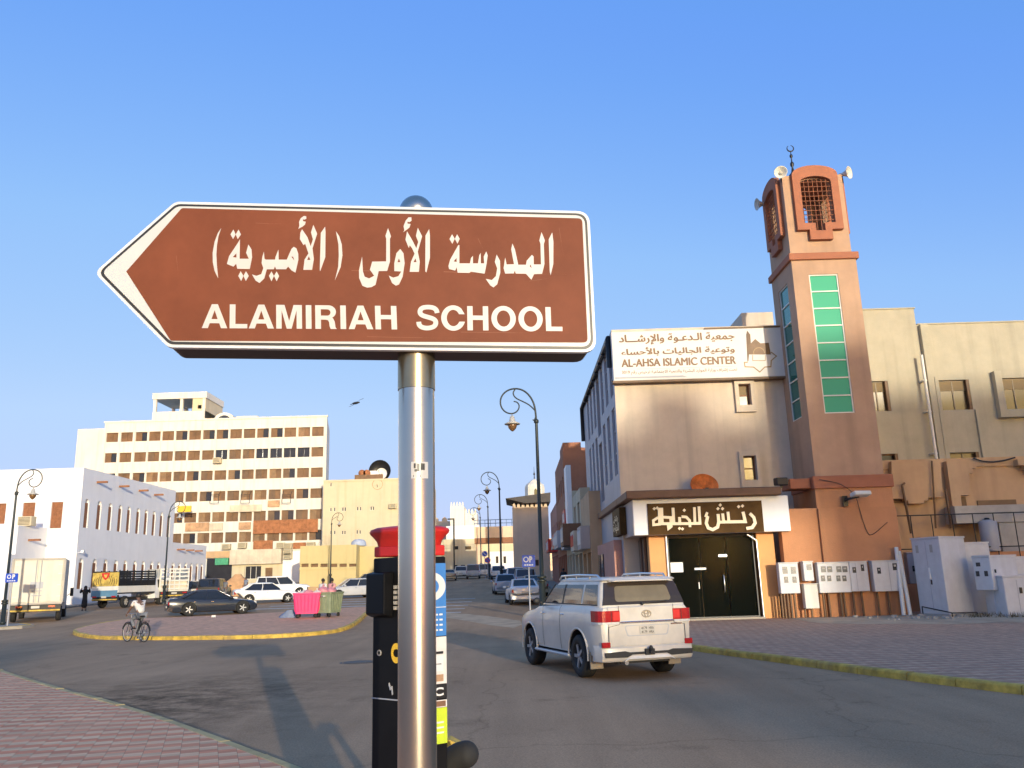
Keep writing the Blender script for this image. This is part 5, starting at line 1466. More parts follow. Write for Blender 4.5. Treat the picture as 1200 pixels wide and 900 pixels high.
# Latin lettering: bold grotesque capitals built stroke by stroke
def glyph(ch):
    def arc(cx, cy, rx, ry, a0, a1, n=18): return [(cx + rx * math.cos(R(a0 + (a1 - a0) * k / n)), cy + ry * math.sin(R(a0 + (a1 - a0) * k / n))) for k in range(n + 1)]
    if ch == 'A': return .93, [([(0, 0), (.355, 1), (.575, 1), (.93, 0), (.70, 0), (.635, .205), (.285, .205), (.22, 0)], [[(.345, .375), (.575, .375), (.46, .755)]])]
    if ch == 'L': return .72, [([(.05, 0), (.05, 1), (.26, 1), (.26, .18), (.70, .18), (.70, 0)], [])]
    if ch == 'M': return 1.06, [([(.05, 0), (.05, 1), (.36, 1), (.53, .32), (.70, 1), (1.01, 1), (1.01, 0), (.81, 0), (.81, .78), (.62, 0), (.44, 0), (.25, .78), (.25, 0)], [])]
    if ch == 'I': return .33, [([(.06, 0), (.06, 1), (.27, 1), (.27, 0)], [])]
    if ch == 'H': return .92, [([(.05, 0), (.05, 1), (.26, 1), (.26, .61), (.66, .61), (.66, 1), (.87, 1), (.87, 0), (.66, 0), (.66, .43), (.26, .43), (.26, 0)], [])]
    if ch == 'R':
        out = [(.05, 0), (.05, 1), (.55, 1)] + arc(.55, .725, .28, .275, 90, -62, 14)[1:] + [(.72, .44), (.78, .3), (.80, .08), (.85, 0), (.62, 0), (.58, .12), (.57, .28), (.52, .37), (.44, .39), (.26, .39), (.26, 0)]
        return .90, [(out, [[(.26, .56), (.48, .56)] + arc(.50, .695, .125, .135, -80, 80, 10) + [(.48, .83), (.26, .83)]])]
    if ch == 'O': return 1.03, [(arc(.515, .5, .48, .525, 0, 360, 36)[:-1], [arc(.515, .5, .265, .34, 0, 360, 30)[:-1]])]
    if ch == 'C':
        o_ = arc(.51, .5, .47, .525, 38, 332, 34); i_ = arc(.51, .5, .255, .34, 326, 42, 28)
        return .97, [([(.95, .66)] + o_[1:] + [(.965, .34)][:0] + [(.955, .35), (.745, .35)] + i_[1:-1] + [(.735, .66)], [])]
    if ch == 'S':
        c = [(.82, .70), (.79, .83), (.67, .925), (.44, .945), (.24, .91), (.155, .80), (.155, .68), (.24, .59), (.45, .525), (.66, .465), (.765, .37), (.765, .235), (.68, .12), (.44, .06), (.22, .10), (.12, .20), (.105, .325)]
        c = [tuple(p) for p in chaikin([Vector((x, y, 0)).to_2d() for x, y in c], 2)]
        return .90, [('stroke', c, .185)]
    return .5, []
def word(mb, txt, q0, q1, q2):
    """q0 baseline start, q1 baseline end, q2 cap-height start (sign plane)"""
    W_ = sum(glyph(c)[0] for c in txt) + .035 * (len(txt) - 1); x = 0
    o = Vector(q0); ex = (Vector(q1) - o) / W_; ey = Vector(q2) - o
    for c in txt:
        w_, shapes = glyph(c)
        f = lambda p: tuple(o + ex * (x + p[0]) + ey * p[1])
        for s_ in shapes:
            if s_[0] == 'stroke': 
                g = lambda u, v, d: fsg(*f((u, v)), d)
                L_, R_ = [], []
                pts = [Vector(p) for p in s_[1]]
                for i, p in enumerate(pts):
                    t_ = (pts[min(i + 1, len(pts) - 1)] - pts[max(i - 1, 0)]).normalized(); n_ = Vector((-t_.y, t_.x)) * s_[2] / 2
                    L_.append(tuple(p + n_)); R_.append(tuple(p - n_))
                mb.prism(L_ + R_[::-1], g, -.0044, -.0037)
            else: mb.prism([f(p) for p in s_[0]], fsg, -.0044, -.0037, holes=[[f(p) for p in h] for h in s_[1]])
        x += w_ + .035
for wd, q0, q1, q2 in (('ALAMIRIAH', (237, 385.0), (467, 386.6), (237.5, 357)), ('SCHOOL', (487.5, 387.0), (659.5, 388.6), (487.5, 358.6))):
    m = MB(); word(m, wd, onsign(*q0), onsign(*q1), onsign(*q2)); m.build('latin_lettering', M['sign_letter'], sg, world=True)
mm('scratch', (.30, .12, .07), .5, var=.2, spec=.2)
m = MB()
for a_, b_, w_ in (((520, 319), (590, 320.6), .9), ((600, 320.8), (672, 322.4), .8), ((540, 389.6), (668, 390.6), .6), ((412, 317.5), (470, 318.4), .6), ((620, 330), (650, 325), .5), ((207, 300), (209, 318), .6), ((430, 395), (560, 397), .5), ((655, 268), (660, 300), .4), ((300, 262), (330, 263), .5), ((560, 280), (566, 292), .5)):
    m = MB(); m.stroke([onsign(*a_), onsign((a_[0] + b_[0]) / 2, (a_[1] + b_[1]) / 2 + .3), onsign(*b_)], w_ * .0022, fsg, -.0037, -.0036)
    m.build('scratch', M['scratch'], sg, world=True)

# ---------------------------------------------------------------- parking pay station behind the post
Yp = 4.75
pp = empty('pay_station', (P(478, 700, Yp).x, Yp + .2, .125), 'black parking pay station with a red cap and a blue panel behind the post', 'parking meter')
q = lambda x, y, Y=Yp: P(x, y, Y)
bx0_, bx1_ = q(435, 780).x, q(523.5, 780).x
# footprint: the black front faces left-front, the blue side faces right-front (a vertical edge hidden by the post)
F0 = Vector((bx0_, Yp + .03)); F1 = Vector((q(480, 780).x, Yp - .13)); F2 = Vector((bx1_, Yp + .015)); F3 = F0 + (F2 - F1)
foot = [tuple(F0), tuple(F1), tuple(F2), tuple(F3)]
zc0_ = q(480, 655).z
def pst(name, poly, z0, z1, m_, parent, bevel=.008, scale=1.0, scale1=None):
    c = Vector((sum(p[0] for p in poly) / len(poly), sum(p[1] for p in poly) / len(poly)))
    b = MB(); s1 = scale if scale1 is None else scale1
    r0 = [(c.x + (p[0] - c.x) * scale, c.y + (p[1] - c.y) * scale, z0) for p in poly]; r1 = [(c.x + (p[0] - c.x) * s1, c.y + (p[1] - c.y) * s1, z1) for p in poly]
    n = len(poly); b.add(r0 + r1, [(i, (i + 1) % n, n + (i + 1) % n, n + i) for i in range(n)] + [tuple(range(n))[::-1], tuple(range(n, 2 * n))])
    return b.build(name, m_, parent, world=True, bevel=bevel, seg=2)
mm('meter_black', (.006, .006, .0065), .45, spec=.2, var=.2, scale=10)
mm('meter_red', (.50, .018, .012), .38, var=.08, scale=6)
mm('meter_blue', (.045, .19, .50), .45, var=.06, scale=6)
pst('cabinet', foot, .125, q(480, 653).z, M['meter_black'], pp)
pst('red_collar', foot, q(480, 652).z, q(480, 639.5).z, M['meter_red'], pp, scale=.985)
b = MB(); c = Vector(((F0.x + F2.x) / 2, (F1.y + F3.y) / 2))
rings = []
for z, s_ in ((q(480, 640).z, .99), (q(480, 634).z, 1.04), (q(480, 629).z, 1.15), (q(480, 625.5).z, 1.25), (q(480, 622.5).z, 1.28), (q(480, 620).z, 1.24), (q(480, 617.5).z, 1.05), (q(480, 616).z, .6)):
    rr_p = rounded(foot, .05, 4)
    rings.append([(c.x + (x - c.x) * s_, c.y + (y - c.y) * s_, z + (x - c.x) * 0 ) for x, y in rr_p])
b.loft(rings); b.build('cap', M['meter_red'], pp, world=True, sharp=50, weld=True)
# right-hand face panels (direction F1 -> F2), front face (F0 -> F1)
dR = (F2 - F1); nR = Vector((dR.y, -dR.x)).normalized(); dL = (F1 - F0); nL = Vector((dL.y, -dL.x)).normalized()
def fR(u, v, d): p = F1 + dR * u - nR * d * -1 * -1; return (p.x, p.y, v)
def fL2(u, v, d): p = F0 + dL * u - nL * d; return (p.x, p.y, v)
zz = lambda y, x=515: q(x, y).z
def panel(name, u0, u1, y0, y1, m_, fn=fR, d=-.003, t_=.0025, par=pp):
    b = MB(); b.prism([(u0, zz(y1)), (u1, zz(y1)), (u1, zz(y0)), (u0, zz(y0))], fn, d, d + t_); return b.build(name, m_, par, world=True)
panel('blue_panel', .02, .985, 660, 745, M['meter_blue'])
mm('poster', (.66, .62, .58), .4, var=.1, scale=12); mm('lime', (.50, .62, .03), .45, var=.08, scale=8)
panel('notice', .02, .985, 746, 801, M['poster'])
panel('black_label', .02, .985, 802, 818, M['sign_black'])
panel('lime_label', .02, .985, 829, 871, M['lime']); panel('white_label', .02, .985, 820, 828.5, M['poster'])
b = MB(); zc_ = zz(687)
ring = lambda r_, n=28: [(.60 + r_ * .15 / dR.length * math.cos(2 * math.pi * k / n), zc_ + r_ * .125 * math.sin(2 * math.pi * k / n)) for k in range(n)]
b.prism(ring(.62), fR, -.0045, -.0031, holes=[ring(.34)])
b.build('round_mark', M['sign_rim'], pp, world=True)
b = MB()
b.prism([(.02, zz(711.8)), (.985, zz(711.8)), (.985, zz(711)), (.02, zz(711))], fR, -.0045, -.0031)
for k, y in enumerate((719, 725, 731, 737)):
    for j in range(4): b.prism([(.45 + j * .12, zz(y + 2)), (.53 + j * .12, zz(y + 2)), (.53 + j * .12, zz(y)), (.45 + j * .12, zz(y))], fR, -.0045, -.0031)
b.build('small_print', M['sign_rim'], pp, world=True)
b = MB(); font(b, 'C', fR, .66, .90, zz(815), zz(805), -.0045, off=.03); b.build('lettering', M['sign_rim'], pp, world=True, fixn=False)
for (u0, u1, y0, y1, mk) in ((.5, .9, 763, 766, 'sign_black'), (.45, .9, 768, 786, 'sign_rim'), (.55, .85, 777, 778.5, 'sign_black'), (.4, .9, 790, 798, 'peeled'), (.55, .95, 821, 827.5, 'brown_coping')):
    panel('poster_detail', u0, u1, y0, y1, M[mk], d=-.0045, t_=.0012)
b = MB()
for y in (845, 851, 857): b.prism([(.4, zz(y + 2)), (.9, zz(y + 2)), (.9, zz(y)), (.4, zz(y))], fR, -.0045, -.0031)
b.build('small_print', M['poster'], pp, world=True)
# front: screen hood, keypad, coin slot ring, handle, lock
b = MB()
hz0, hz1 = zz(724, 445), zz(670, 445)
h = [(F0 + dL * .0 - nL * .0), (F0 + dL * .62)]
pa, pb_ = F0 + dL * -.02, F0 + dL * .62
o1, o2_ = pa + nL * .05, pb_ + nL * .075
b.add([(pa.x, pa.y, hz0), (pb_.x, pb_.y, hz0), (o2_.x, o2_.y, hz0 + .02), (o1.x, o1.y, hz0 + .02), (pa.x, pa.y, hz1), (pb_.x, pb_.y, hz1), (o2_.x, o2_.y, hz1 - .01), (o1.x, o1.y, hz1 - .01)], [(0, 1, 2, 3), (4, 5, 6, 7), (0, 1, 5, 4), (1, 2, 6, 5), (2, 3, 7, 6), (3, 0, 4, 7)])
b.build('screen_hood', M['meter_black'], pp, world=True, bevel=.008, seg=2)
b = MB()
for r_ in range(5):
    for c_ in range(2): b.prism([(.64 + c_ * .12, zz(690 + r_ * 6, 460)), (.72 + c_ * .12, zz(690 + r_ * 6, 460)), (.72 + c_ * .12, zz(686 + r_ * 6, 460)), (.64 + c_ * .12, zz(686 + r_ * 6, 460))], fL2, -.006, -.0005)
b.build('keypad', M['concrete'], pp, world=True)
b = MB(); cy_ = zz(764, 459)
el = lambda r_, n=20: [(.72 + r_ * .14 * math.cos(2 * math.pi * k / n), cy_ + r_ * .052 * math.sin(2 * math.pi * k / n)) for k in range(n)]
b.prism(el(1), fL2, -.006, -.0005, holes=[[(.72 + .1 * math.cos(2 * math.pi * k / 12), cy_ + .022 * math.sin(2 * math.pi * k / 12)) for k in range(12)]]); b.build('slot_plate', M['yellow'], pp, world=True)
b = MB(); cy_ = zz(765, 443); b.prism([(.22 + .06 * math.cos(2 * math.pi * k / 14), cy_ + .016 * math.sin(2 * math.pi * k / 14)) for k in range(14)], fL2, -.006, -.0005, holes=[[(.22 + .04 * math.cos(2 * math.pi * k / 14), cy_ + .011 * math.sin(2 * math.pi * k / 14)) for k in range(14)]]); b.build('lock', M['concrete'], pp, world=True)
b = MB(); b.prism([(.0, zz(819, 450)), (1, zz(819, 450)), (1, zz(817.5, 450)), (.0, zz(817.5, 450))], fL2, -.002, -.0003); b.build('seam', M['grey_panel'], pp, world=True)
b = MB(); b.stroke([(.52, zz(800, 450)), (.56, zz(806, 450)), (.6, zz(804, 450)), (.62, zz(812, 450))], .012, fL2, -.008, -.0004); b.build('lever', M['grey_panel'], pp, world=True)

# black rubber-sleeved hoop beside it, yellow bollard head behind
hp = empty('hoop_barrier', (q(520, 880, 5.2).x, 5.2, .125), 'black rubber-sleeved hoop barrier beside the pay station', 'barrier')
b = MB(); Yh = 5.0
pts = [P(500, 1200, Yh + .1), P(510, 960, Yh + .08), P(515, 915, Yh + .05), P(524, 896, Yh + .02), P(537, 886, Yh), P(546, 884, Yh - .01)]
pts = [Vector((pts[0].x, pts[0].y, .125))] + pts[1:]
b.tube(chaikin(pts, 2), [.073] * len(chaikin(pts, 2)), 16)
e = pts[-1]; b.sphere((e.x, e.y, e.z), .073, n=16, m=10)
b.build('sleeve', M['rubber'], hp, world=True)
yb = empty('bollard', (q(536, 880, 5.6).x, 5.6, .125), 'yellow bollard head just visible behind the black hoop', 'bollard')
b = MB(); a_ = P(523, 876, 5.6); b.prism([(a_.x, P(530, 893, 5.6).z), (P(546, 880, 5.6).x, P(540, 880, 5.6).z), (P(543.5, 875, 5.6).x, P(540, 876, 5.6).z), (P(527, 866, 5.6).x, P(527, 867, 5.6).z), (a_.x, P(525, 867, 5.6).z)], fy(5.6), 0, .14)
b.build('head', M['kerb_yellow'], yb, world=True, bevel=.006)
b = MB(); b.cyl((a_.x + .02, 5.7, .125), (a_.x + .02, 5.7, P(530, 890, 5.6).z), .05, 14); b.build('stem', M['black_metal'], yb, world=True)

# ---------------------------------------------------------------- street lamps
mm('lamp_green', (.025, .032, .030), .45, metal=.2, var=.15)
mm('lamp_hood', (.42, .41, .38), .45, var=.1)
mm('lamp_glass', (.16, .085, .035), .25, var=.2, scale=6)
def street_lamp(x, y, z, top, label, side=-1, turn=0.0, hf=1.0):
    """curled arm drawn in the x-z plane; side -1 hangs to the left"""
    t = empty('street_lamp', (x, y, z), label, 'street lamp', 'ornate street lamps along the streets', rz=turn)
    H = top - z; k = H / 10.2
    ka = k * .77; po = H - 2.05 * ka
    b = MB(); b.tube([(0, 0, 0), (0, 0, .25 * k), (0, 0, .26 * k), (0, 0, 1.5 * k), (0, 0, 1.52 * k), (0, 0, po)], [.19 * k, .19 * k, .15 * k, .14 * k, .095 * k, .065 * k], 12); b.build('pole', M['lamp_green'], t)
    b = MB()
    for zz_ in (.3, 1.5, 1.65):
        b.lathe([(.1 * k, zz_ * k), (.2 * k, zz_ * k + .03), (.2 * k, zz_ * k + .1), (.1 * k, zz_ * k + .14)], (0, 0, 0), 12)
        b.build('collar', M['lamp_green'], t); b = MB()
    b.lathe([(.06 * k, po - .1), (.11 * k, po - .06), (.11 * k, po + .06), (.05 * k, po + .12)], (0, 0, 0), 12)
    b.build('collar', M['lamp_green'], t)
    S_ = side
    A = lambda u, v: (S_ * u * ka, 0, po + v * ka)
    big = [A(0, 0), A(.02, .55), A(.10, 1.1), A(.35, 1.6), A(.75, 1.95), A(1.25, 2.05), A(1.75, 1.9), A(2.08, 1.5), A(2.1, 1.0), A(1.85, .62), A(1.45, .48), A(1.1, .62), A(.95, .95), A(1.08, 1.2), A(1.3, 1.25)]
    b = MB(); c_ = chaikin(big, 3); n = len(c_); b.tube(c_, [.045 * k - .018 * k * i / n for i in range(n)], 8)
    b.build('curled_arm', M['lamp_green'], t)
    b = MB()
    inner = [A(.02, .22), A(.2, .1), A(.0, .6), A(.35, 1.0), A(.8, 1.25), A(1.2, 1.45), A(1.35, 1.75), A(1.2, 1.98)]
    c_ = chaikin(inner[2:], 3); b.tube(c_, .03 * k, 8); b.tube(chaikin([A(.0, .45), A(.05, .2), A(.14, .05), A(.2, .12)], 2), .028 * k, 6)
    b.build('scroll', M['lamp_green'], t)
    hx, hz_ = S_ * 1.42 * ka, po + .46 * ka; k = k * .70
    b = MB(); b.lathe([(.02, 0), (.04 * k, 0), (.05 * k, -.1 * k), (.14 * k, -.14 * k), (.16 * k, -.3 * k), (.2 * k, -.36 * k), (.2 * k, -.46 * k), (.52 * k * hf, -.62 * k), (.50 * k * hf, -.66 * k), (.02, -.64 * k)], (hx, 0, hz_), 20); b.build('hood', M['lamp_hood'], t)
    b = MB(); b.lathe([(.28 * k, -.665 * k), (.30 * k, -.75 * k), (.24 * k, -.92 * k), (.12 * k, -1.06 * k), (.02, -1.12 * k)], (hx, 0, hz_), 18); b.build('globe', M['lamp_glass'], t)
    return t
def lamp_at(px, pybase, pytop, Y, label, side=-1, z=None, turn=0.0):
    zb = gz(Y) + .14 if z is None else z
    p = P(px, pybase, Y); tp = P(px, pytop, Y)
    return street_lamp(p.x, Y, zb, tp.z, label, side, turn)
lamp_at(636.3, 716, 454, 38.6, 'tall scroll-armed street lamp nearest the shop, behind the white SUV', z=.13)
lamp_at(588, 690, 552.5, 73.5, 'scroll-armed street lamp second along the kerb strip')
lamp_at(573.5, 679, 579, 108, 'scroll-armed street lamp third along the kerb strip')
lamp_at(564, 671, 594.5, 140, 'scroll-armed street lamp farthest up the street')
lamp_at(2.5, 735, 551, 43.2, 'scroll-armed street lamp at the left edge beside the box truck', side=1, z=.13)
lamp_at(192, 700, 588, 62, 'scroll-armed street lamp in front of the long white side wall', side=1)
p = P(388, 640, 98); street_lamp(p.x, 98, 6.25 if False else gz(98), P(388, 601, 98).z, 'small scroll-armed street lamp in front of the cream building', 1)
# plain lamp post far up the street
p = P(532.5, 672, 125)
t = empty('lamp_post', (p.x, 125, gz(125)), 'plain straight lamp post at the left of the street', 'street lamp')
b = MB(); b.tube([(0, 0, 0), (0, 0, P(532, 609, 125).z - gz(125))], .12, 8); b.build('pole', M['black_metal'], t)
b = MB(); b.box(-.9, .1, -.15, .15, P(532, 609, 125).z - gz(125), P(532, 609, 125).z - gz(125) + .2); b.build('head', M['black_metal'], t)

# ---------------------------------------------------------------- traffic signs
mm('sign_blue', (.012, .07, .48), .4, var=.06, scale=6)
def parking_sign(px, py0, py1, pw, Y, zb, label, double=True):
    a = P(px - pw / 2, (py0 + py1) / 2, Y); c = P(px + pw / 2, (py0 + py1) / 2, Y); z1 = P(px, py0, Y).z; z0 = P(px, py1, Y).z
    t = empty('parking_sign', ((a.x + c.x) / 2, Y, zb), label, 'sign', 'blue parking signs on thin posts')
    b = MB(); b.prism(rounded([(a.x, z0), (c.x, z0), (c.x, z1), (a.x, z1)], .05), fy(Y), 0, .03); b.build('plate', M['sign_blue'], t, world=True)
    w_ = c.x - a.x; h_ = z1 - z0; f_ = fy(Y)
    b = MB(); cx_, cz_ = a.x + w_ * .30, z0 + h_ * .64; rr = h_ * .24
    ringf = lambda r_: [(cx_ + r_ * math.cos(2 * math.pi * k / 20), cz_ + r_ * math.sin(2 * math.pi * k / 20)) for k in range(20)]
    b.prism(ringf(rr), f_, -.004, -.001, holes=[ringf(rr * .62)]); b.build('coin_mark', M['sign_rim'], t, world=True)
    b = MB(); font(b, 'P', f_, a.x + w_ * .55, a.x + w_ * .78, z0 + h_ * .38, z0 + h_ * .9, -.004, off=.05); b.build('lettering', M['sign_rim'], t, world=True, fixn=False)
    b = MB()
    for k in range(4): b.prism([(a.x + w_ * (.16 + .18 * k), z0 + h_ * .12), (a.x + w_ * (.29 + .18 * k), z0 + h_ * .12), (a.x + w_ * (.29 + .18 * k), z0 + h_ * .24), (a.x + w_ * (.16 + .18 * k), z0 + h_ * .24)], f_, -.004, -.001)
    b.build('small_print', M['sign_rim'], t, world=True)
    b = MB(); b.tube([((a.x + c.x) / 2, Y + .07, zb), ((a.x + c.x) / 2, Y + .07, z1 - .05)], .04, 8); b.build('post', M['grey_panel'], t, world=True)
parking_sign(619.5, 650.5, 664.5, 15.5, 42.6, gz(42.6) + .13, 'blue parking sign on a post near the white sedan')
parking_sign(13.5, 672, 682.5, 14.5, 42.4, .3, 'blue parking sign at the left edge by the box truck')
def round_sign(px, py, pr, Y, label, cross):
    c = P(px, py, Y); r_ = P(px + pr, py, Y).x - c.x
    t = empty('traffic_sign', (c.x, Y, gz(Y) + .14), label, 'sign')
    cir = lambda q_, n=24: [(c.x + q_ * math.cos(2 * math.pi * k / n), c.z + q_ * math.sin(2 * math.pi * k / n)) for k in range(n)]
    b = MB(); b.prism(cir(r_), fy(Y), 0, .04); b.build('plate', M['sign_rim'] if cross == 2 else M['red'], t, world=True)
    b = MB(); b.prism(cir(r_ * .82), fy(Y), -.01, -.002); b.build('disc', M['sign_blue'], t, world=True)
    b = MB(); d_ = r_ * .6; b.stroke([(c.x - d_, c.z + d_), (c.x + d_, c.z - d_)], r_ * .24, fy(Y), -.02, -.012)
    b.build('bar', M['red'] if cross != 2 else M['sign_rim'], t, world=True)
    b = MB(); b.tube([(c.x, Y + .1, gz(Y) + .14), (c.x, Y + .1, c.z)], .05, 6); b.build('post', M['grey_panel'], t, world=True)
round_sign(568, 649, 3.6, 108.5, 'round blue no-parking sign, upper of the two by the third lamp', 2)
round_sign(571.5, 656.5, 3.4, 106, 'round blue and red no-parking sign, lower of the two by the third lamp', 1)

# ---------------------------------------------------------------- electricity meter boxes on the orange wall
Ybx = Ym - .235
mm('box_white', (.60, .60, .60), .5, var=.07, scale=3, streak=.25, stcol=(.3, .24, .17))
mm('meter_glass', (.05, .05, .055), .2, var=.1)
cA = lambda x, y: (890 + x / 3.871, 600 + y / 3.871)
def meter_box(x0, y0, x1, y1, label, wins=(), pipes=(), door=None, d=.32, m='box_white', Y=Ybx, fl_=.137):
    r_ = rect(*cA(x0, y0), *cA(x1, y1), Y - d)
    t = empty('meter_box', ((r_[0] + r_[2]) / 2, Y, r_[1]), label, 'meter box', 'electricity meter boxes on the orange wall')
    b = MB(); b.box(r_[0], r_[2], Y - d, Y, r_[1], r_[3]); b.build('casing', M[m], t, world=True, bevel=.015)
    b = MB(); b.box(r_[0] - .02, r_[2] + .02, Y - d - .03, Y, r_[3] + .002, r_[3] + .03); b.build('rain_hood', M[m], t, world=True)
    for (wx, wy, ww, wh) in wins:
        q_ = rect(*cA(wx, wy), *cA(wx + ww, wy + wh), Y - d)
        b = MB(); b.box(q_[0], q_[2], Y - d - .012, Y - d - .002, q_[1], q_[3]); f = b.build('meter_window', M['meter_glass'], t, world=True)
        b = MB(); mz = (q_[1] + q_[3]) / 2
        b.box(q_[0] + .04, q_[2] - .04, Y - d - .016, Y - d - .0125, mz, q_[3] - .05); b.build('dial', M['concrete'], f, world=True)
    if door:
        for dx in door:
            X_ = rect(*cA(dx, y0), *cA(dx + 2, y1), Y - d)[0]
            b = MB(); b.box(X_, X_ + .015, Y - d - .006, Y - d - .001, r_[1] + .03, r_[3] - .03); b.build('door_seam', M['grey_panel'], t, world=True)
    for pxp in pipes:
        X_ = rect(*cA(pxp, y1), *cA(pxp + 4, y1), Y - d)[0]
        b = MB(); b.tube([(X_, Y - .12, fl_), (X_, Y - .12, r_[1] + .01)], .045, 8); b.build('conduit', M['shutter'], t, world=True)
    return t
meter_box(92, 232, 180, 370, 'white meter box with four meters, nearest the shop', ((105, 248, 22, 32), (143, 248, 22, 32), (112, 293, 18, 28), (150, 293, 18, 28)), (105, 118, 133, 147, 164))
meter_box(201, 226, 245, 313, 'small narrow white meter box with a single meter', ((214, 237, 22, 26),), ())
meter_box(206, 328, 268, 438, 'plain cream lower box without meters', (), (214, 245), m='old_white')
meter_box(268, 230, 412, 366, 'widest white meter box with eight meters', tuple((x, y, w_, h_) for y, w_, h_ in ((246, 22, 27), (288, 18, 26)) for x in (279, 307, 349, 376)), (296, 320, 375, 390))
meter_box(413, 226, 495, 360, 'white meter box with one dark square meter', ((422, 250, 16, 26), (460, 238, 14, 30)), (432, 471), door=(440,))
meter_box(517, 222, 640, 360, 'wide white double-door meter box next to the leaning pipes', ((534, 252, 16, 28), (604, 232, 20, 32)), (543, 592), door=(590,), Y=Ybx)
meter_box(676, 186, 705, 325, 'white meter box half hidden behind the tall cabinet', ((694, 244, 10, 26),), (), Y=Ym + .9)
for i, (x0, x1) in enumerate(((620, 652), (632, 682))):
    a, c = P(*cA(x0, 160 + i * 18), Ybx - .2), P(*cA(x1, 448), Ybx - .55)
    b = MB(); b.tube([a, (c.x, c.y, .145)], .075, 10)
    tag(b.build('plastic_pipe', M['frame_white']), ('cream plastic pipe leaning on the wall, the left one', 'cream plastic pipe leaning on the wall, next to the tall cabinet')[i], 'pipe')
# big cabinets
def cabinet(name, label, pts, z0, z1, m='box_white', group='electrical cabinets on the right pavement'):
    c = Vector((sum(p[0] for p in pts) / 4, sum(p[1] for p in pts) / 4))
    t = empty(name, (c.x, c.y, z0), label, 'electrical cabinet', group)
    b = MB(); n = 4
    b.add([(x, y, z) for z in (z0, z1) for x, y in pts], [(i, (i + 1) % n, n + (i + 1) % n, n + i) for i in range(n)] + [(3, 2, 1, 0), (4, 5, 6, 7)])
    b.build('casing', M[m], t, world=True, bevel=.02)
    b = MB(); k = 1.03
    b.add([(c.x + (x - c.x) * k, c.y + (y - c.y) * k, z) for z in (z1 + .003, z1 + .06) for x, y in pts], [(i, (i + 1) % n, n + (i + 1) % n, n + i) for i in range(n)] + [(3, 2, 1, 0), (4, 5, 6, 7)])
    b.build('lid', M[m], t, world=True)
    return t
def face(pa, pb_):
    d = Vector(pb_) - Vector(pa); n_ = Vector((d.y, -d.x)).normalized()
    return lambda u, v, w_: (pa[0] + d.x * u + n_.x * -w_, pa[1] + d.y * u + n_.y * -w_, v)
e0, e1, e2 = P(*cA(728, 440), 32.2), P(*cA(862, 468), 30.7), P(*cA(978, 462), 31.6)
pts = [(e0.x, 32.2), (e1.x, 30.7), (e2.x, 31.6), (e2.x - (e1.x - e0.x), 33.0)]
zt_c = P(*cA(830, 117), 30.7).z
t = cabinet('transformer_cabinet', 'tall white double-door electrical cabinet leaning beside the meter boxes', pts, .2, zt_c)
ff = face(pts[0], pts[1])
b = MB(); b.prism([(.495, .3), (.505, .3), (.505, zt_c - .1), (.495, zt_c - .1)], ff, -.006, .001); b.build('door_seam', M['grey_panel'], t, world=True)
b = MB(); b.prism([(.53, 1.45), (.56, 1.45), (.56, 1.85), (.53, 1.85)], ff, -.05, -.001); b.build('handle', M['white_paint'], t, world=True)
b = MB(); b.prism([(.545, 1.25), (.575, 1.25), (.575, 1.42), (.545, 1.42)], ff, -.03, -.001); b.build('padlock', M['black_metal'], t, world=True)
for u in (.14, .64):
    b = MB(); b.prism([(u, zt_c - .5), (u + .1, zt_c - .5), (u + .1, zt_c - .22), (u, zt_c - .22)], ff, -.005, -.001)
    o_ = b.build('warning_label', M['concrete'], t, world=True)
b = MB(); b.add([(x, y, z) for z in (.13, .198) for x, y in [(pts[0][0] - .05, pts[0][1]), (pts[1][0], pts[1][1] - .06), (pts[2][0] + .05, pts[2][1]), (pts[3][0], pts[3][1] + .05)]], [(0, 1, 5, 4), (1, 2, 6, 5), (2, 3, 7, 6), (3, 0, 4, 7), (4, 5, 6, 7)]); b.build('plinth', M['concrete'], t, world=True)
b = MB(); gp = [Vector((pts[0][0] + .02, pts[0][1] - .15, .45)), Vector((pts[1][0], pts[1][1] - .2, .28)), Vector((pts[2][0], pts[2][1] - .15, .22))]
b.tube(gp, .02, 6)
for g in gp: b.tube([(g.x, g.y, .13), g], .02, 6)
tag(b.build('guard_rail', M['black_metal']), 'low bent guard rail at the foot of the tall cabinet', 'rail')
a, c = P(*cA(955, 448), 32.3), P(*cA(1085, 440), 32.3)
t = cabinet('cabinet', 'pale plain cabinet standing between the tall cabinet and the smaller boxes', [(a.x, 32.3), (c.x, 32.3), (c.x, 33.2), (a.x, 33.2)], .14, P(*cA(1020, 142), 32.3).z)
a, c, e = P(*cA(985, 360), 30.9), P(*cA(1065, 355), 30.2), P(*cA(1172, 350), 30.9)
pts = [(a.x, 30.9), (c.x, 30.2), (e.x, 30.7), (e.x - (c.x - a.x), 31.4)]
z0_, z1_ = P(*cA(1050, 356), 30.2).z, P(*cA(1050, 203), 30.2).z
t = cabinet('meter_cabinet', 'white square cabinet with meters mounted on a narrower foot', pts, z0_, z1_)
ff = face(pts[0], pts[1])
for u, v, w_, h_ in ((.2, .72, .24, .12), (.12, .42, .2, .16), (.6, .42, .2, .16)):
    b = MB(); b.prism([(u, z0_ + v * (z1_ - z0_)), (u + w_, z0_ + v * (z1_ - z0_)), (u + w_, z0_ + (v + h_) * (z1_ - z0_)), (u, z0_ + (v + h_) * (z1_ - z0_))], ff, -.008, -.001); b.build('meter_window', M['meter_glass'], t, world=True)
f2_ = face(pts[1], pts[2]); b = MB(); b.prism([(.12, z0_ + .6), (.16, z0_ + .6), (.16, z0_ + .72), (.12, z0_ + .72)], f2_, -.03, -.001); b.build('handle', M['black_metal'], t, world=True)
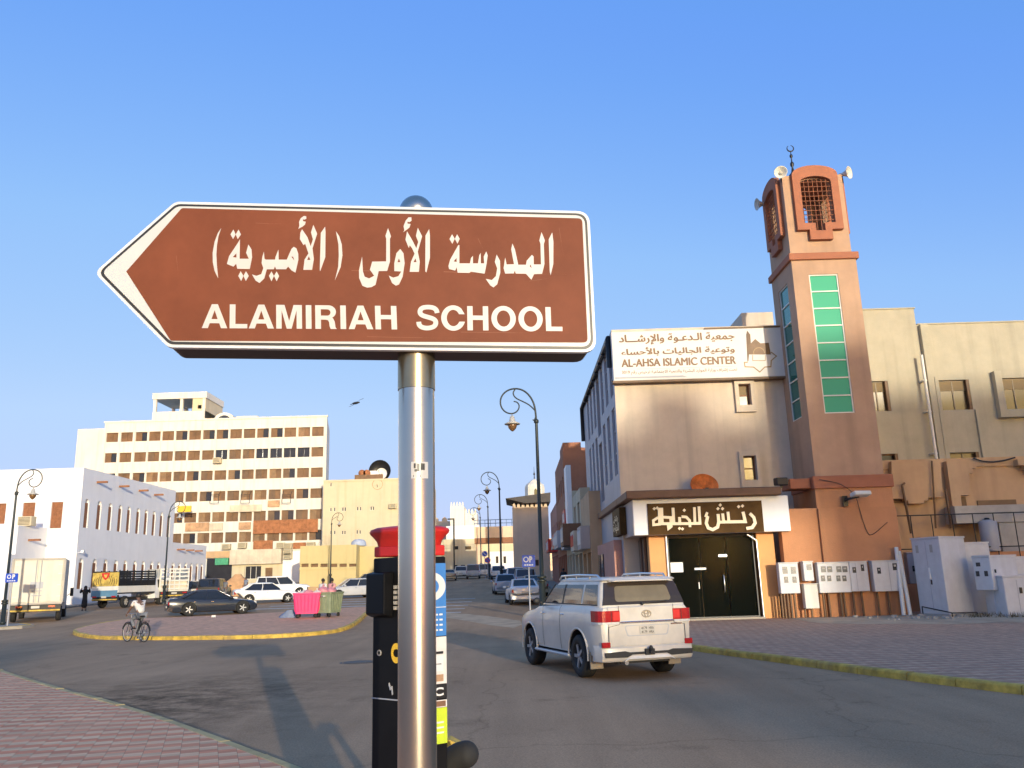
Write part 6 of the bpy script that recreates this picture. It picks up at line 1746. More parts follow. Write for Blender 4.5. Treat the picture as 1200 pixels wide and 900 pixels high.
b = MB(); cx_ = (pts[0][0] + pts[2][0]) / 2; b.box(cx_ - .35, cx_ + .38, 30.55, 31.1, .13, z0_ - .002); b.build('foot', M['box_white'], t, world=True)
a, c = P(*cA(1128, 460), 29.9), P(*cA(1290, 450), 29.9)
z1_ = P(*cA(1150, 295), 29.9).z
t = cabinet('cabinet', 'low white cabinet with a door at the right edge', [(a.x, 29.9), (c.x, 29.9), (c.x, 31), (a.x, 31)], .14, z1_)
b = MB(); b.box(a.x + .45, a.x + .465, 29.893, 29.899, .3, z1_ - .1); b.build('door_seam', M['grey_panel'], t, world=True)
b = MB(); b.box(a.x + .52, a.x + .6, 29.86, 29.899, .9, 1.1); b.build('handle', M['black_metal'], t, world=True)
a, c = P(*cA(1172, 440), 31.4), P(*cA(1300, 440), 31.4)
t = cabinet('cabinet', 'tall white cabinet at the right edge behind the low one', [(a.x, 31.45), (c.x, 31.45), (c.x, 32.4), (a.x, 32.4)], .14, P(*cA(1185, 208), 31.4).z)
# rubble and dry scrub at the foot of the wall
b = MB(); rnd = random.Random(3)
for k in range(70):
    x = rnd.uniform(12.5, 20); y = rnd.uniform(29.3, 32.3); s_ = rnd.uniform(.02, .09)
    b.obox((x, y, .137 + s_ * .3), s_ * 2, s_ * 1.5, s_, rnd.uniform(0, 3))
tag(b.build('rubble', M['concrete']), kind='stuff')
b = MB()
for k in range(420):
    cx_, cy_ = rnd.choice(((17.2, 29.6), (18.2, 29.2), (16.3, 30.1), (19.2, 29.4)))
    x, y = cx_ + rnd.gauss(0, .35), cy_ + rnd.gauss(0, .2); h_ = rnd.uniform(.06, .22); a_ = rnd.uniform(0, 6.28)
    dx, dy = math.cos(a_) * .012, math.sin(a_) * .012
    b.add([(x - dx, y - dy, .138), (x + dx, y + dy, .138), (x + rnd.gauss(0, .08), y + rnd.gauss(0, .08), .138 + h_)], [(0, 1, 2)])
mm('dry_grass', (.12, .10, .05), .9, var=.3, scale=4)
tag(b.build('dry_grass', M['dry_grass']), kind='stuff')

# ---------------------------------------------------------------- vehicles
def paint(name, col, rough=.32, coat=.5, dirt=.12):
    return mat(name, col, rough, var=dirt, scale=1.2, coat=coat, spec=.45)
mm('tyre', (.016, .016, .016), .85, var=.3, scale=12)
mm('rim_metal', (.42, .42, .42), .4, metal=.3, var=.08)
mm('rim_dark', (.33, .33, .335), .4, metal=.3, var=.1)
mm('car_glass', (.016, .018, .02), .06, var=.0, spec=.7)
mm('tail_red', (.36, .012, .015), .15, var=.1, scale=20, coat=.6)
mm('brake_red', (.62, .03, .03), .25, var=.1, scale=15)
mm('lamp_clear', (.62, .60, .58), .15, var=.1, scale=20, coat=.6)
mm('plastic', (.02, .02, .021), .6, var=.2)
mm('plate_white', (.50, .47, .41), .5, var=.05)
mm('chrome', (.75, .75, .75), .12, metal=1.0, var=.0)
M['p_white'] = paint('white_car_paint', (.74, .74, .73))
M['p_pearl'] = paint('dusty_white_paint', (.57, .53, .465), dirt=.16)
M['p_black'] = paint('dark_blue_black_paint', (.018, .023, .036), .22)
M['p_silver'] = paint('silver_paint', (.42, .43, .45), .3)
M['p_bluegrey'] = paint('blue_grey_paint', (.32, .37, .45), .3)
M['p_beige'] = paint('beige_paint', (.36, .30, .22), .35)
M['p_dark'] = paint('dark_brown_paint', (.05, .045, .04), .3)

def wheel(par, x, y, r, w, rim='rim_metal', spokes=5, side=1):
    m = MB(); m.lathe([(r * .60, -w / 2), (r * .9, -w / 2), (r, -w * .36), (r, w * .36), (r * .9, w / 2), (r * .60, w / 2), (r * .60, -w / 2)], (0, 0, 0), 28, axis='Y', caps=False)
    o = m.build('wheel', M['tyre'], par); o.location = (x, y, r)
    m = MB(); s = side * w / 2
    m.lathe([(r * .62, s * .98), (r * .57, s * .98), (r * .55, s * .55), (r * .02, s * .5)], (0, 0, 0), 24, axis='Y', mi=1, caps=False)
    m.lathe([(r * .13, s * .5), (r * .12, s * .92), (.01, s * .95)], (0, 0, 0), 12, axis='Y')
    for k in range(spokes):
        a = 2 * math.pi * k / spokes
        for da in ((-.11, .11) if spokes > 5 else (0.0,)):
            c, d = math.cos(a + da), math.sin(a + da)
            m.obox((r * .34 * c, s * .80, r * .34 * d), r * .46, w * .1, r * .15, 0, tilt=('Y', -(a + da)))
    m.build('rim', [M[rim], M['plastic']], o)
    return o

def car(name, label, loc, rz, kind='sedan', col='p_white', cat='car', group=None, detail=1, extra=None):
    K = {
     'sedan': dict(L=4.6, W=1.80, H=1.45, wb=2.68, r=.32, fo=.88, zlo=.19, st=[(-1, .62, .92, .80), (-.97, .70, .99, .93), (-.86, .74, 1.04, .985), (-.62, .20, .96, 1), (-.2, .2, .93, 1), (.3, .2, .92, 1), (.55, .2, .88, .99), (.82, .2, .78, .96), (.95, .25, .68, .88), (1, .32, .58, .72)], g=(.92, -1.95, 1.15, -1.05, .38, .86, .60)),
     'fastback': dict(L=4.85, W=1.89, H=1.40, wb=2.9, r=.35, fo=.85, zlo=.17, st=[(-1, .4, .86, .80), (-.97, .3, .97, .93), (-.86, .2, .99, .985), (-.62, .18, .95, 1), (-.2, .18, .90, 1), (.3, .18, .88, 1), (.55, .18, .84, .99), (.82, .18, .76, .96), (.95, .22, .66, .88), (1, .3, .55, .72)], g=(.9, -2.15, 1.15, -.95, .25, .86, .60)),
     'hatch': dict(L=4.1, W=1.72, H=1.48, wb=2.5, r=.31, fo=.8, zlo=.19, st=[(-1, .35, .90, .84), (-.97, .25, .96, .95), (-.8, .2, .97, 1), (-.5, .2, .95, 1), (0, .2, .93, 1), (.35, .2, .92, 1), (.6, .2, .88, .99), (.85, .2, .77, .95), (.96, .26, .66, .86), (1, .34, .56, .72)], g=(.92, -1.98, 1.05, -1.6, .35, .86, .62)),
     'suv': dict(L=4.7, W=1.88, H=1.72, wb=2.75, r=.36, fo=.9, zlo=.26, st=[(-1, .40, 1.05, .86), (-.97, .30, 1.08, .95), (-.8, .26, 1.1, 1), (-.4, .26, 1.08, 1), (0, .26, 1.07, 1), (.35, .26, 1.06, 1), (.55, .26, 1.04, .99), (.85, .26, .95, .95), (.96, .34, .84, .88), (1, .42, .7, .76)], g=(1.06, -2.28, 1.15, -2.05, .45, .88, .70)),
     'van': dict(L=4.8, W=1.9, H=1.95, wb=2.8, r=.34, fo=.85, zlo=.24, st=[(-1, .36, 1.08, .9), (-.97, .28, 1.1, .97), (-.8, .24, 1.12, 1), (-.4, .24, 1.1, 1), (0, .24, 1.1, 1), (.4, .24, 1.1, 1), (.65, .24, 1.08, .99), (.9, .24, .98, .94), (.97, .32, .85, .88), (1, .4, .7, .78)], g=(1.08, -2.33, 1.75, -2.2, 1.0, .92, .78)),
    }[kind]
    L, W_, H, wb, r = K['L'], K['W'], K['H'], K['wb'], K['r']
    hl = L / 2
    t = empty(name, loc, label, cat, group, rz)
    pm = M[col]
    xf_, xr_ = hl - K['fo'], hl - K['fo'] - wb
    rings = []
    for fx_, zb, zt, wf in K['st']:
        w = W_ / 2 * wf; zb = max(zb, K['zlo'])
        h = zt - zb
        half = [(w * .78, zb), (w * .95, zb + .05), (w * .99, zb + h * .3), (w, zb + h * .55), (w * .985, zb + h * .78), (w * .93, zt - .035), (w * .80, zt), (0, zt + .02)]
        ring = half + [(-y, z) for y, z in half[-2::-1]]
        rings.append([(fx_ * hl, y, z) for y, z in ring])
    m = MB(); m.loft(rings)
    body = m.build('body', [pm, M['plastic']], t, weld=True)
    body.parent = None
    cut = MB()
    for x in (xf_, xr_):
        for s in (1, -1):
            cut.tube([(x, s * (W_ / 2 + .2), r * 1.02), (x, s * (W_ / 2 - .30), r * 1.02)], r * 1.16, 28, mi=1)
    c = cut.build('cutter', [pm, M['plastic']], None, weld=True)
    md = body.modifiers.new('cut', 'BOOLEAN'); md.operation = 'DIFFERENCE'; md.object = c; md.solver = 'EXACT'
    dg = bpy.context.evaluated_depsgraph_get()
    me = bpy.data.meshes.new_from_object(body.evaluated_get(dg))
    body.modifiers.clear(); body.data = me; bpy.data.objects.remove(c)
    bm = bmesh.new(); bm.from_mesh(me)
    for e in bm.edges:
        if len(e.link_faces) == 2: e.smooth = e.calc_face_angle(0) < R(38)
    for f in bm.faces: f.smooth = True
    bm.to_mesh(me); bm.free()
    body.parent = t
    # cabin
    zb, x0, x1, x0t, x1t, wb_, wt_ = K['g']
    wb_, wt_ = wb_ * W_ / 2 * 1.0, wt_ * W_ / 2 * 1.12
    zt = H - .05
    def plan(a, b, w, z, k=.10):
        pts = rounded([(a, -w), (b, -w * .9), (b, w * .9), (a, w)], [k, .22, .22, k], 4)
        return [(x, y, z) for x, y in pts]
    zm = zb + (zt - zb) * .5
    lv = [plan(x0, x1, wb_, zb - .03), plan((x0 * .42 + x0t * .58), (x1 * .5 + x1t * .5), wb_ * .52 + wt_ * .48, zm), plan(x0t, x1t, wt_, zt)]
    m = MB(); m.loft(lv, caps=False); m.build('window', M['car_glass'], t, sharp=40)
    m = MB()
    top = [plan(x0t - .015, x1t + .02, wt_ + .012, zt - .03), plan(x0t - .01, x1t + .01, wt_ + .01, zt), plan(x0t + .04, x1t - .06, wt_ * .93, zt + .04), plan(x0t + .3, x1t - .35, wt_ * .6, zt + .055)]
    m.loft(top)
    m.build('roof', pm, t, sharp=50)
    m = MB()
    def G(f, s, l):
        a, b, w = [(x0, x1, wb_), (x0 * .42 + x0t * .58, (x1 + x1t) / 2, wb_ * .52 + wt_ * .48), (x0t, x1t, wt_)][l]
        return Vector((a + (b - a) * f, s * w * (1 - .1 * f * 1.0), (zb - .03, zm, zt)[l]))
    fr = {'sedan': (0.02, .5, .985), 'fastback': (0.03, .52, .985), 'hatch': (0.03, .3, .58, .985), 'suv': (0.03, .28, .6, .985), 'van': (0.02, .33, .62, .985)}[kind]
    for i, f in enumerate(fr):
        for s in (1, -1):
            rr = (.055, .03, .03, .04)[i] if len(fr) == 4 else (.055, .03, .04)[i]
            if i == 0: rr = .07
            m = MB(); m.tube([G(f, s, 0), G(f, s, 1), G(f, s, 2)], [rr * 1.3, rr, rr * .8], 6); m.build('pillar', pm, t)
    if detail:
        for s in (1, -1):
            m = MB(); m.box(x1 - .32, x1 - .16, min(s * (W_ / 2 - .02), s * (W_ / 2 + .16)), max(s * (W_ / 2 - .02), s * (W_ / 2 + .16)), zb - .02, zb + .12); m.build('mirror', pm, t, bevel=.03)
        zt0 = K['st'][0][2]; wr = W_ / 2 * K['st'][1][3]
        for s in (1, -1):
            m = MB(); xx_ = -hl * .985; m.box(xx_ - .03, xx_ + .10, min(s * wr * .55, s * wr * .99), max(s * wr * .55, s * wr * .99), zt0 - .24, zt0 - .06); m.build('taillight', M['tail_red'], t, bevel=.02)
            m = MB(); xx_ = hl * .965; m.box(xx_ - .12, xx_ + .02, min(s * wr * .52, s * wr * .9), max(s * wr * .52, s * wr * .9), .56, .70); m.build('headlight', M['lamp_clear'], t, bevel=.03)
        m = MB(); m.box(-hl - .02, -hl + .06, -.27, .27, zt0 - .40 if kind != 'sedan' else .62, zt0 - .28 if kind != 'sedan' else .74); m.build('number_plate', M['plate_white'], t)
        m = MB(); m.loft([[(-hl * 1.0 - .0, y * W_ / 2 * .9, z) for y, z in ((-1, .3), (1, .3), (1, .5), (-1, .5))], [(-hl * .9, y * W_ / 2 * .985, z) for y, z in ((-1, .28), (1, .28), (1, .52), (-1, .52))]], smooth=False); m.build('bumper', M['plastic'] if kind in ('suv', 'van') else pm, t)
        m = MB()
        for s in (1, -1):
            for f in (.32, .6): m.box(x0 + (x1 - x0) * f, x0 + (x1 - x0) * f + .16, s * (W_ / 2 - .012) - .015, s * (W_ / 2 - .012) + .015, zb - .16, zb - .13)
        m.build('door_handle', M['chrome'], t)
    for x in (xf_, xr_):
        for s in (1, -1): wheel(t, x, s * (W_ / 2 - .11), r, .21, side=s)
    if extra: extra(t, K)
    return t

def at_px(px, Y): return P(px, 690, Y).x
def place(name, label, px, Y, deg, kind, col, **kw):
    return car(name, label, (at_px(px, Y), Y, gz(Y) + .005), R(deg), kind, col, **kw)

place('parked_car', 'dark blue-black fastback sedan parked behind the traffic island', 249, 49.2, 28, 'fastback', 'p_black')
place('parked_car', 'white sedan parked behind the black fastback', 312, 62, 24, 'sedan', 'p_white')
place('parked_van', 'white estate van parked behind the white sedan', 331, 73, 14, 'suv', 'p_white', cat='van')
place('parked_car', 'silver hatchback parked behind the green rubbish bin', 413, 66.5, 205, 'hatch', 'p_silver')
place('parked_car', 'dark car half hidden behind the silver hatchback', 432, 73, 195, 'suv', 'p_dark')
place('parked_pickup_car', 'brown estate car seen from behind next to the tan tarpaulin', 252, 70, 96, 'suv', 'p_dark')
place('parked_car', 'white sedan with red tail lights parked by the blue parking sign', 611.5, 51.5, 96, 'sedan', 'p_white')
place('parked_car', 'pale silver hatchback parked left of the second lamp post', 591, 66, 95, 'hatch', 'p_bluegrey')
place('parked_car', 'beige sedan parked beyond the white sedan, beside the shops', 624, 60.5, 96, 'sedan', 'p_beige')
place('parked_car', 'dark sport utility car behind the beige sedan', 614, 75, 95, 'suv', 'p_silver')
place('parked_car', 'white car parked under the tan house wall', 603, 86, 95, 'suv', 'p_white')
place('driving_car', 'dark beige car coming up the left of the street beside the pay station', 527, 112, 93, 'sedan', 'p_beige')
place('parked_van', 'silver van standing in the middle at the far end of the street', 555, 119, 92, 'van', 'p_silver', cat='van')
place('parked_car', 'white car left of the silver van far up the street', 541, 124, 92, 'suv', 'p_white')
place('parked_van', 'white van right of the silver van far up the street', 569, 126, 92, 'van', 'p_white', cat='van')
place('parked_car', 'white car near the no-parking signs', 584, 112, 93, 'suv', 'p_white')
place('parked_car', 'small white hatchback beside the third lamp post', 592, 98, 94, 'hatch', 'p_white')

# ---- the white off-roader in the foreground
def big_suv():
    t = empty('white_suv', (1.62, 18.72, .006), 'dusty white off-road car driving away, with red tail lights and roof rails', 'car', rz=R(108.5))
    pm = M['p_pearl']
    hw = .985
    # body below the belt, rear (-) to front (+)
    st = [(-2.50, .56, 1.30, .88), (-2.47, .52, 1.335, .945), (-2.36, .46, 1.355, .985), (-2.05, .42, 1.365, 1.0), (-1.4, .42, 1.36, 1.0), (-.6, .42, 1.345, 1.0), (.3, .42, 1.325, 1.0), (.95, .42, 1.30, .995), (1.3, .42, 1.22, .985), (1.75, .42, 1.17, .97), (2.15, .45, 1.10, .93), (2.36, .5, 1.0, .84), (2.44, .58, .88, .7)]
    rings = []
    for x, zb, zt, wf in st:
        w = hw * wf; h = zt - zb
        half = [(w * .80, zb), (w * .95, zb + .03), (w * .975, zb + h * .16), (w * .99, zb + h * .40), (w, zb + h * .62), (w * .985, zb + h * .80), (w * .955, zt - .06), (w * .915, zt - .012), (w * .82, zt), (0, zt + .015)]
        rings.append([(x, y, z) for y, z in half + [(-y, z) for y, z in half[-2::-1]]])
    m = MB(); m.loft(rings)
    body = m.build('body', [pm, M['plastic']], None, weld=True)
    cut = MB(); r = .40; xf_, xr_ = 1.43, -1.42
    for x in (xf_, xr_):
        for s in (1, -1):
            cut.tube([(x, s * (hw + .2), r * 1.08), (x, s * (hw - .36), r * 1.08)], r * 1.2, 40, mi=1)
    c = cut.build('cutter', [pm, M['plastic']], None, weld=True)
    md = body.modifiers.new('cut', 'BOOLEAN'); md.operation = 'DIFFERENCE'; md.object = c; md.solver = 'EXACT'
    dg = bpy.context.evaluated_depsgraph_get(); me = bpy.data.meshes.new_from_object(body.evaluated_get(dg))
    body.modifiers.clear(); body.data = me; bpy.data.objects.remove(c)
    bm = bmesh.new(); bm.from_mesh(me)
    for e in bm.edges:
        if len(e.link_faces) == 2: e.smooth = e.calc_face_angle(0) < R(32)
    for f in bm.faces: f.smooth = True
    bm.to_mesh(me); bm.free(); body.parent = t
    # wheel-arch flares
    for x in (xf_, xr_):
        for s in (1, -1):
            m = MB(); pts = [(x + r * 1.23 * math.cos(a), s * (hw - .012), r * 1.08 + r * 1.23 * math.sin(a)) for a in [math.pi * k / 18 for k in range(-1, 20)]]
            m.tube(pts, .022, 8); m.build('wheel_arch', pm, t)
    # cabin: upper body shell with window openings as inset glass panels
    def sec(x0_, x1_, w, z, k=.12): return [(x, y, z) for x, y in rounded([(x0_, -w), (x1_, -w * .93), (x1_, w * .93), (x0_, w)], [k, .2, .2, k], 5)]
    lv = [sec(-2.44, .98, .905, 1.33), sec(-2.40, .70, .875, 1.50), sec(-2.31, .33, .82, 1.72), sec(-2.26, .12, .775, 1.83)]
    m = MB(); m.loft(lv, caps=False); m.build('cabin', pm, t, sharp=45)
    m = MB(); m.loft([sec(-2.30, .13, .785, 1.815), sec(-2.34, .15, .79, 1.835, .1), sec(-2.30, .10, .77, 1.862), sec(-2.1, -.1, .66, 1.888), sec(-1.5, -.6, .35, 1.895)]); m.build('roof', pm, t, sharp=50)
    zs = [1.33, 1.50, 1.72, 1.83]; xr = [-2.44, -2.40, -2.31, -2.26]; xf = [.98, .70, .33, .12]; ws = [.905, .875, .82, .775]
    def lerp(arr, z):
        for i in range(3):
            if z <= zs[i + 1] or i == 2:
                f = (z - zs[i]) / (zs[i + 1] - zs[i]); return arr[i] + (arr[i + 1] - arr[i]) * f
    def sidep(x, z, s, o=.006):   # on the cabin side, following its taper
        w = lerp(ws, z); a, b_ = lerp(xr, z), lerp(xf, z); f = (x - a) / (b_ - a)
        return (x, s * (w * (1 - .07 * f) + o), z)
    def side_glass(x00, x01, x10, x11, s, name='side_window', z0_=1.385, z1_=1.755):
        m = MB(); n = 5
        for k in range(n):
            za, zb_ = z0_ + (z1_ - z0_) * k / n, z0_ + (z1_ - z0_) * (k + 1) / n
            fa, fb = k / n, (k + 1) / n
            A = sidep(x00 + (x10 - x00) * fa, za, s); B = sidep(x01 + (x11 - x01) * fa, za, s); C_ = sidep(x01 + (x11 - x01) * fb, zb_, s); D = sidep(x00 + (x10 - x00) * fb, zb_, s)
            m.quad(A, B, C_, D)
        return m.build(name, M['car_glass'], t, weld=True)
    for s in (1, -1):
        side_glass(-2.28, -1.52, -2.16, -1.55, s)
        side_glass(-1.44, -.46, -1.44, -.50, s)
        side_glass(-.38, .73, -.40, .22, s)
        m = MB()   # dark surround and B pillar
        m.add([sidep(-.47, 1.38, s, .009), sidep(-.37, 1.38, s, .009), sidep(-.39, 1.76, s, .009), sidep(-.51, 1.76, s, .009)], [(0, 1, 2, 3)])
        m.tube([sidep(-2.28, 1.375, s, .004), sidep(-.4, 1.375, s, .004), sidep(.76, 1.375, s, .004)], .012, 5)
        m.tube([sidep(.76, 1.38, s, .004), sidep(.5, 1.56, s, .004), sidep(.23, 1.76, s, .004)], .02, 5)
        m.build('window_trim', M['plastic'], t)
    # rear window: dark surround, dusty pane
    def rearp(y, z, o=.012):
        w = lerp(ws, z); return (lerp(xr, z) - o, y, z)
    def rear_quad(mb, y0, y1, z0_, z1_, o, n=8, taper=.06, kk=3):
        for i in range(n):
            for j in range(kk):
                P_ = lambda u, v: rearp((y0 + (y1 - y0) * u) * (1 - taper * v), z0_ + (z1_ - z0_) * v, o)
                mb.quad(P_(i / n, j / kk), P_((i + 1) / n, j / kk), P_((i + 1) / n, (j + 1) / kk), P_(i / n, (j + 1) / kk))
    mm('tinted_glass', (.035, .026, .02), .15, var=.15)
    m = MB(); rear_quad(m, -.86, .86, 1.375, 1.79, .012, taper=.13); m.build('rear_window', M['tinted_glass'], t, weld=True)
    mm('dusty_glass', (.135, .11, .068), .5, var=.18, scale=2.5)
    m = MB(); rr_ = rounded([(-.60, 1.43), (.60, 1.43), (.55, 1.72), (-.55, 1.72)], .07, 5); m.add([rearp(u, v, .02) for u, v in rr_], [tuple(q_) for q_ in tessellate_polygon([[Vector((u, v, 0)) for u, v in rr_]])]); m.build('dusty_pane', M['dusty_glass'], t)
    m = MB(); m.tube([(-2.475, .05, 1.385), (-2.47, -.35, 1.42), (-2.468, -.5, 1.43)], .011, 5); m.sphere((-2.48, .05, 1.385), .03, n=8, m=6); m.build('wiper', M['plastic'], t)
    m = MB(); m.loft([[(-2.33, y, z) for y, z in ((-.66, 1.80), (.66, 1.80), (.66, 1.835), (-.66, 1.835))], [(-2.42, y, z) for y, z in ((-.62, 1.805), (.62, 1.805), (.62, 1.822), (-.62, 1.822))]], smooth=False); m.build('spoiler', pm, t)
    # tailgate lines, lights, chrome strip
    X = -2.50
    for s in (1, -1):
        m = MB(); z0_, z1_ = 1.03, 1.275
        a, b_, c = .56, .86, .965
        def bx(y0, y1, xa, xb, zb0, zb1, xo=.0): pass
        def wrap(mb, zb0, zb1, ya, yb, yc, o):
            n = [(X - .02 - o, ya), (X - .028 - o, yb), (X - .014 - o, .918), (X + .05, .972), (X + .14, .990), (X + .32, 1.0)]
            back = [(X + .32, .93), (X + .2, yb), (X + .06, ya)]
            poly = n + back
            pts0 = [(x, s * y, zb0) for x, y in poly]; pts1 = [(x, s * y, zb1) for x, y in poly]; k = len(poly)
            mb.add(pts0 + pts1, [(i, (i + 1) % k, k + (i + 1) % k, k + i) for i in range(k)] + [tuple(range(k))[::-1], tuple(range(k, 2 * k))])
        wrap(m, 1.072, z1_, a, b_, .978, .012); tl_ = m.build('taillight', M['tail_red'], t)
        m = MB(); m.box(X - .04, X - .036, min(s * a, s * .70) , max(s * a, s * .70), 1.10, 1.25); m.build('brake_lens', M['brake_red'], tl_)
        m = MB(); m.tube([(X - .038, s * .735, 1.072), (X - .038, s * .735, z1_)], .006, 4); m.build('lens_seam', M['plastic'], tl_)
        m = MB(); wrap(m, z0_, 1.07, a + .02, b_, .978, .012); m.build('reversing_light', M['lamp_clear'], t)
        m = MB(); m.box(X - .035, X + .02, s * .86 - .085, s * .86 + .085, .615, .715); m.build('reflector', M['tail_red'], t, bevel=.01)
        m = MB(); m.tube([(X - .022, s * .575, 1.36), (X - .024, s * .575, 1.02), (X - .022, s * .80, .98), (X - .018, s * .80, .60)], .006, 4); m.build('panel_gap', M['plastic'], t)
    m = MB(); m.box(X - .045, X + .02, -.56, .56, 1.035, 1.075); m.build('chrome_strip', M['chrome'], t, bevel=.012)
    m = MB(); m.box(X - .02, X + .05, -.80, .80, .62, 1.34); m.build('tailgate', pm, t, bevel=.02)
    m = MB(); m.prism(rounded([(-.42, .80), (.42, .80), (.48, 1.0), (-.48, 1.0)], .05), lambda u, v, d: (X - .024 + d, u, v), 0, .003, holes=[rounded([(-.40, .82), (.40, .82), (.455, .985), (-.455, .985)], .04)]); m.build('plate_recess', M['p_silver'], t)
    m = MB(); m.box(X - .035, X - .021, -.16, .16, .83, .98); pl = m.build('number_plate', M['plate_white'], t, bevel=.004)
    m = MB(); fp = lambda u, v, d: (X - .0355 + d, -u, v)
    font(m, '4179', fp, -.13, -.01, .915, .965, -.001, off=.01); font(m, 'HRA', fp, .03, .13, .915, .965, -.001, off=.01)
    m.build('plate_digits_upper', M['plastic'], pl, fixn=False)
    m = MB(); font(m, '4179', fp, -.13, -.01, .845, .895, -.001, off=.01); font(m, 'HRA', fp, .03, .13, .845, .895, -.001, off=.01)
    m.build('plate_digits_lower', M['plastic'], pl, fixn=False)
    m = MB(); n = 24
    el = lambda cy_, cz_, a, b_, tk: m.tube([(X - .032, cy_ + a * math.cos(2 * math.pi * k / n), cz_ + b_ * math.sin(2 * math.pi * k / n)) for k in range(n)], tk, 6, closed=True)
    el(0, 1.20, .095, .063, .009); el(0, 1.20, .036, .058, .008); el(0, 1.226, .066, .026, .008)
    m.build('emblem', M['p_beige'], t)
    m = MB(); m.box(X - .03, X - .021, -.74, -.50, .985, 1.01); m.build('badge', M['chrome'], t)
    # bumper, lower valance with black slots, hitch, mud flaps, exhaust
    def bump(zb0, zb1, o0, o1, wd0=.93, wd1=.985):
        return [[(X - o0, -wd0 + .12, zb0), (X - o1, -wd0 + .12, zb1), (X - o1, wd0 - .12, zb1), (X - o0, wd0 - .12, zb0)]]
    m = MB(); prof = [(.36, .02), (.40, .055), (.46, .06), (.52, .05), (.60, .045), (.64, .0)]
    rings = []
    for y in (-.985, -.94, -.8, 0, .8, .94, .985):
        ins = .30 if abs(y) > .97 else (.06 if abs(y) > .9 else 0)
        rings.append([(X - o + ins, y, z) for z, o in prof] + [(X + .34, y, .64), (X + .34, y, .36)])
    m.loft(rings); m.build('bumper', pm, t, sharp=35)
    for s in (1, -1):
        m = MB(); m.prism([(s * .0, .475), (s * .36, .475), (s * .46, .43), (s * .90, .44), (s * .915, .53), (s * .5, .545), (s * .40, .52), (0, .52)], lambda u, v, d: (X - .066 + d, u, v), 0, .02); m.build('bumper_slot', M['plastic'], t)
        m = MB(); m.prism([(0, .40), (s * .44, .40), (s * .53, .355), (s * .5, .385), (s * .38, .452), (0, .452)], lambda u, v, d: (X - .078 + d, u, v), 0, .02); m.build('skid_plate', M['p_white'], t)
        m = MB(); m.box(-1.98, -1.95, s * .83 - .13, s * .83 + .13, .20, .52); m.build('mud_flap', M['p_beige'], t)
        m = MB(); m.box(-1.0, .98, s * .96 - .05, s * .96 + .07, .36, .41); m.build('running_board', M['p_silver'], t, bevel=.015)
        m = MB(); m.tube([(-2.05, s * .70, 1.86), (-1.95, s * .72, 1.925), (-1.0, s * .735, 1.945), (-.1, s * .735, 1.93), (.02, s * .73, 1.85)], .022, 8)
        for x in (-1.6, -.9, -.3): m.tube([(x, s * .725, 1.86), (x, s * .735, 1.935)], .018, 6)
        m.build('roof_rail', M['aluminium'], t)
        m = MB(); m.tube([(.66, s * .93, 1.36), (.66, s * 1.04, 1.42)], .03, 6); m.sphere((.64, s * 1.06, 1.42), .05, .085, .07, n=12, m=8); m.build('mirror', M['plastic'], t)
        for x in (-.62, -.45 + .95):
            m = MB(); m.tube([(x - .09, s * .965, 1.165), (x - .05, s * 1.0, 1.17), (x + .07, s * 1.0, 1.17), (x + .11, s * .965, 1.165)], .014, 6); m.build('door_handle', M['chrome'], t)
        m = MB()
        for x in (-.50, .52): m.tube([(x, s * .915, 1.345), (x, s * .968, 1.27), (x, s * .987, 1.0), (x, s * .983, .7), (x, s * .955, .47)], .0032, 4)
        m.build('door_gap', M['plastic'], t)
        m = MB(); m.box(2.2, 2.36, min(s * .5, s * .84), max(s * .5, s * .84), .86, 1.02); m.build('headlight', M['lamp_clear'], t, bevel=.03)
    m = MB(); m.box(X - .10, X - .03, -.10, .10, .46, .57); m.lathe([(.03, 0), (.03, .06), (.045, .08), (.02, .13)], (X - .13, 0, .5), 10); m.box(X - .16, X - .02, -.03, .03, .49, .53); m.build('tow_hitch', M['plastic'], t, bevel=.01)
    m = MB(); m.tube([(-2.1, .45, .33), (-2.5, .45, .33)], .04, 10); m.build('exhaust', M['rim_dark'], t)
    m = MB(); m.box(-2.3, 1.9, -.55, .55, .30, .41); m.tube([(xr_, -.75, .38), (xr_, .75, .38)], .07, 8); m.tube([(xf_, -.75, .38), (xf_, .75, .38)], .06, 8); m.build('chassis', M['plastic'], t)
    for x in (xf_, xr_):
        for s in (1, -1): wheel(t, x, s * .845, r, .28, 'rim_dark', 5, s)
    return t
big_suv()

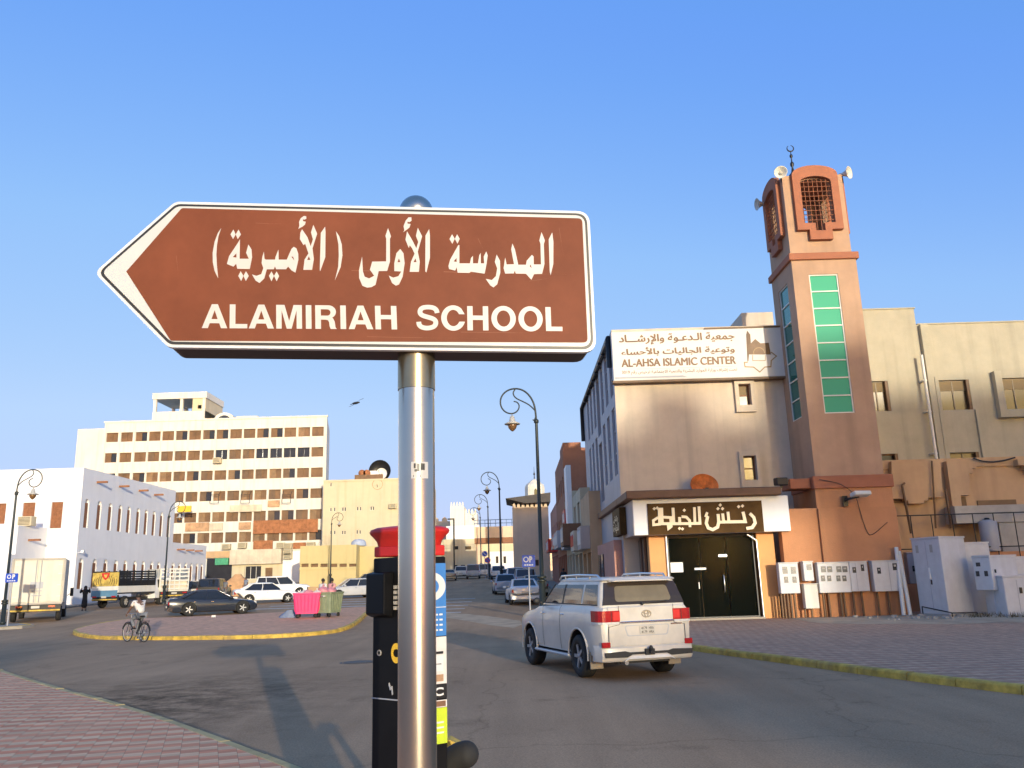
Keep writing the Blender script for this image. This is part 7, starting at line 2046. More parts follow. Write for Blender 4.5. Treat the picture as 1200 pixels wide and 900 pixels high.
# ---- lorries
mm('truck_cream', (.60, .575, .48), .6, var=.1, scale=1, streak=.35)
mm('truck_blue', (.10, .22, .32), .6, var=.15, scale=2)
mm('truck_deco', (.50, .36, .08), .6, var=.5, scale=3.5)
def cab(t, x0, W_, col, r):
    """forward-control cab from x0 forward"""
    m = MB(); h = W_ / 2
    m.loft([[(x, y, z) for y, z in ((-h, .55), (-h, 1.25), (-h * .98, 1.3), (-h * .88, tz), (h * .88, tz), (h * .98, 1.3), (h, 1.25), (h, .55))] for x, tz in ((x0, 2.05), (x0 + 1.2, 2.05), (x0 + 1.45, 1.95))] + [[(x0 + 1.68, y * .98, z) for y, z in ((-h, .55), (-h, 1.15), (-h * .98, 1.2), (-h * .9, 1.25), (h * .9, 1.25), (h * .98, 1.2), (h, 1.15), (h, .55))]], smooth=False)
    m.build('cab', col, t, bevel=.03)
    for s in (1, -1):
        m = MB(); m.add([(x0 + .35, s * (h * .985 + .004), 1.32), (x0 + 1.2, s * (h * .985 + .004), 1.32), (x0 + 1.15, s * (h * .90 + .006), 1.92), (x0 + .35, s * (h * .90 + .006), 1.92)], [(0, 1, 2, 3)]); m.build('side_window', M['car_glass'], t)
        m = MB(); m.tube([(x0 + 1.35, s * h, 1.3), (x0 + 1.45, s * (h + .22), 1.45)], .02, 5); m.box(x0 + 1.42, x0 + 1.48, s * (h + .24) - .09, s * (h + .24) + .09, 1.25, 1.75); m.build('mirror', M['plastic'], t)
    m = MB(); m.add([(x0 + 1.69, -h * .85, 1.27), (x0 + 1.69, h * .85, 1.27), (x0 + 1.475, h * .8, 1.93), (x0 + 1.475, -h * .8, 1.93)], [(0, 1, 2, 3)]); m.build('windscreen', M['car_glass'], t)
def lorry(name, label, px, Y, deg, kind, W_=2.1, Lb=4.2):
    t = empty(name, (at_px(px, Y) + (Lb / 2 + .8) * math.cos(R(deg)), Y + (Lb / 2 + .8) * math.sin(R(deg)), gz(Y + 2) + .005), label, 'lorry', rz=R(deg))
    r = .4; h = W_ / 2; xb = -Lb / 2 - .8
    m = MB(); m.box(xb + .1, Lb / 2 + .9, -.42, .42, .5, .72); m.build('chassis', M['plastic'], t)
    col = {'box': M['p_white'], 'deco': M['p_white'], 'stake': M['p_white']}[kind]
    cab(t, Lb / 2 - .75, W_ * .95, col, r)
    x1 = Lb / 2 - .85
    if kind == 'box':
        m = MB(); m.box(xb, x1, -h, h, .95, 3.35); m.build('cargo_box', M['truck_cream'], t, bevel=.02)
        for s in (1, -1):
            m = MB(); m.box(xb - .05, xb - .004, min(s * .03, s * (h - .08)), max(s * .03, s * (h - .08)), 1.03, 3.25); d = m.build('rear_door', M['truck_cream'], t, bevel=.015)
            m = MB(); m.tube([(xb - .08, s * .12, 1.02), (xb - .08, s * .12, 3.26)], .02, 6)
            for z in (1.35, 1.6): m.box(xb - .1, xb - .05, s * .12 - .12, s * .12 + .12, z, z + .05)
            m.build('locking_bar', M['grey_panel'], d)
            m = MB()
            for z in (1.3, 1.9, 2.5, 3.0): m.box(xb - .075, xb - .051, s * (h - .2) - .1, s * (h - .2) + .1, z, z + .05)
            m.build('hinge', M['old_white'], d)
        m = MB(); m.box(xb - .08, xb + .05, -h - .02, h + .02, .9, .99); m.box(xb - .06, xb, -h - .01, h + .01, 3.28, 3.37)
        for s in (1, -1): m.box(xb - .07, xb, s * h - .05, s * h + .05, .99, 3.28)
        m.build('door_frame', M['concrete'], t)
        m = MB(); m.box(xb - .058, xb - .051, -.28, .34, 1.75, 2.1); m.build('faded_sticker', M['grey_panel'], t)
    elif kind == 'deco':
        m = MB(); m.box(xb, x1, -h, h, .95, 1.05); m.build('bed', M['plastic'], t)
        m = MB(); m.box(xb - .03, xb + .03, -h, h, 1.05, 1.5); m.build('tailboard', M['old_white'], t)
        m = MB(); m.box(xb - .05, xb - .031, -h, h, .78, 1.22); m.build('blue_board', M['truck_blue'], t)
        m = MB(); m.box(xb - .02, xb + .02, -h, h, 1.51, 2.45); g = m.build('painted_tailgate', M['truck_deco'], t)
        m = MB(); fT = lambda u, v, d: (xb - .021 + d, u, v)
        m.prism([(-.35, 2.42), (.35, 2.42), (.22, 2.1), (0, 1.92), (-.22, 2.1)], fT, -.012, 0, holes=[[(-.16, 2.32), (.16, 2.32), (.1, 2.16), (0, 2.08), (-.1, 2.16)]]); m.build('painted_diamond', M['red'], g)
        m = MB()
        for s in (1, -1):
            for k in range(4): m.stroke([(s * (.25 + k * .2), 2.3 - .1 * k), (s * (.42 + k * .17), 1.9), (s * (.3 + k * .2), 1.62)], .03, fT, -.008 - .001 * k, 0)
        m.build('painted_scroll', M['sign_black'], g)
        for s in (1, -1):
            m = MB(); m.box(xb, x1, s * h - .03, s * h + .03, 1.05, 1.5); m.build('sideboard', M['old_white'], t)
            m = MB()
            for z in (1.58, 1.75, 1.92, 2.09, 2.26, 2.43): m.box(xb + .03, x1, s * h - .02, s * h + .02, z, z + .12)
            for k in range(6): x = xb + .05 + (x1 - xb - .1) * k / 5; m.box(x - .03, x + .03, s * h - .035, s * h + .035, 1.5, 2.6)
            m.build('slatted_side', M['black'], t)
        m = MB(); m.box(xb, x1, -h + .04, h - .04, 1.055, 1.9); m.build('load', M['black'], t)
    else:
        m = MB(); m.box(xb, x1, -h, h, .9, 1.02); m.build('bed', M['truck_cream'], t)
        for nm, a in (('rear_stakes', 0), ('side_stakes', 1), ('side_stakes', -1)):
            m = MB()
            if a == 0:
                for z in (1.05, 1.35, 1.65, 1.95, 2.25, 2.5): m.box(xb - .02, xb + .02, -h, h, z, z + .1)
                for y in (-h + .03, -.35, .0, .35, h - .03): m.box(xb - .04, xb - .021, y - .04, y + .04, 1.02, 2.62)
            else:
                m.box(xb + .03, x1, a * h - .02, a * h + .02, 1.02, 2.6)
                for k in range(8): x = xb + .1 + (x1 - xb - .2) * k / 7; m.box(x - .03, x + .03, a * (h + .03) - .012, a * (h + .03) + .012, 1.02, 2.62)
            m.build(nm, M['truck_cream'] if a else M['old_white'], t)
        m = MB(); m.box(xb + .1, x1 - .1, -h + .1, h - .1, 1.03, 1.7); m.build('load', M['faded_board'], t)
    m = MB(); m.box(xb + .06, xb + .2, -h * .97, h * .97, .5, .9); m.build('rear_crossmember', M['plastic'], t)
    m = MB(); m.box(xb - .04, xb + .04, -h * .95, h * .95, .55, .63); m.build('underrun_bar', M['kerb_yellow'], t)
    for s in (1, -1):
        m = MB(); m.box(xb - .07, xb, s * .78 - .16, s * .78 + .16, .74, .84); m.build('taillight', M['tail_red'], t)
        for x in (xb + 1.0, Lb / 2 + .15):
            wheel(t, x, s * (h - .16), r, .26, 'concrete', 6, s)
    m = MB(); m.box(xb - .075, xb - .06, -.2, .2, .70, .83); m.build('number_plate', M['plate_white'], t)
    return t
lorry('box_lorry', 'cream box lorry with closed rear doors parked at the left edge', 43.5, 46.5, 115, 'box', 2.5, 4.4)
lorry('flatbed_lorry', 'small lorry with a painted yellow tailgate and black slatted sides', 123, 60, 78, 'deco')
lorry('stake_lorry', 'white lorry with tall slatted sides beside the white building', 204, 65, 128, 'stake', 2.1, 4.0)
# pickup
def pickup(px, Y, deg):
    def bed(t, K): pass
    t = empty('pickup', (at_px(px, Y), Y, gz(Y) + .005), 'small white pickup seen from behind next to the slatted lorry', 'pickup', rz=R(deg))
    m = MB()
    m.loft([[(x, y, z) for y, z in ((-.8, .4), (-.84, .9), (.84, .9), (.8, .4))] for x in (-2.4, .3)] + [[(x, y, z) for y, z in ((-.8, .4), (-.84, zt), (.84, zt), (.8, .4))] for x, zt in ((.35, 1.0), (1.5, .98), (2.3, .85))], smooth=False); m.build('body', M['p_pearl'], t, bevel=.04)
    m = MB(); m.loft([[(x, y, 1.0) for x, y in ((-.35, -.8), (1.25, -.8), (1.25, .8), (-.35, .8))], [(x, y, 1.5) for x, y in ((-.25, -.66), (.7, -.66), (.7, .66), (-.25, .66))]], caps=False, smooth=False); m.build('window', M['car_glass'], t)
    m = MB(); m.box(-.28, .75, -.7, .7, 1.5, 1.56)
    for y in (-.74, .74): m.tube([(-.34, y * 1.06, .98), (-.25, y * .9, 1.52)], .05, 6)
    m.build('roof', M['p_pearl'], t, bevel=.02)
    m = MB(); m.box(-2.46, -2.4, -.78, .78, .5, .9); m.build('tailgate', M['p_pearl'], t, bevel=.02)
    for s in (1, -1):
        m = MB(); m.box(-2.47, -2.38, s * .8 - .05, s * .8 + .05, .6, .85); m.build('taillight', M['tail_red'], t)
        for x in (-1.4, 1.5): wheel(t, x, s * .72, .33, .2, 'rim_metal', 5, s)
    m = MB(); m.box(-2.5, -2.4, -.8, .8, .42, .5); m.build('bumper', M['plastic'], t)
pickup(228.5, 72, 97)
# tarpaulin-covered stall
p = P(275, 690, 78)
t = empty('covered_stall', (p.x, 78, gz(78)), 'street stall covered with a tan tarpaulin beside the brown car', 'stall')
mm('tarp', (.52, .30, .15), .85, var=.2, scale=2, bump=.4, bscale=6)
m = MB(); rnd = random.Random(5); rings = []
for k, (z, s_) in enumerate(((0, 1.0), (.5, .97), (1.0, .92), (1.4, .72), (1.7, .42), (1.95, .25))):
    ring = []
    for j in range(20):
        a = 2 * math.pi * j / 20; w_ = 1 + .09 * math.sin(5 * a + k) * (1 - z / 2.4)
        ring.append((1.15 * s_ * w_ * math.copysign(abs(math.cos(a)) ** .6, math.cos(a)) + (.25 * (z > 1.3)), .8 * s_ * w_ * math.copysign(abs(math.sin(a)) ** .6, math.sin(a)), z))
    rings.append(ring)
m.loft(rings); m.build('tarpaulin', M['tarp'], t)
m = MB()
for x in (-.9, .9): m.tube([(x, -.6, 0), (x, -.55, 1.0)], .03, 5)
m.build('pole', M['wood'], t)

# ---------------------------------------------------------------- people
def skin_mesh(name, mat_, parent, joints, edges, levels=1, root=0):
    """joints: list of (xyz, r) or (xyz, rx, ry)"""
    me = bpy.data.meshes.new(name)
    me.from_pydata([j[0] for j in joints], edges, [])
    o = bpy.data.objects.new(name, me); COL.objects.link(o)
    md = o.modifiers.new('skin', 'SKIN'); md.use_smooth_shade = True
    sv = me.skin_vertices[0].data
    for i, j in enumerate(joints):
        sv[i].radius = (j[1], j[2] if len(j) > 2 else j[1]); sv[i].use_root = (i == root)
    if levels:
        sb = o.modifiers.new('sub', 'SUBSURF'); sb.levels = levels; sb.render_levels = levels
    dg = bpy.context.evaluated_depsgraph_get()
    m2 = bpy.data.meshes.new_from_object(o.evaluated_get(dg))
    o.modifiers.clear(); o.data = m2; bpy.data.meshes.remove(me); m2.name = name
    m2.materials.clear(); m2.materials.append(mat_)
    for p in m2.polygons: p.use_smooth = True; p.material_index = 0
    o.parent = parent
    return o
V = Vector
mm('hair_black', (.012, .010, .009), .6, var=.2)
mm('shirt_white', (.62, .60, .57), .85, var=.08, scale=6)
mm('shirt_pink', (.62, .30, .30), .85, var=.1, scale=6)
mm('cloth_grey', (.16, .17, .19), .85, var=.15, scale=6)
mm('cloth_blue', (.20, .24, .32), .85, var=.15, scale=6)
mm('cloth_black', (.014, .013, .014), .8, var=.2, scale=6)
mm('robe_white', (.66, .64, .60), .85, var=.06, scale=6)

def head_parts(par, c, fwd, hair='hair_black', cover=None):
    f = V(fwd).normalized(); s = V((-f.y, f.x, 0))
    m = MB()
    for sg_ in (1, -1):
        m.sphere(tuple(c + f * .088 + s * sg_ * .032 + V((0, 0, .012))), .012, n=8, m=6)
    m.build('eye', M['hair_black'], par)
    m = MB(); mp_ = c + f * .09 - V((0, 0, .058)); m.tube([mp_ - s * .025, mp_ + f * .006, mp_ + s * .025], .007, 5); m.build('mouth', M['red'], par)
    if hair:
        m = MB(); m.sphere(tuple(c - f * .018 + V((0, 0, .035))), .098, .098, .105, n=14, m=10); m.build('hair', M[hair], par)
def body(par, J, skin='skin_dark', hand=True):
    """J: dict of joints in local space; one continuous skinned figure"""
    names = ['pelvis', 'waist', 'chest', 'neck', 'head0', 'head1', 'shL', 'elL', 'wrL', 'shR', 'elR', 'wrR', 'hipL', 'knL', 'anL', 'toL', 'hipR', 'knR', 'anR', 'toR', 'nose', 'fwdhead']
    f = J['fwd']
    j = []
    rad = {'pelvis': (.15, .11), 'waist': (.13, .10), 'chest': (.16, .11), 'neck': (.055, .055), 'head0': (.075, .085), 'head1': (.085, .095), 'shL': (.065, .065), 'elL': (.045, .045), 'wrL': (.032, .032), 'shR': (.065, .065), 'elR': (.045, .045), 'wrR': (.032, .032), 'hipL': (.09, .09), 'knL': (.06, .06), 'anL': (.04, .04), 'toL': (.04, .03), 'hipR': (.09, .09), 'knR': (.06, .06), 'anR': (.04, .04), 'toR': (.04, .03)}
    idx = {}
    for n in names[:20]:
        idx[n] = len(j); j.append((tuple(J[n]),) + rad[n])
    E_ = [('pelvis', 'waist'), ('waist', 'chest'), ('chest', 'neck'), ('neck', 'head0'), ('head0', 'head1'), ('chest', 'shL'), ('shL', 'elL'), ('elL', 'wrL'), ('chest', 'shR'), ('shR', 'elR'), ('elR', 'wrR'), ('pelvis', 'hipL'), ('hipL', 'knL'), ('knL', 'anL'), ('anL', 'toL'), ('pelvis', 'hipR'), ('hipR', 'knR'), ('knR', 'anR'), ('anR', 'toR')]
    edges = [(idx[a], idx[b]) for a, b in E_]
    # nose
    hd = (V(J['head0']) + V(J['head1'])) / 2
    if hand:
        for sd_ in 'LR':
            w, e = V(J['wr' + sd_]), V(J['el' + sd_]); d = (w - e).normalized(); sv = d.cross(V((0, 0, 1))); sv = sv.normalized() if sv.length > .1 else V((1, 0, 0))
            pl = w + d * .07; k = len(j); j.append((tuple(pl), .036, .02)); edges.append((idx['wr' + sd_], k))
            curl = V(J.get('curl', (0, 0, -1)))
            for q_ in range(4):
                b0 = pl + sv * (-.027 + .018 * q_) + d * .02; b1 = b0 + (d * .8 + curl * .5).normalized() * (.034 - .004 * abs(q_ - 1.3)); b2 = b1 + (d * .3 + curl).normalized() * .028
                k0 = len(j); j += [(tuple(b0), .009), (tuple(b1), .009), (tuple(b2), .0075)]; edges += [(k, k0), (k0, k0 + 1), (k0 + 1, k0 + 2)]
            sgn_ = 1 if sd_ == 'L' else -1
            t0 = w + d * .03 + sv * -.03 * sgn_; t1 = t0 + (d - sv * sgn_ + curl * .4).normalized() * .035
            k0 = len(j); j += [(tuple(t0), .011), (tuple(t1), .0085)]; edges += [(k, k0), (k0, k0 + 1)]
    o = skin_mesh('body', M[skin], par, j, edges, 1)
    m = MB(); m.tube([hd + V(f) * .085 + V((0, 0, .015)), hd + V(f) * .112 - V((0, 0, .022)), hd + V(f) * .088 - V((0, 0, .03))], [.01, .016, .01], 6)
    m.build('nose', M[skin], par)
    return hd
def garment(par, name, mat_, pts, edges): return skin_mesh(name, M[mat_], par, pts, edges, 1)

def stand(f, h=1.72, lean=0, arms=None, step=.0):
    f = V(f).normalized(); s = V((-f.y, f.x, 0)); z = lambda v: V((0, 0, v * h / 1.72)); L = lean
    J = dict(fwd=f, pelvis=z(.93), waist=z(1.10) + f * L * .1, chest=z(1.32) + f * L * .25, neck=z(1.47) + f * L * .35, head0=z(1.56) + f * (L * .42 + .02), head1=z(1.64) + f * (L * .45 + .015))
    for k, sg_ in (('L', 1), ('R', -1)):
        J['sh' + k] = z(1.40) + s * sg_ * .19 + f * L * .3; J['el' + k] = z(1.12) + s * sg_ * .25 + f * .0; J['wr' + k] = z(.87) + s * sg_ * .25 + f * .08
        J['hip' + k] = z(.88) + s * sg_ * .09; J['kn' + k] = z(.49) + s * sg_ * .10 + f * (.04 + step * sg_ * .5); J['an' + k] = z(.08) + s * sg_ * .10 + f * (-.02 + step * sg_); J['to' + k] = z(.03) + s * sg_ * .11 + f * (.13 + step * sg_)
    J.update(arms or {})
    return J
def dress(par, J, top='shirt_white', low='cloth_grey', sleeves=.6, robe=False):
    g = lambda n, r, r2=None: (tuple(J[n]), r, r2 or r)
    mid = lambda a, b, q_: tuple(V(J[a]) * (1 - q_) + V(J[b]) * q_)
    pts = [g('pelvis', .175, .14), g('waist', .16, .135), g('chest', .20, .145), (mid('chest', 'neck', .75), .08), g('shL', .086), (mid('shL', 'elL', sleeves), .07), g('shR', .086), (mid('shR', 'elR', sleeves), .07)]
    ed = [(0, 1), (1, 2), (2, 3), (2, 4), (4, 5), (2, 6), (6, 7)]
    if robe: pts += [((V(J['anL']) + V(J['anR'])) / 2 + V((0, 0, .06)), .22, .19), ((V(J['knL']) + V(J['knR'])) / 2, .2, .16), (tuple(J['wrL']), .055), (tuple(J['wrR']), .055), (tuple(J['elL']), .065), (tuple(J['elR']), .065)]; ed += [(0, 9), (9, 8), (5, 12), (12, 10), (7, 13), (13, 11)]
    garment(par, 'robe' if robe else 'shirt', top, [(tuple(p[0]),) + tuple(p[1:]) for p in pts], ed)
    if not robe:
        pts = [g('pelvis', .165, .125), g('hipL', .11), g('knL', .08), (mid('knL', 'anL', .92), .06), g('hipR', .11), g('knR', .08), (mid('knR', 'anR', .92), .06)]
        garment(par, 'trousers', low, pts, [(0, 1), (1, 2), (2, 3), (0, 4), (4, 5), (5, 6)])
    for k in 'LR':
        a, b_ = V(J['an' + k]), V(J['to' + k]); m = MB(); d = (b_ - a); d.z = 0; d.normalize()
        m.sphere(tuple((a + b_) / 2 - V((0, 0, .012))), .06, .06, .045, n=10, m=6)
        m.tube([a - d * .04 - V((0, 0, .035)), a + d * .06 - V((0, 0, .03)), b_ + d * .05], [.045, .05, .035], 8); m.build('shoe', M['hair_black'], par)

def person(label, loc, f, top, low, h=1.72, skin='skin_dark', robe=False, hair='hair_black', step=.0, arms=None, group=None):
    t = empty('person', loc, label, 'person', group)
    J = stand(f, h, step=step, arms=arms)
    hd = body(t, J, skin)
    dress(t, J, top, low, robe=robe)
    head_parts(t, hd, f, hair)
    return t
# woman in black by the painted lorry
Yw_ = 58.5; p = P(99.5, 700, Yw_)
t = empty('person', (p.x, Yw_, gz(Yw_) + .005), 'woman in a long black robe and headscarf walking by the painted lorry', 'person')
f = V((.5, -.85, 0)).normalized(); s = V((-f.y, f.x, 0))
J = stand(f, 1.62, arms=dict(elL=V((0, 0, 1.18)) + s * .3 + f * .05, wrL=V((0, 0, 1.45)) + s * .22 + f * .15, elR=V((0, 0, 1.18)) - s * .32, wrR=V((0, 0, 1.42)) - s * .26 + f * .12))
hd = body(t, J, 'skin'); dress(t, J, 'cloth_black', robe=True); head_parts(t, hd, f, None)
m = MB(); m.sphere(tuple(hd - f * .025 + V((0, 0, .02))), .115, .115, .135, n=14, m=10); m.tube([hd - V((0, 0, .05)) - f * .04, hd - V((0, 0, .2)) - f * .02], [.11, .17], 12); m.build('headscarf', M['cloth_black'], t)
# two people behind the rubbish bins, a few at the far side of the square and by the shops
Yb_ = 46.5
for px, lab, top in ((380.5, 'man in a white shirt behind the rubbish bins, the left of the two', 'robe_white'), (385.5, 'person in a pink shirt behind the rubbish bins, the right of the two', 'shirt_pink')):
    p = P(px, 690, Yb_); z = P(px, 675.5 if px < 382 else 674.5, Yb_).z
    person(lab, (p.x + (.15 if px > 382 else -.1), Yb_, gz(Yb_) + .005), (.5, .8, 0), top, 'cloth_grey', h=min(1.9, z - gz(Yb_)), group=None)
for px, Y, lab, top, low, robe in ((264, 68, 'man in dark clothes standing beside the brown car', 'cloth_grey', 'cloth_grey', False), (288, 76, 'man in a dark shirt in front of the shop window across the square', 'cloth_blue', 'cloth_grey', False), (661, 62, 'person in black sitting area by the shops behind the white off-roader', 'cloth_black', 'cloth_black', True)):
    p = P(px, 690, Y); person('person in black standing by the shops behind the white off-roader' if robe else lab, (p.x, Y, gz(Y) + (.13 if robe else .005)), (-.6, -.8, 0), top, low, robe=robe)

# ---- cyclist on a bicycle
Yc_ = 32.0
pr, pf = P(166.5, 752, Yc_), P(150.5, 750, Yc_)
bx = (pr.x + pf.x) / 2
t = empty('bicycle', (bx, Yc_, .006), 'old black bicycle ridden past the traffic island', 'bicycle', rz=R(146))
# local: x forward; wheels at +-0.52
rw_ = .335
for nm, x in (('rear', -.53), ('front', .53)):
    m = MB(); m.torus((0, 0, 0), rw_ - .018, .02, 36, 8, 'Y'); o = m.build('wheel', M['tyre'], t); o.location = (x, 0, rw_)
    m = MB(); m.torus((0, 0, 0), rw_ - .045, .011, 30, 6, 'Y')
    for k in range(14):
        a = 2 * math.pi * k / 14; m.tube([(0, .02 * (-1) ** k, 0), ((rw_ - .045) * math.cos(a), 0, (rw_ - .045) * math.sin(a))], .003, 4)
    m.tube([(0, -.05, 0), (0, .05, 0)], .022, 8); m.build('rim', M['rim_metal'], o)
    m = MB(); pts = [(x + (rw_ + .035) * math.cos(a), 0, rw_ + (rw_ + .035) * math.sin(a)) for a in [R(20 + 15 * k) for k in range(11)]]; m.tube(pts, .022, 6); m.build('mudguard', M['black_metal'], t)
m = MB(); bb = (-.08, 0, .28); sc_ = (-.22, 0, .78); hd0, hd1 = (.36, 0, .86), (.39, 0, .72)
for a, b_ in ((bb, sc_), (sc_, hd0), (bb, hd1), (hd0, hd1)): m.tube([a, b_], .017, 8)
for s in (1, -1): m.tube([(-.53, s * .06, rw_), bb], .012, 6); m.tube([(-.53, s * .06, rw_), sc_], .011, 6); m.tube([(.53, s * .05, rw_), (.40, s * .05, .68)], .013, 6)
m.tube([hd1, (.40, 0, .66)], .02, 6); m.tube([sc_, (-.25, 0, .90)], .014, 6); m.build('frame', M['black_metal'], t)
m = MB(); m.tube([(.36, 0, .86), (.34, 0, 1.0)], .014, 6); m.tube([(.16, .28, 1.0), (.30, .24, 1.02), (.34, 0, 1.01), (.30, -.24, 1.02), (.16, -.28, 1.0)], .014, 6); m.build('handlebar', M['aluminium'], t)
m = MB(); m.loft([[(x, y * w_, z) for y, z in ((-1, .90), (-.7, .945), (.7, .945), (1, .90), (.5, .88), (-.5, .88))] for x, w_ in ((-.40, .085), (-.33, .105), (-.2, .07), (-.08, .03))]); m.build('saddle', M['black'], t)
m = MB(); m.lathe([(.1, -.06), (.1, -.05), (.02, -.05)], (bb[0], 0, bb[2]), 16, axis='Y'); m.tube([(bb[0], -.08, bb[2]), (bb[0] + .05, -.09, bb[2] - .16)], .012, 6); m.tube([(bb[0], .08, bb[2]), (bb[0] - .05, .09, bb[2] + .16)], .012, 6)
m.box(bb[0] + .0, bb[0] + .1, -.2, -.09, bb[2] - .18, bb[2] - .155); m.box(bb[0] - .1, bb[0] + .0, .09, .2, bb[2] + .15, bb[2] + .175); m.build('crankset', M['rim_metal'], t)
m = MB(); m.box(-.72, -.36, -.07, .07, .74, .76); m.tube([(-.7, .06, .74), (-.53, .07, rw_)], .008, 5); m.tube([(-.7, -.06, .74), (-.53, -.07, rw_)], .008, 5); m.build('carrier', M['black_metal'], t)
m = MB(); m.tube([(-.53, -.02, rw_ - .02), (-.62, .2, .0)], .012, 5); m.build('stand', M['black_metal'], t)
c = empty('person', (bx, Yc_, .006), 'man in a white T-shirt riding the bicycle, seen from behind', 'person', rz=R(146))
J = dict(fwd=V((1, 0, 0)), pelvis=V((-.24, 0, 1.0)), waist=V((-.19, 0, 1.17)), chest=V((-.10, 0, 1.36)), neck=V((-.03, 0, 1.51)), head0=V((.0, 0, 1.60)), head1=V((.0, 0, 1.68)),
         shL=V((-.05, .19, 1.43)), elL=V((.12, .22, 1.19)), wrL=V((.22, .24, 1.05)), shR=V((-.05, -.19, 1.43)), elR=V((.12, -.22, 1.19)), wrR=V((.22, -.24, 1.05)),
         hipL=V((-.2, .1, .96)), knL=V((.17, .09, .80)), anL=V((-.10, .14, .52)), toL=V((-.0, .145, .46)), hipR=V((-.2, -.1, .96)), knR=V((.10, -.12, .56)), anR=V((-.05, -.14, .20)), toR=V((.07, -.145, .13)), curl=(-.2, 0, -1))
hd = body(c, J, 'skin_dark'); dress(c, J, 'shirt_white', 'cloth_grey', sleeves=.6); head_parts(c, hd, V((1, 0, 0)))

# ---------------------------------------------------------------- rubbish bins
mm('bin_pink', (.75, .035, .16), .5, var=.12, scale=3)
mm('bin_green', (.20, .24, .15), .6, var=.2, scale=3, streak=.4)
mm('bag_pink', (.55, .22, .25), .5, var=.3, scale=5)
mm('bag_white', (.60, .55, .52), .45, var=.2, scale=5)
mm('box_card', (.42, .28, .15), .85, var=.15, scale=3)
def wheelie(label, loc, rz, m_, ribs=True):
    t = empty('rubbish_bin', loc, label, 'rubbish bin', rz=rz)
    m = MB()
    out = lambda k, z: [(x, y, z) for x, y in rounded([(-.64 * k, -.46 * k), (.64 * k, -.46 * k), (.64 * k, .46 * k), (-.64 * k, .46 * k)], .08, 3)]
    m.loft([out(.82, .2), out(1.0, 1.1), out(1.05, 1.12), out(1.05, 1.18), out(.98, 1.18), out(.80, .35)], smooth=False)
    m.build('tub', m_, t, sharp=30)
    m = MB()
    if ribs:
        for k in range(6): x = -.45 + k * .18; m.tube([(x * .86, -.41, .3), (x, -.468, 1.08)], .022, 6)
        for s in (1, -1):
            for k in range(3): y = -.25 + k * .25; m.tube([(s * .56, y * .85, .3), (s * .645, y, 1.08)], .022, 6)
    m.build('rib', m_, t)
    m = MB()
    for s in (1, -1): m.tube([(s * .64, -.2, 1.0), (s * .74, -.2, 1.0), (s * .74, .2, 1.0), (s * .64, .2, 1.0)], .02, 6)
    m.build('lifting_bar', M['aluminium'], t)
    for x in (-.42, .42):
        for y in (-.28, .28):
            m = MB(); m.lathe([(.03, -.03), (.1, -.03), (.1, .03), (.03, .03)], (0, 0, 0), 14, axis='Y'); o = m.build('wheel', M['tyre'], t); o.location = (x, y, .1)
            m = MB(); m.tube([(0, 0, 0), (0, 0, .14)], .02, 6); m.build('fork', M['concrete'], o)
    return t
Yn_ = 41.6; a = P(360.5, 700, Yn_); zi = gz(Yn_) + .147
wheelie('pink wheeled rubbish bin filled with bags on the traffic island', (a.x, Yn_, zi), R(8), M['bin_pink'])
a2 = P(379.5, 700, Yn_ + .0); wheelie('greenish wheeled rubbish bin pushed against the pink one', (a2.x + .18, Yn_ + .35, zi), R(72), M['bin_green'])
rnd = random.Random(11)
def bag(label, c, s_, m_, cat='rubbish bag'):
    t = empty('rubbish_bag', c, label, cat)
    m = MB(); rings = []
    for k in range(7):
        f_ = k / 6; rr = s_ * (math.sin(math.pi * min(.97, f_ * .95 + .06)) ** .7) * (1 if k < 6 else .3)
        rings.append([((rr * (1 + .16 * math.sin(3 * a + k * 1.7) + .08 * math.sin(7 * a + k))) * math.cos(a), (rr * (1 + .16 * math.sin(3 * a + k * 1.7))) * math.sin(a), f_ * s_ * 1.5) for a in [2 * math.pi * j / 14 for j in range(14)]])
    m.loft(rings); m.build('sack', m_, t)
    m = MB(); m.lathe([(s_ * .12, 0), (s_ * .05, s_ * .1), (s_ * .16, s_ * .28), (.01, s_ * .3)], (0, 0, s_ * 1.45), 8); m.build('knot', m_, t)
for i, (px, py, s_, mk, lab) in enumerate(((356, 694, .30, 'bag_white', 'pale plastic bag on top of the pink bin, leftmost'), (362, 692, .34, 'bag_pink', 'pinkish bag in the middle of the pink bin'), (372, 690, .30, 'bag_white', 'whitish bag between the two bins'), (378, 688, .32, 'bag_pink', 'large pink bag on the green bin'), (387, 693, .28, 'bag_pink', 'small pink bag on the right of the green bin'))):
    p = P(px, py, Yn_ + .1); bag(lab, (p.x, Yn_ + (.05 if i < 3 else .25), zi + (.85 if i < 3 else 1.0)), s_, M[mk])
p = P(367, 688, Yn_ + .3); t = tag(MB().obox((0, 0, .2), .5, .4, .4, .4).build('cardboard_box', M['box_card'], None, bevel=.01), 'torn cardboard box among the bags on the bins', 'box'); t.location = (p.x, Yn_ + .2, zi + 1.05)
p = P(341, 717, 42.5); b = MB(); rings = []
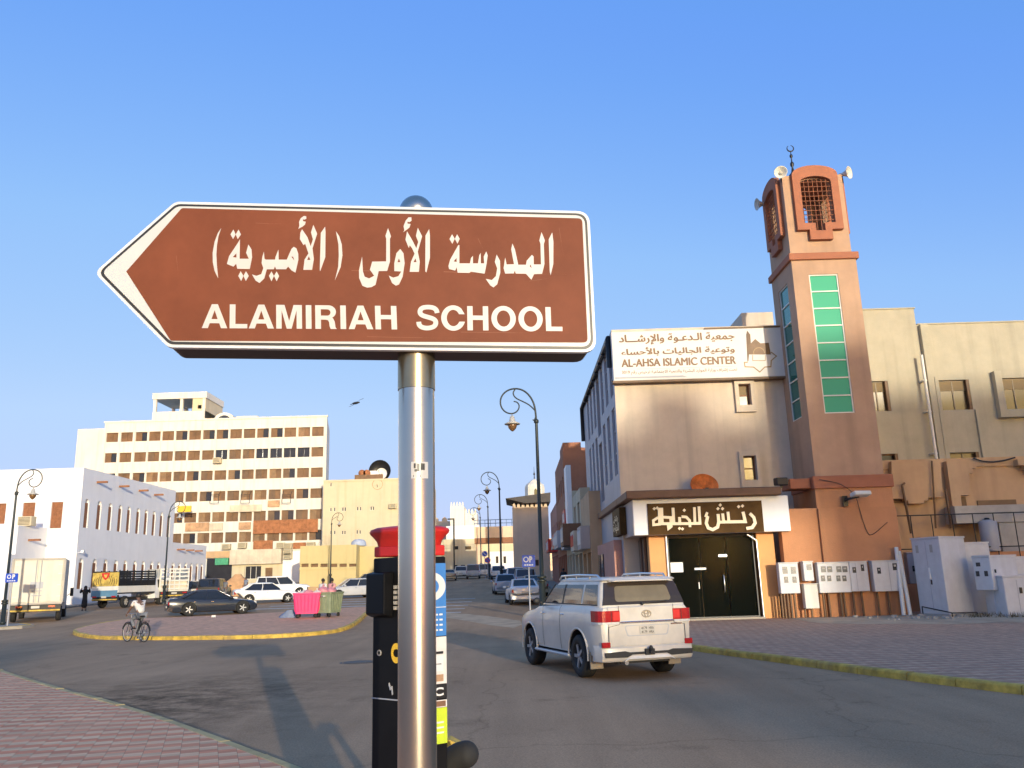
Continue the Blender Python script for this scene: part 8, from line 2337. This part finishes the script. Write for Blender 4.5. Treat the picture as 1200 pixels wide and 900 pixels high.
for k in range(5): rings.append([((.55 - .1 * k) * (1 + .15 * math.sin(4 * a + k)) * math.cos(a), (.3 - .05 * k) * math.sin(a), .09 * k) for a in [2 * math.pi * j / 12 for j in range(12)]])
b.loft(rings); o = b.build('rubbish_sack', M['cloth_blue']); o.location = (p.x, 42.3, zi); tag(o, 'grey rubbish sack lying left of the pink bin', 'rubbish bag')
p = P(250.5, 721, 44.3); o = MB().obox((0, 0, .05), .2, .15, .1, .3).build('litter', M['shirt_white']); o.location = (p.x, 44.3, gz(44.3) + .147); tag(o, 'scrap of white litter on the island edge by the black car', 'litter')

# ---- bird in flight
Yb2 = 26.0; p = P(417, 473, Yb2)
t = empty('bird', tuple(p), 'dark bird gliding in the sky left of the post', 'bird')
mm('feather', (.035, .035, .04), .8, var=.2, scale=20)
s_ = (P(425, 470, Yb2).x - P(410, 470, Yb2).x) / 2
m = MB(); m.loft([[(x, r_ * math.cos(a), .02 + r_ * math.sin(a)) for a in [2 * math.pi * k / 10 for k in range(10)]] for x, r_ in ((-.16, .012), (-.12, .03), (-.02, .042), (.07, .036), (.11, .026), (.15, .024), (.175, .006))])
m.xf(Matrix.Rotation(R(-35), 4, 'Z')); 
m.build('body', M['feather'], t)
for sg_, tip in ((1, (.24, .14)), (-1, (-.22, -.12))):
    m = MB(); w_ = [(0, 0, .02, .10), (.35, .5, .07, .105), (.7, .8, .08, .08), (1.0, 1.0, .05, .02)]
    rings = []
    for f_, g_, dz, ch in w_:
        c_ = V((tip[0] * f_, .02, tip[1] * g_ + .03)); rings.append([(c_.x - ch * .5, c_.y + ch, c_.z), (c_.x + ch * .1, c_.y + ch * .3, c_.z + .008), (c_.x + ch * .5, c_.y - ch, c_.z), (c_.x, c_.y, c_.z - .006)])
    m.loft(rings); m.build('wing', M['feather'], t)
m = MB(); m.add([(-.12, .08, .02), (-.22, .17, .025), (-.2, .2, .02), (-.11, .1, .02)], [(0, 1, 2, 3)]); m.add([(-.12, .08, .015), (-.22, .17, .015), (-.2, .2, .01), (-.11, .1, .012)], [(3, 2, 1, 0)]); m.build('tail', M['feather'], t)
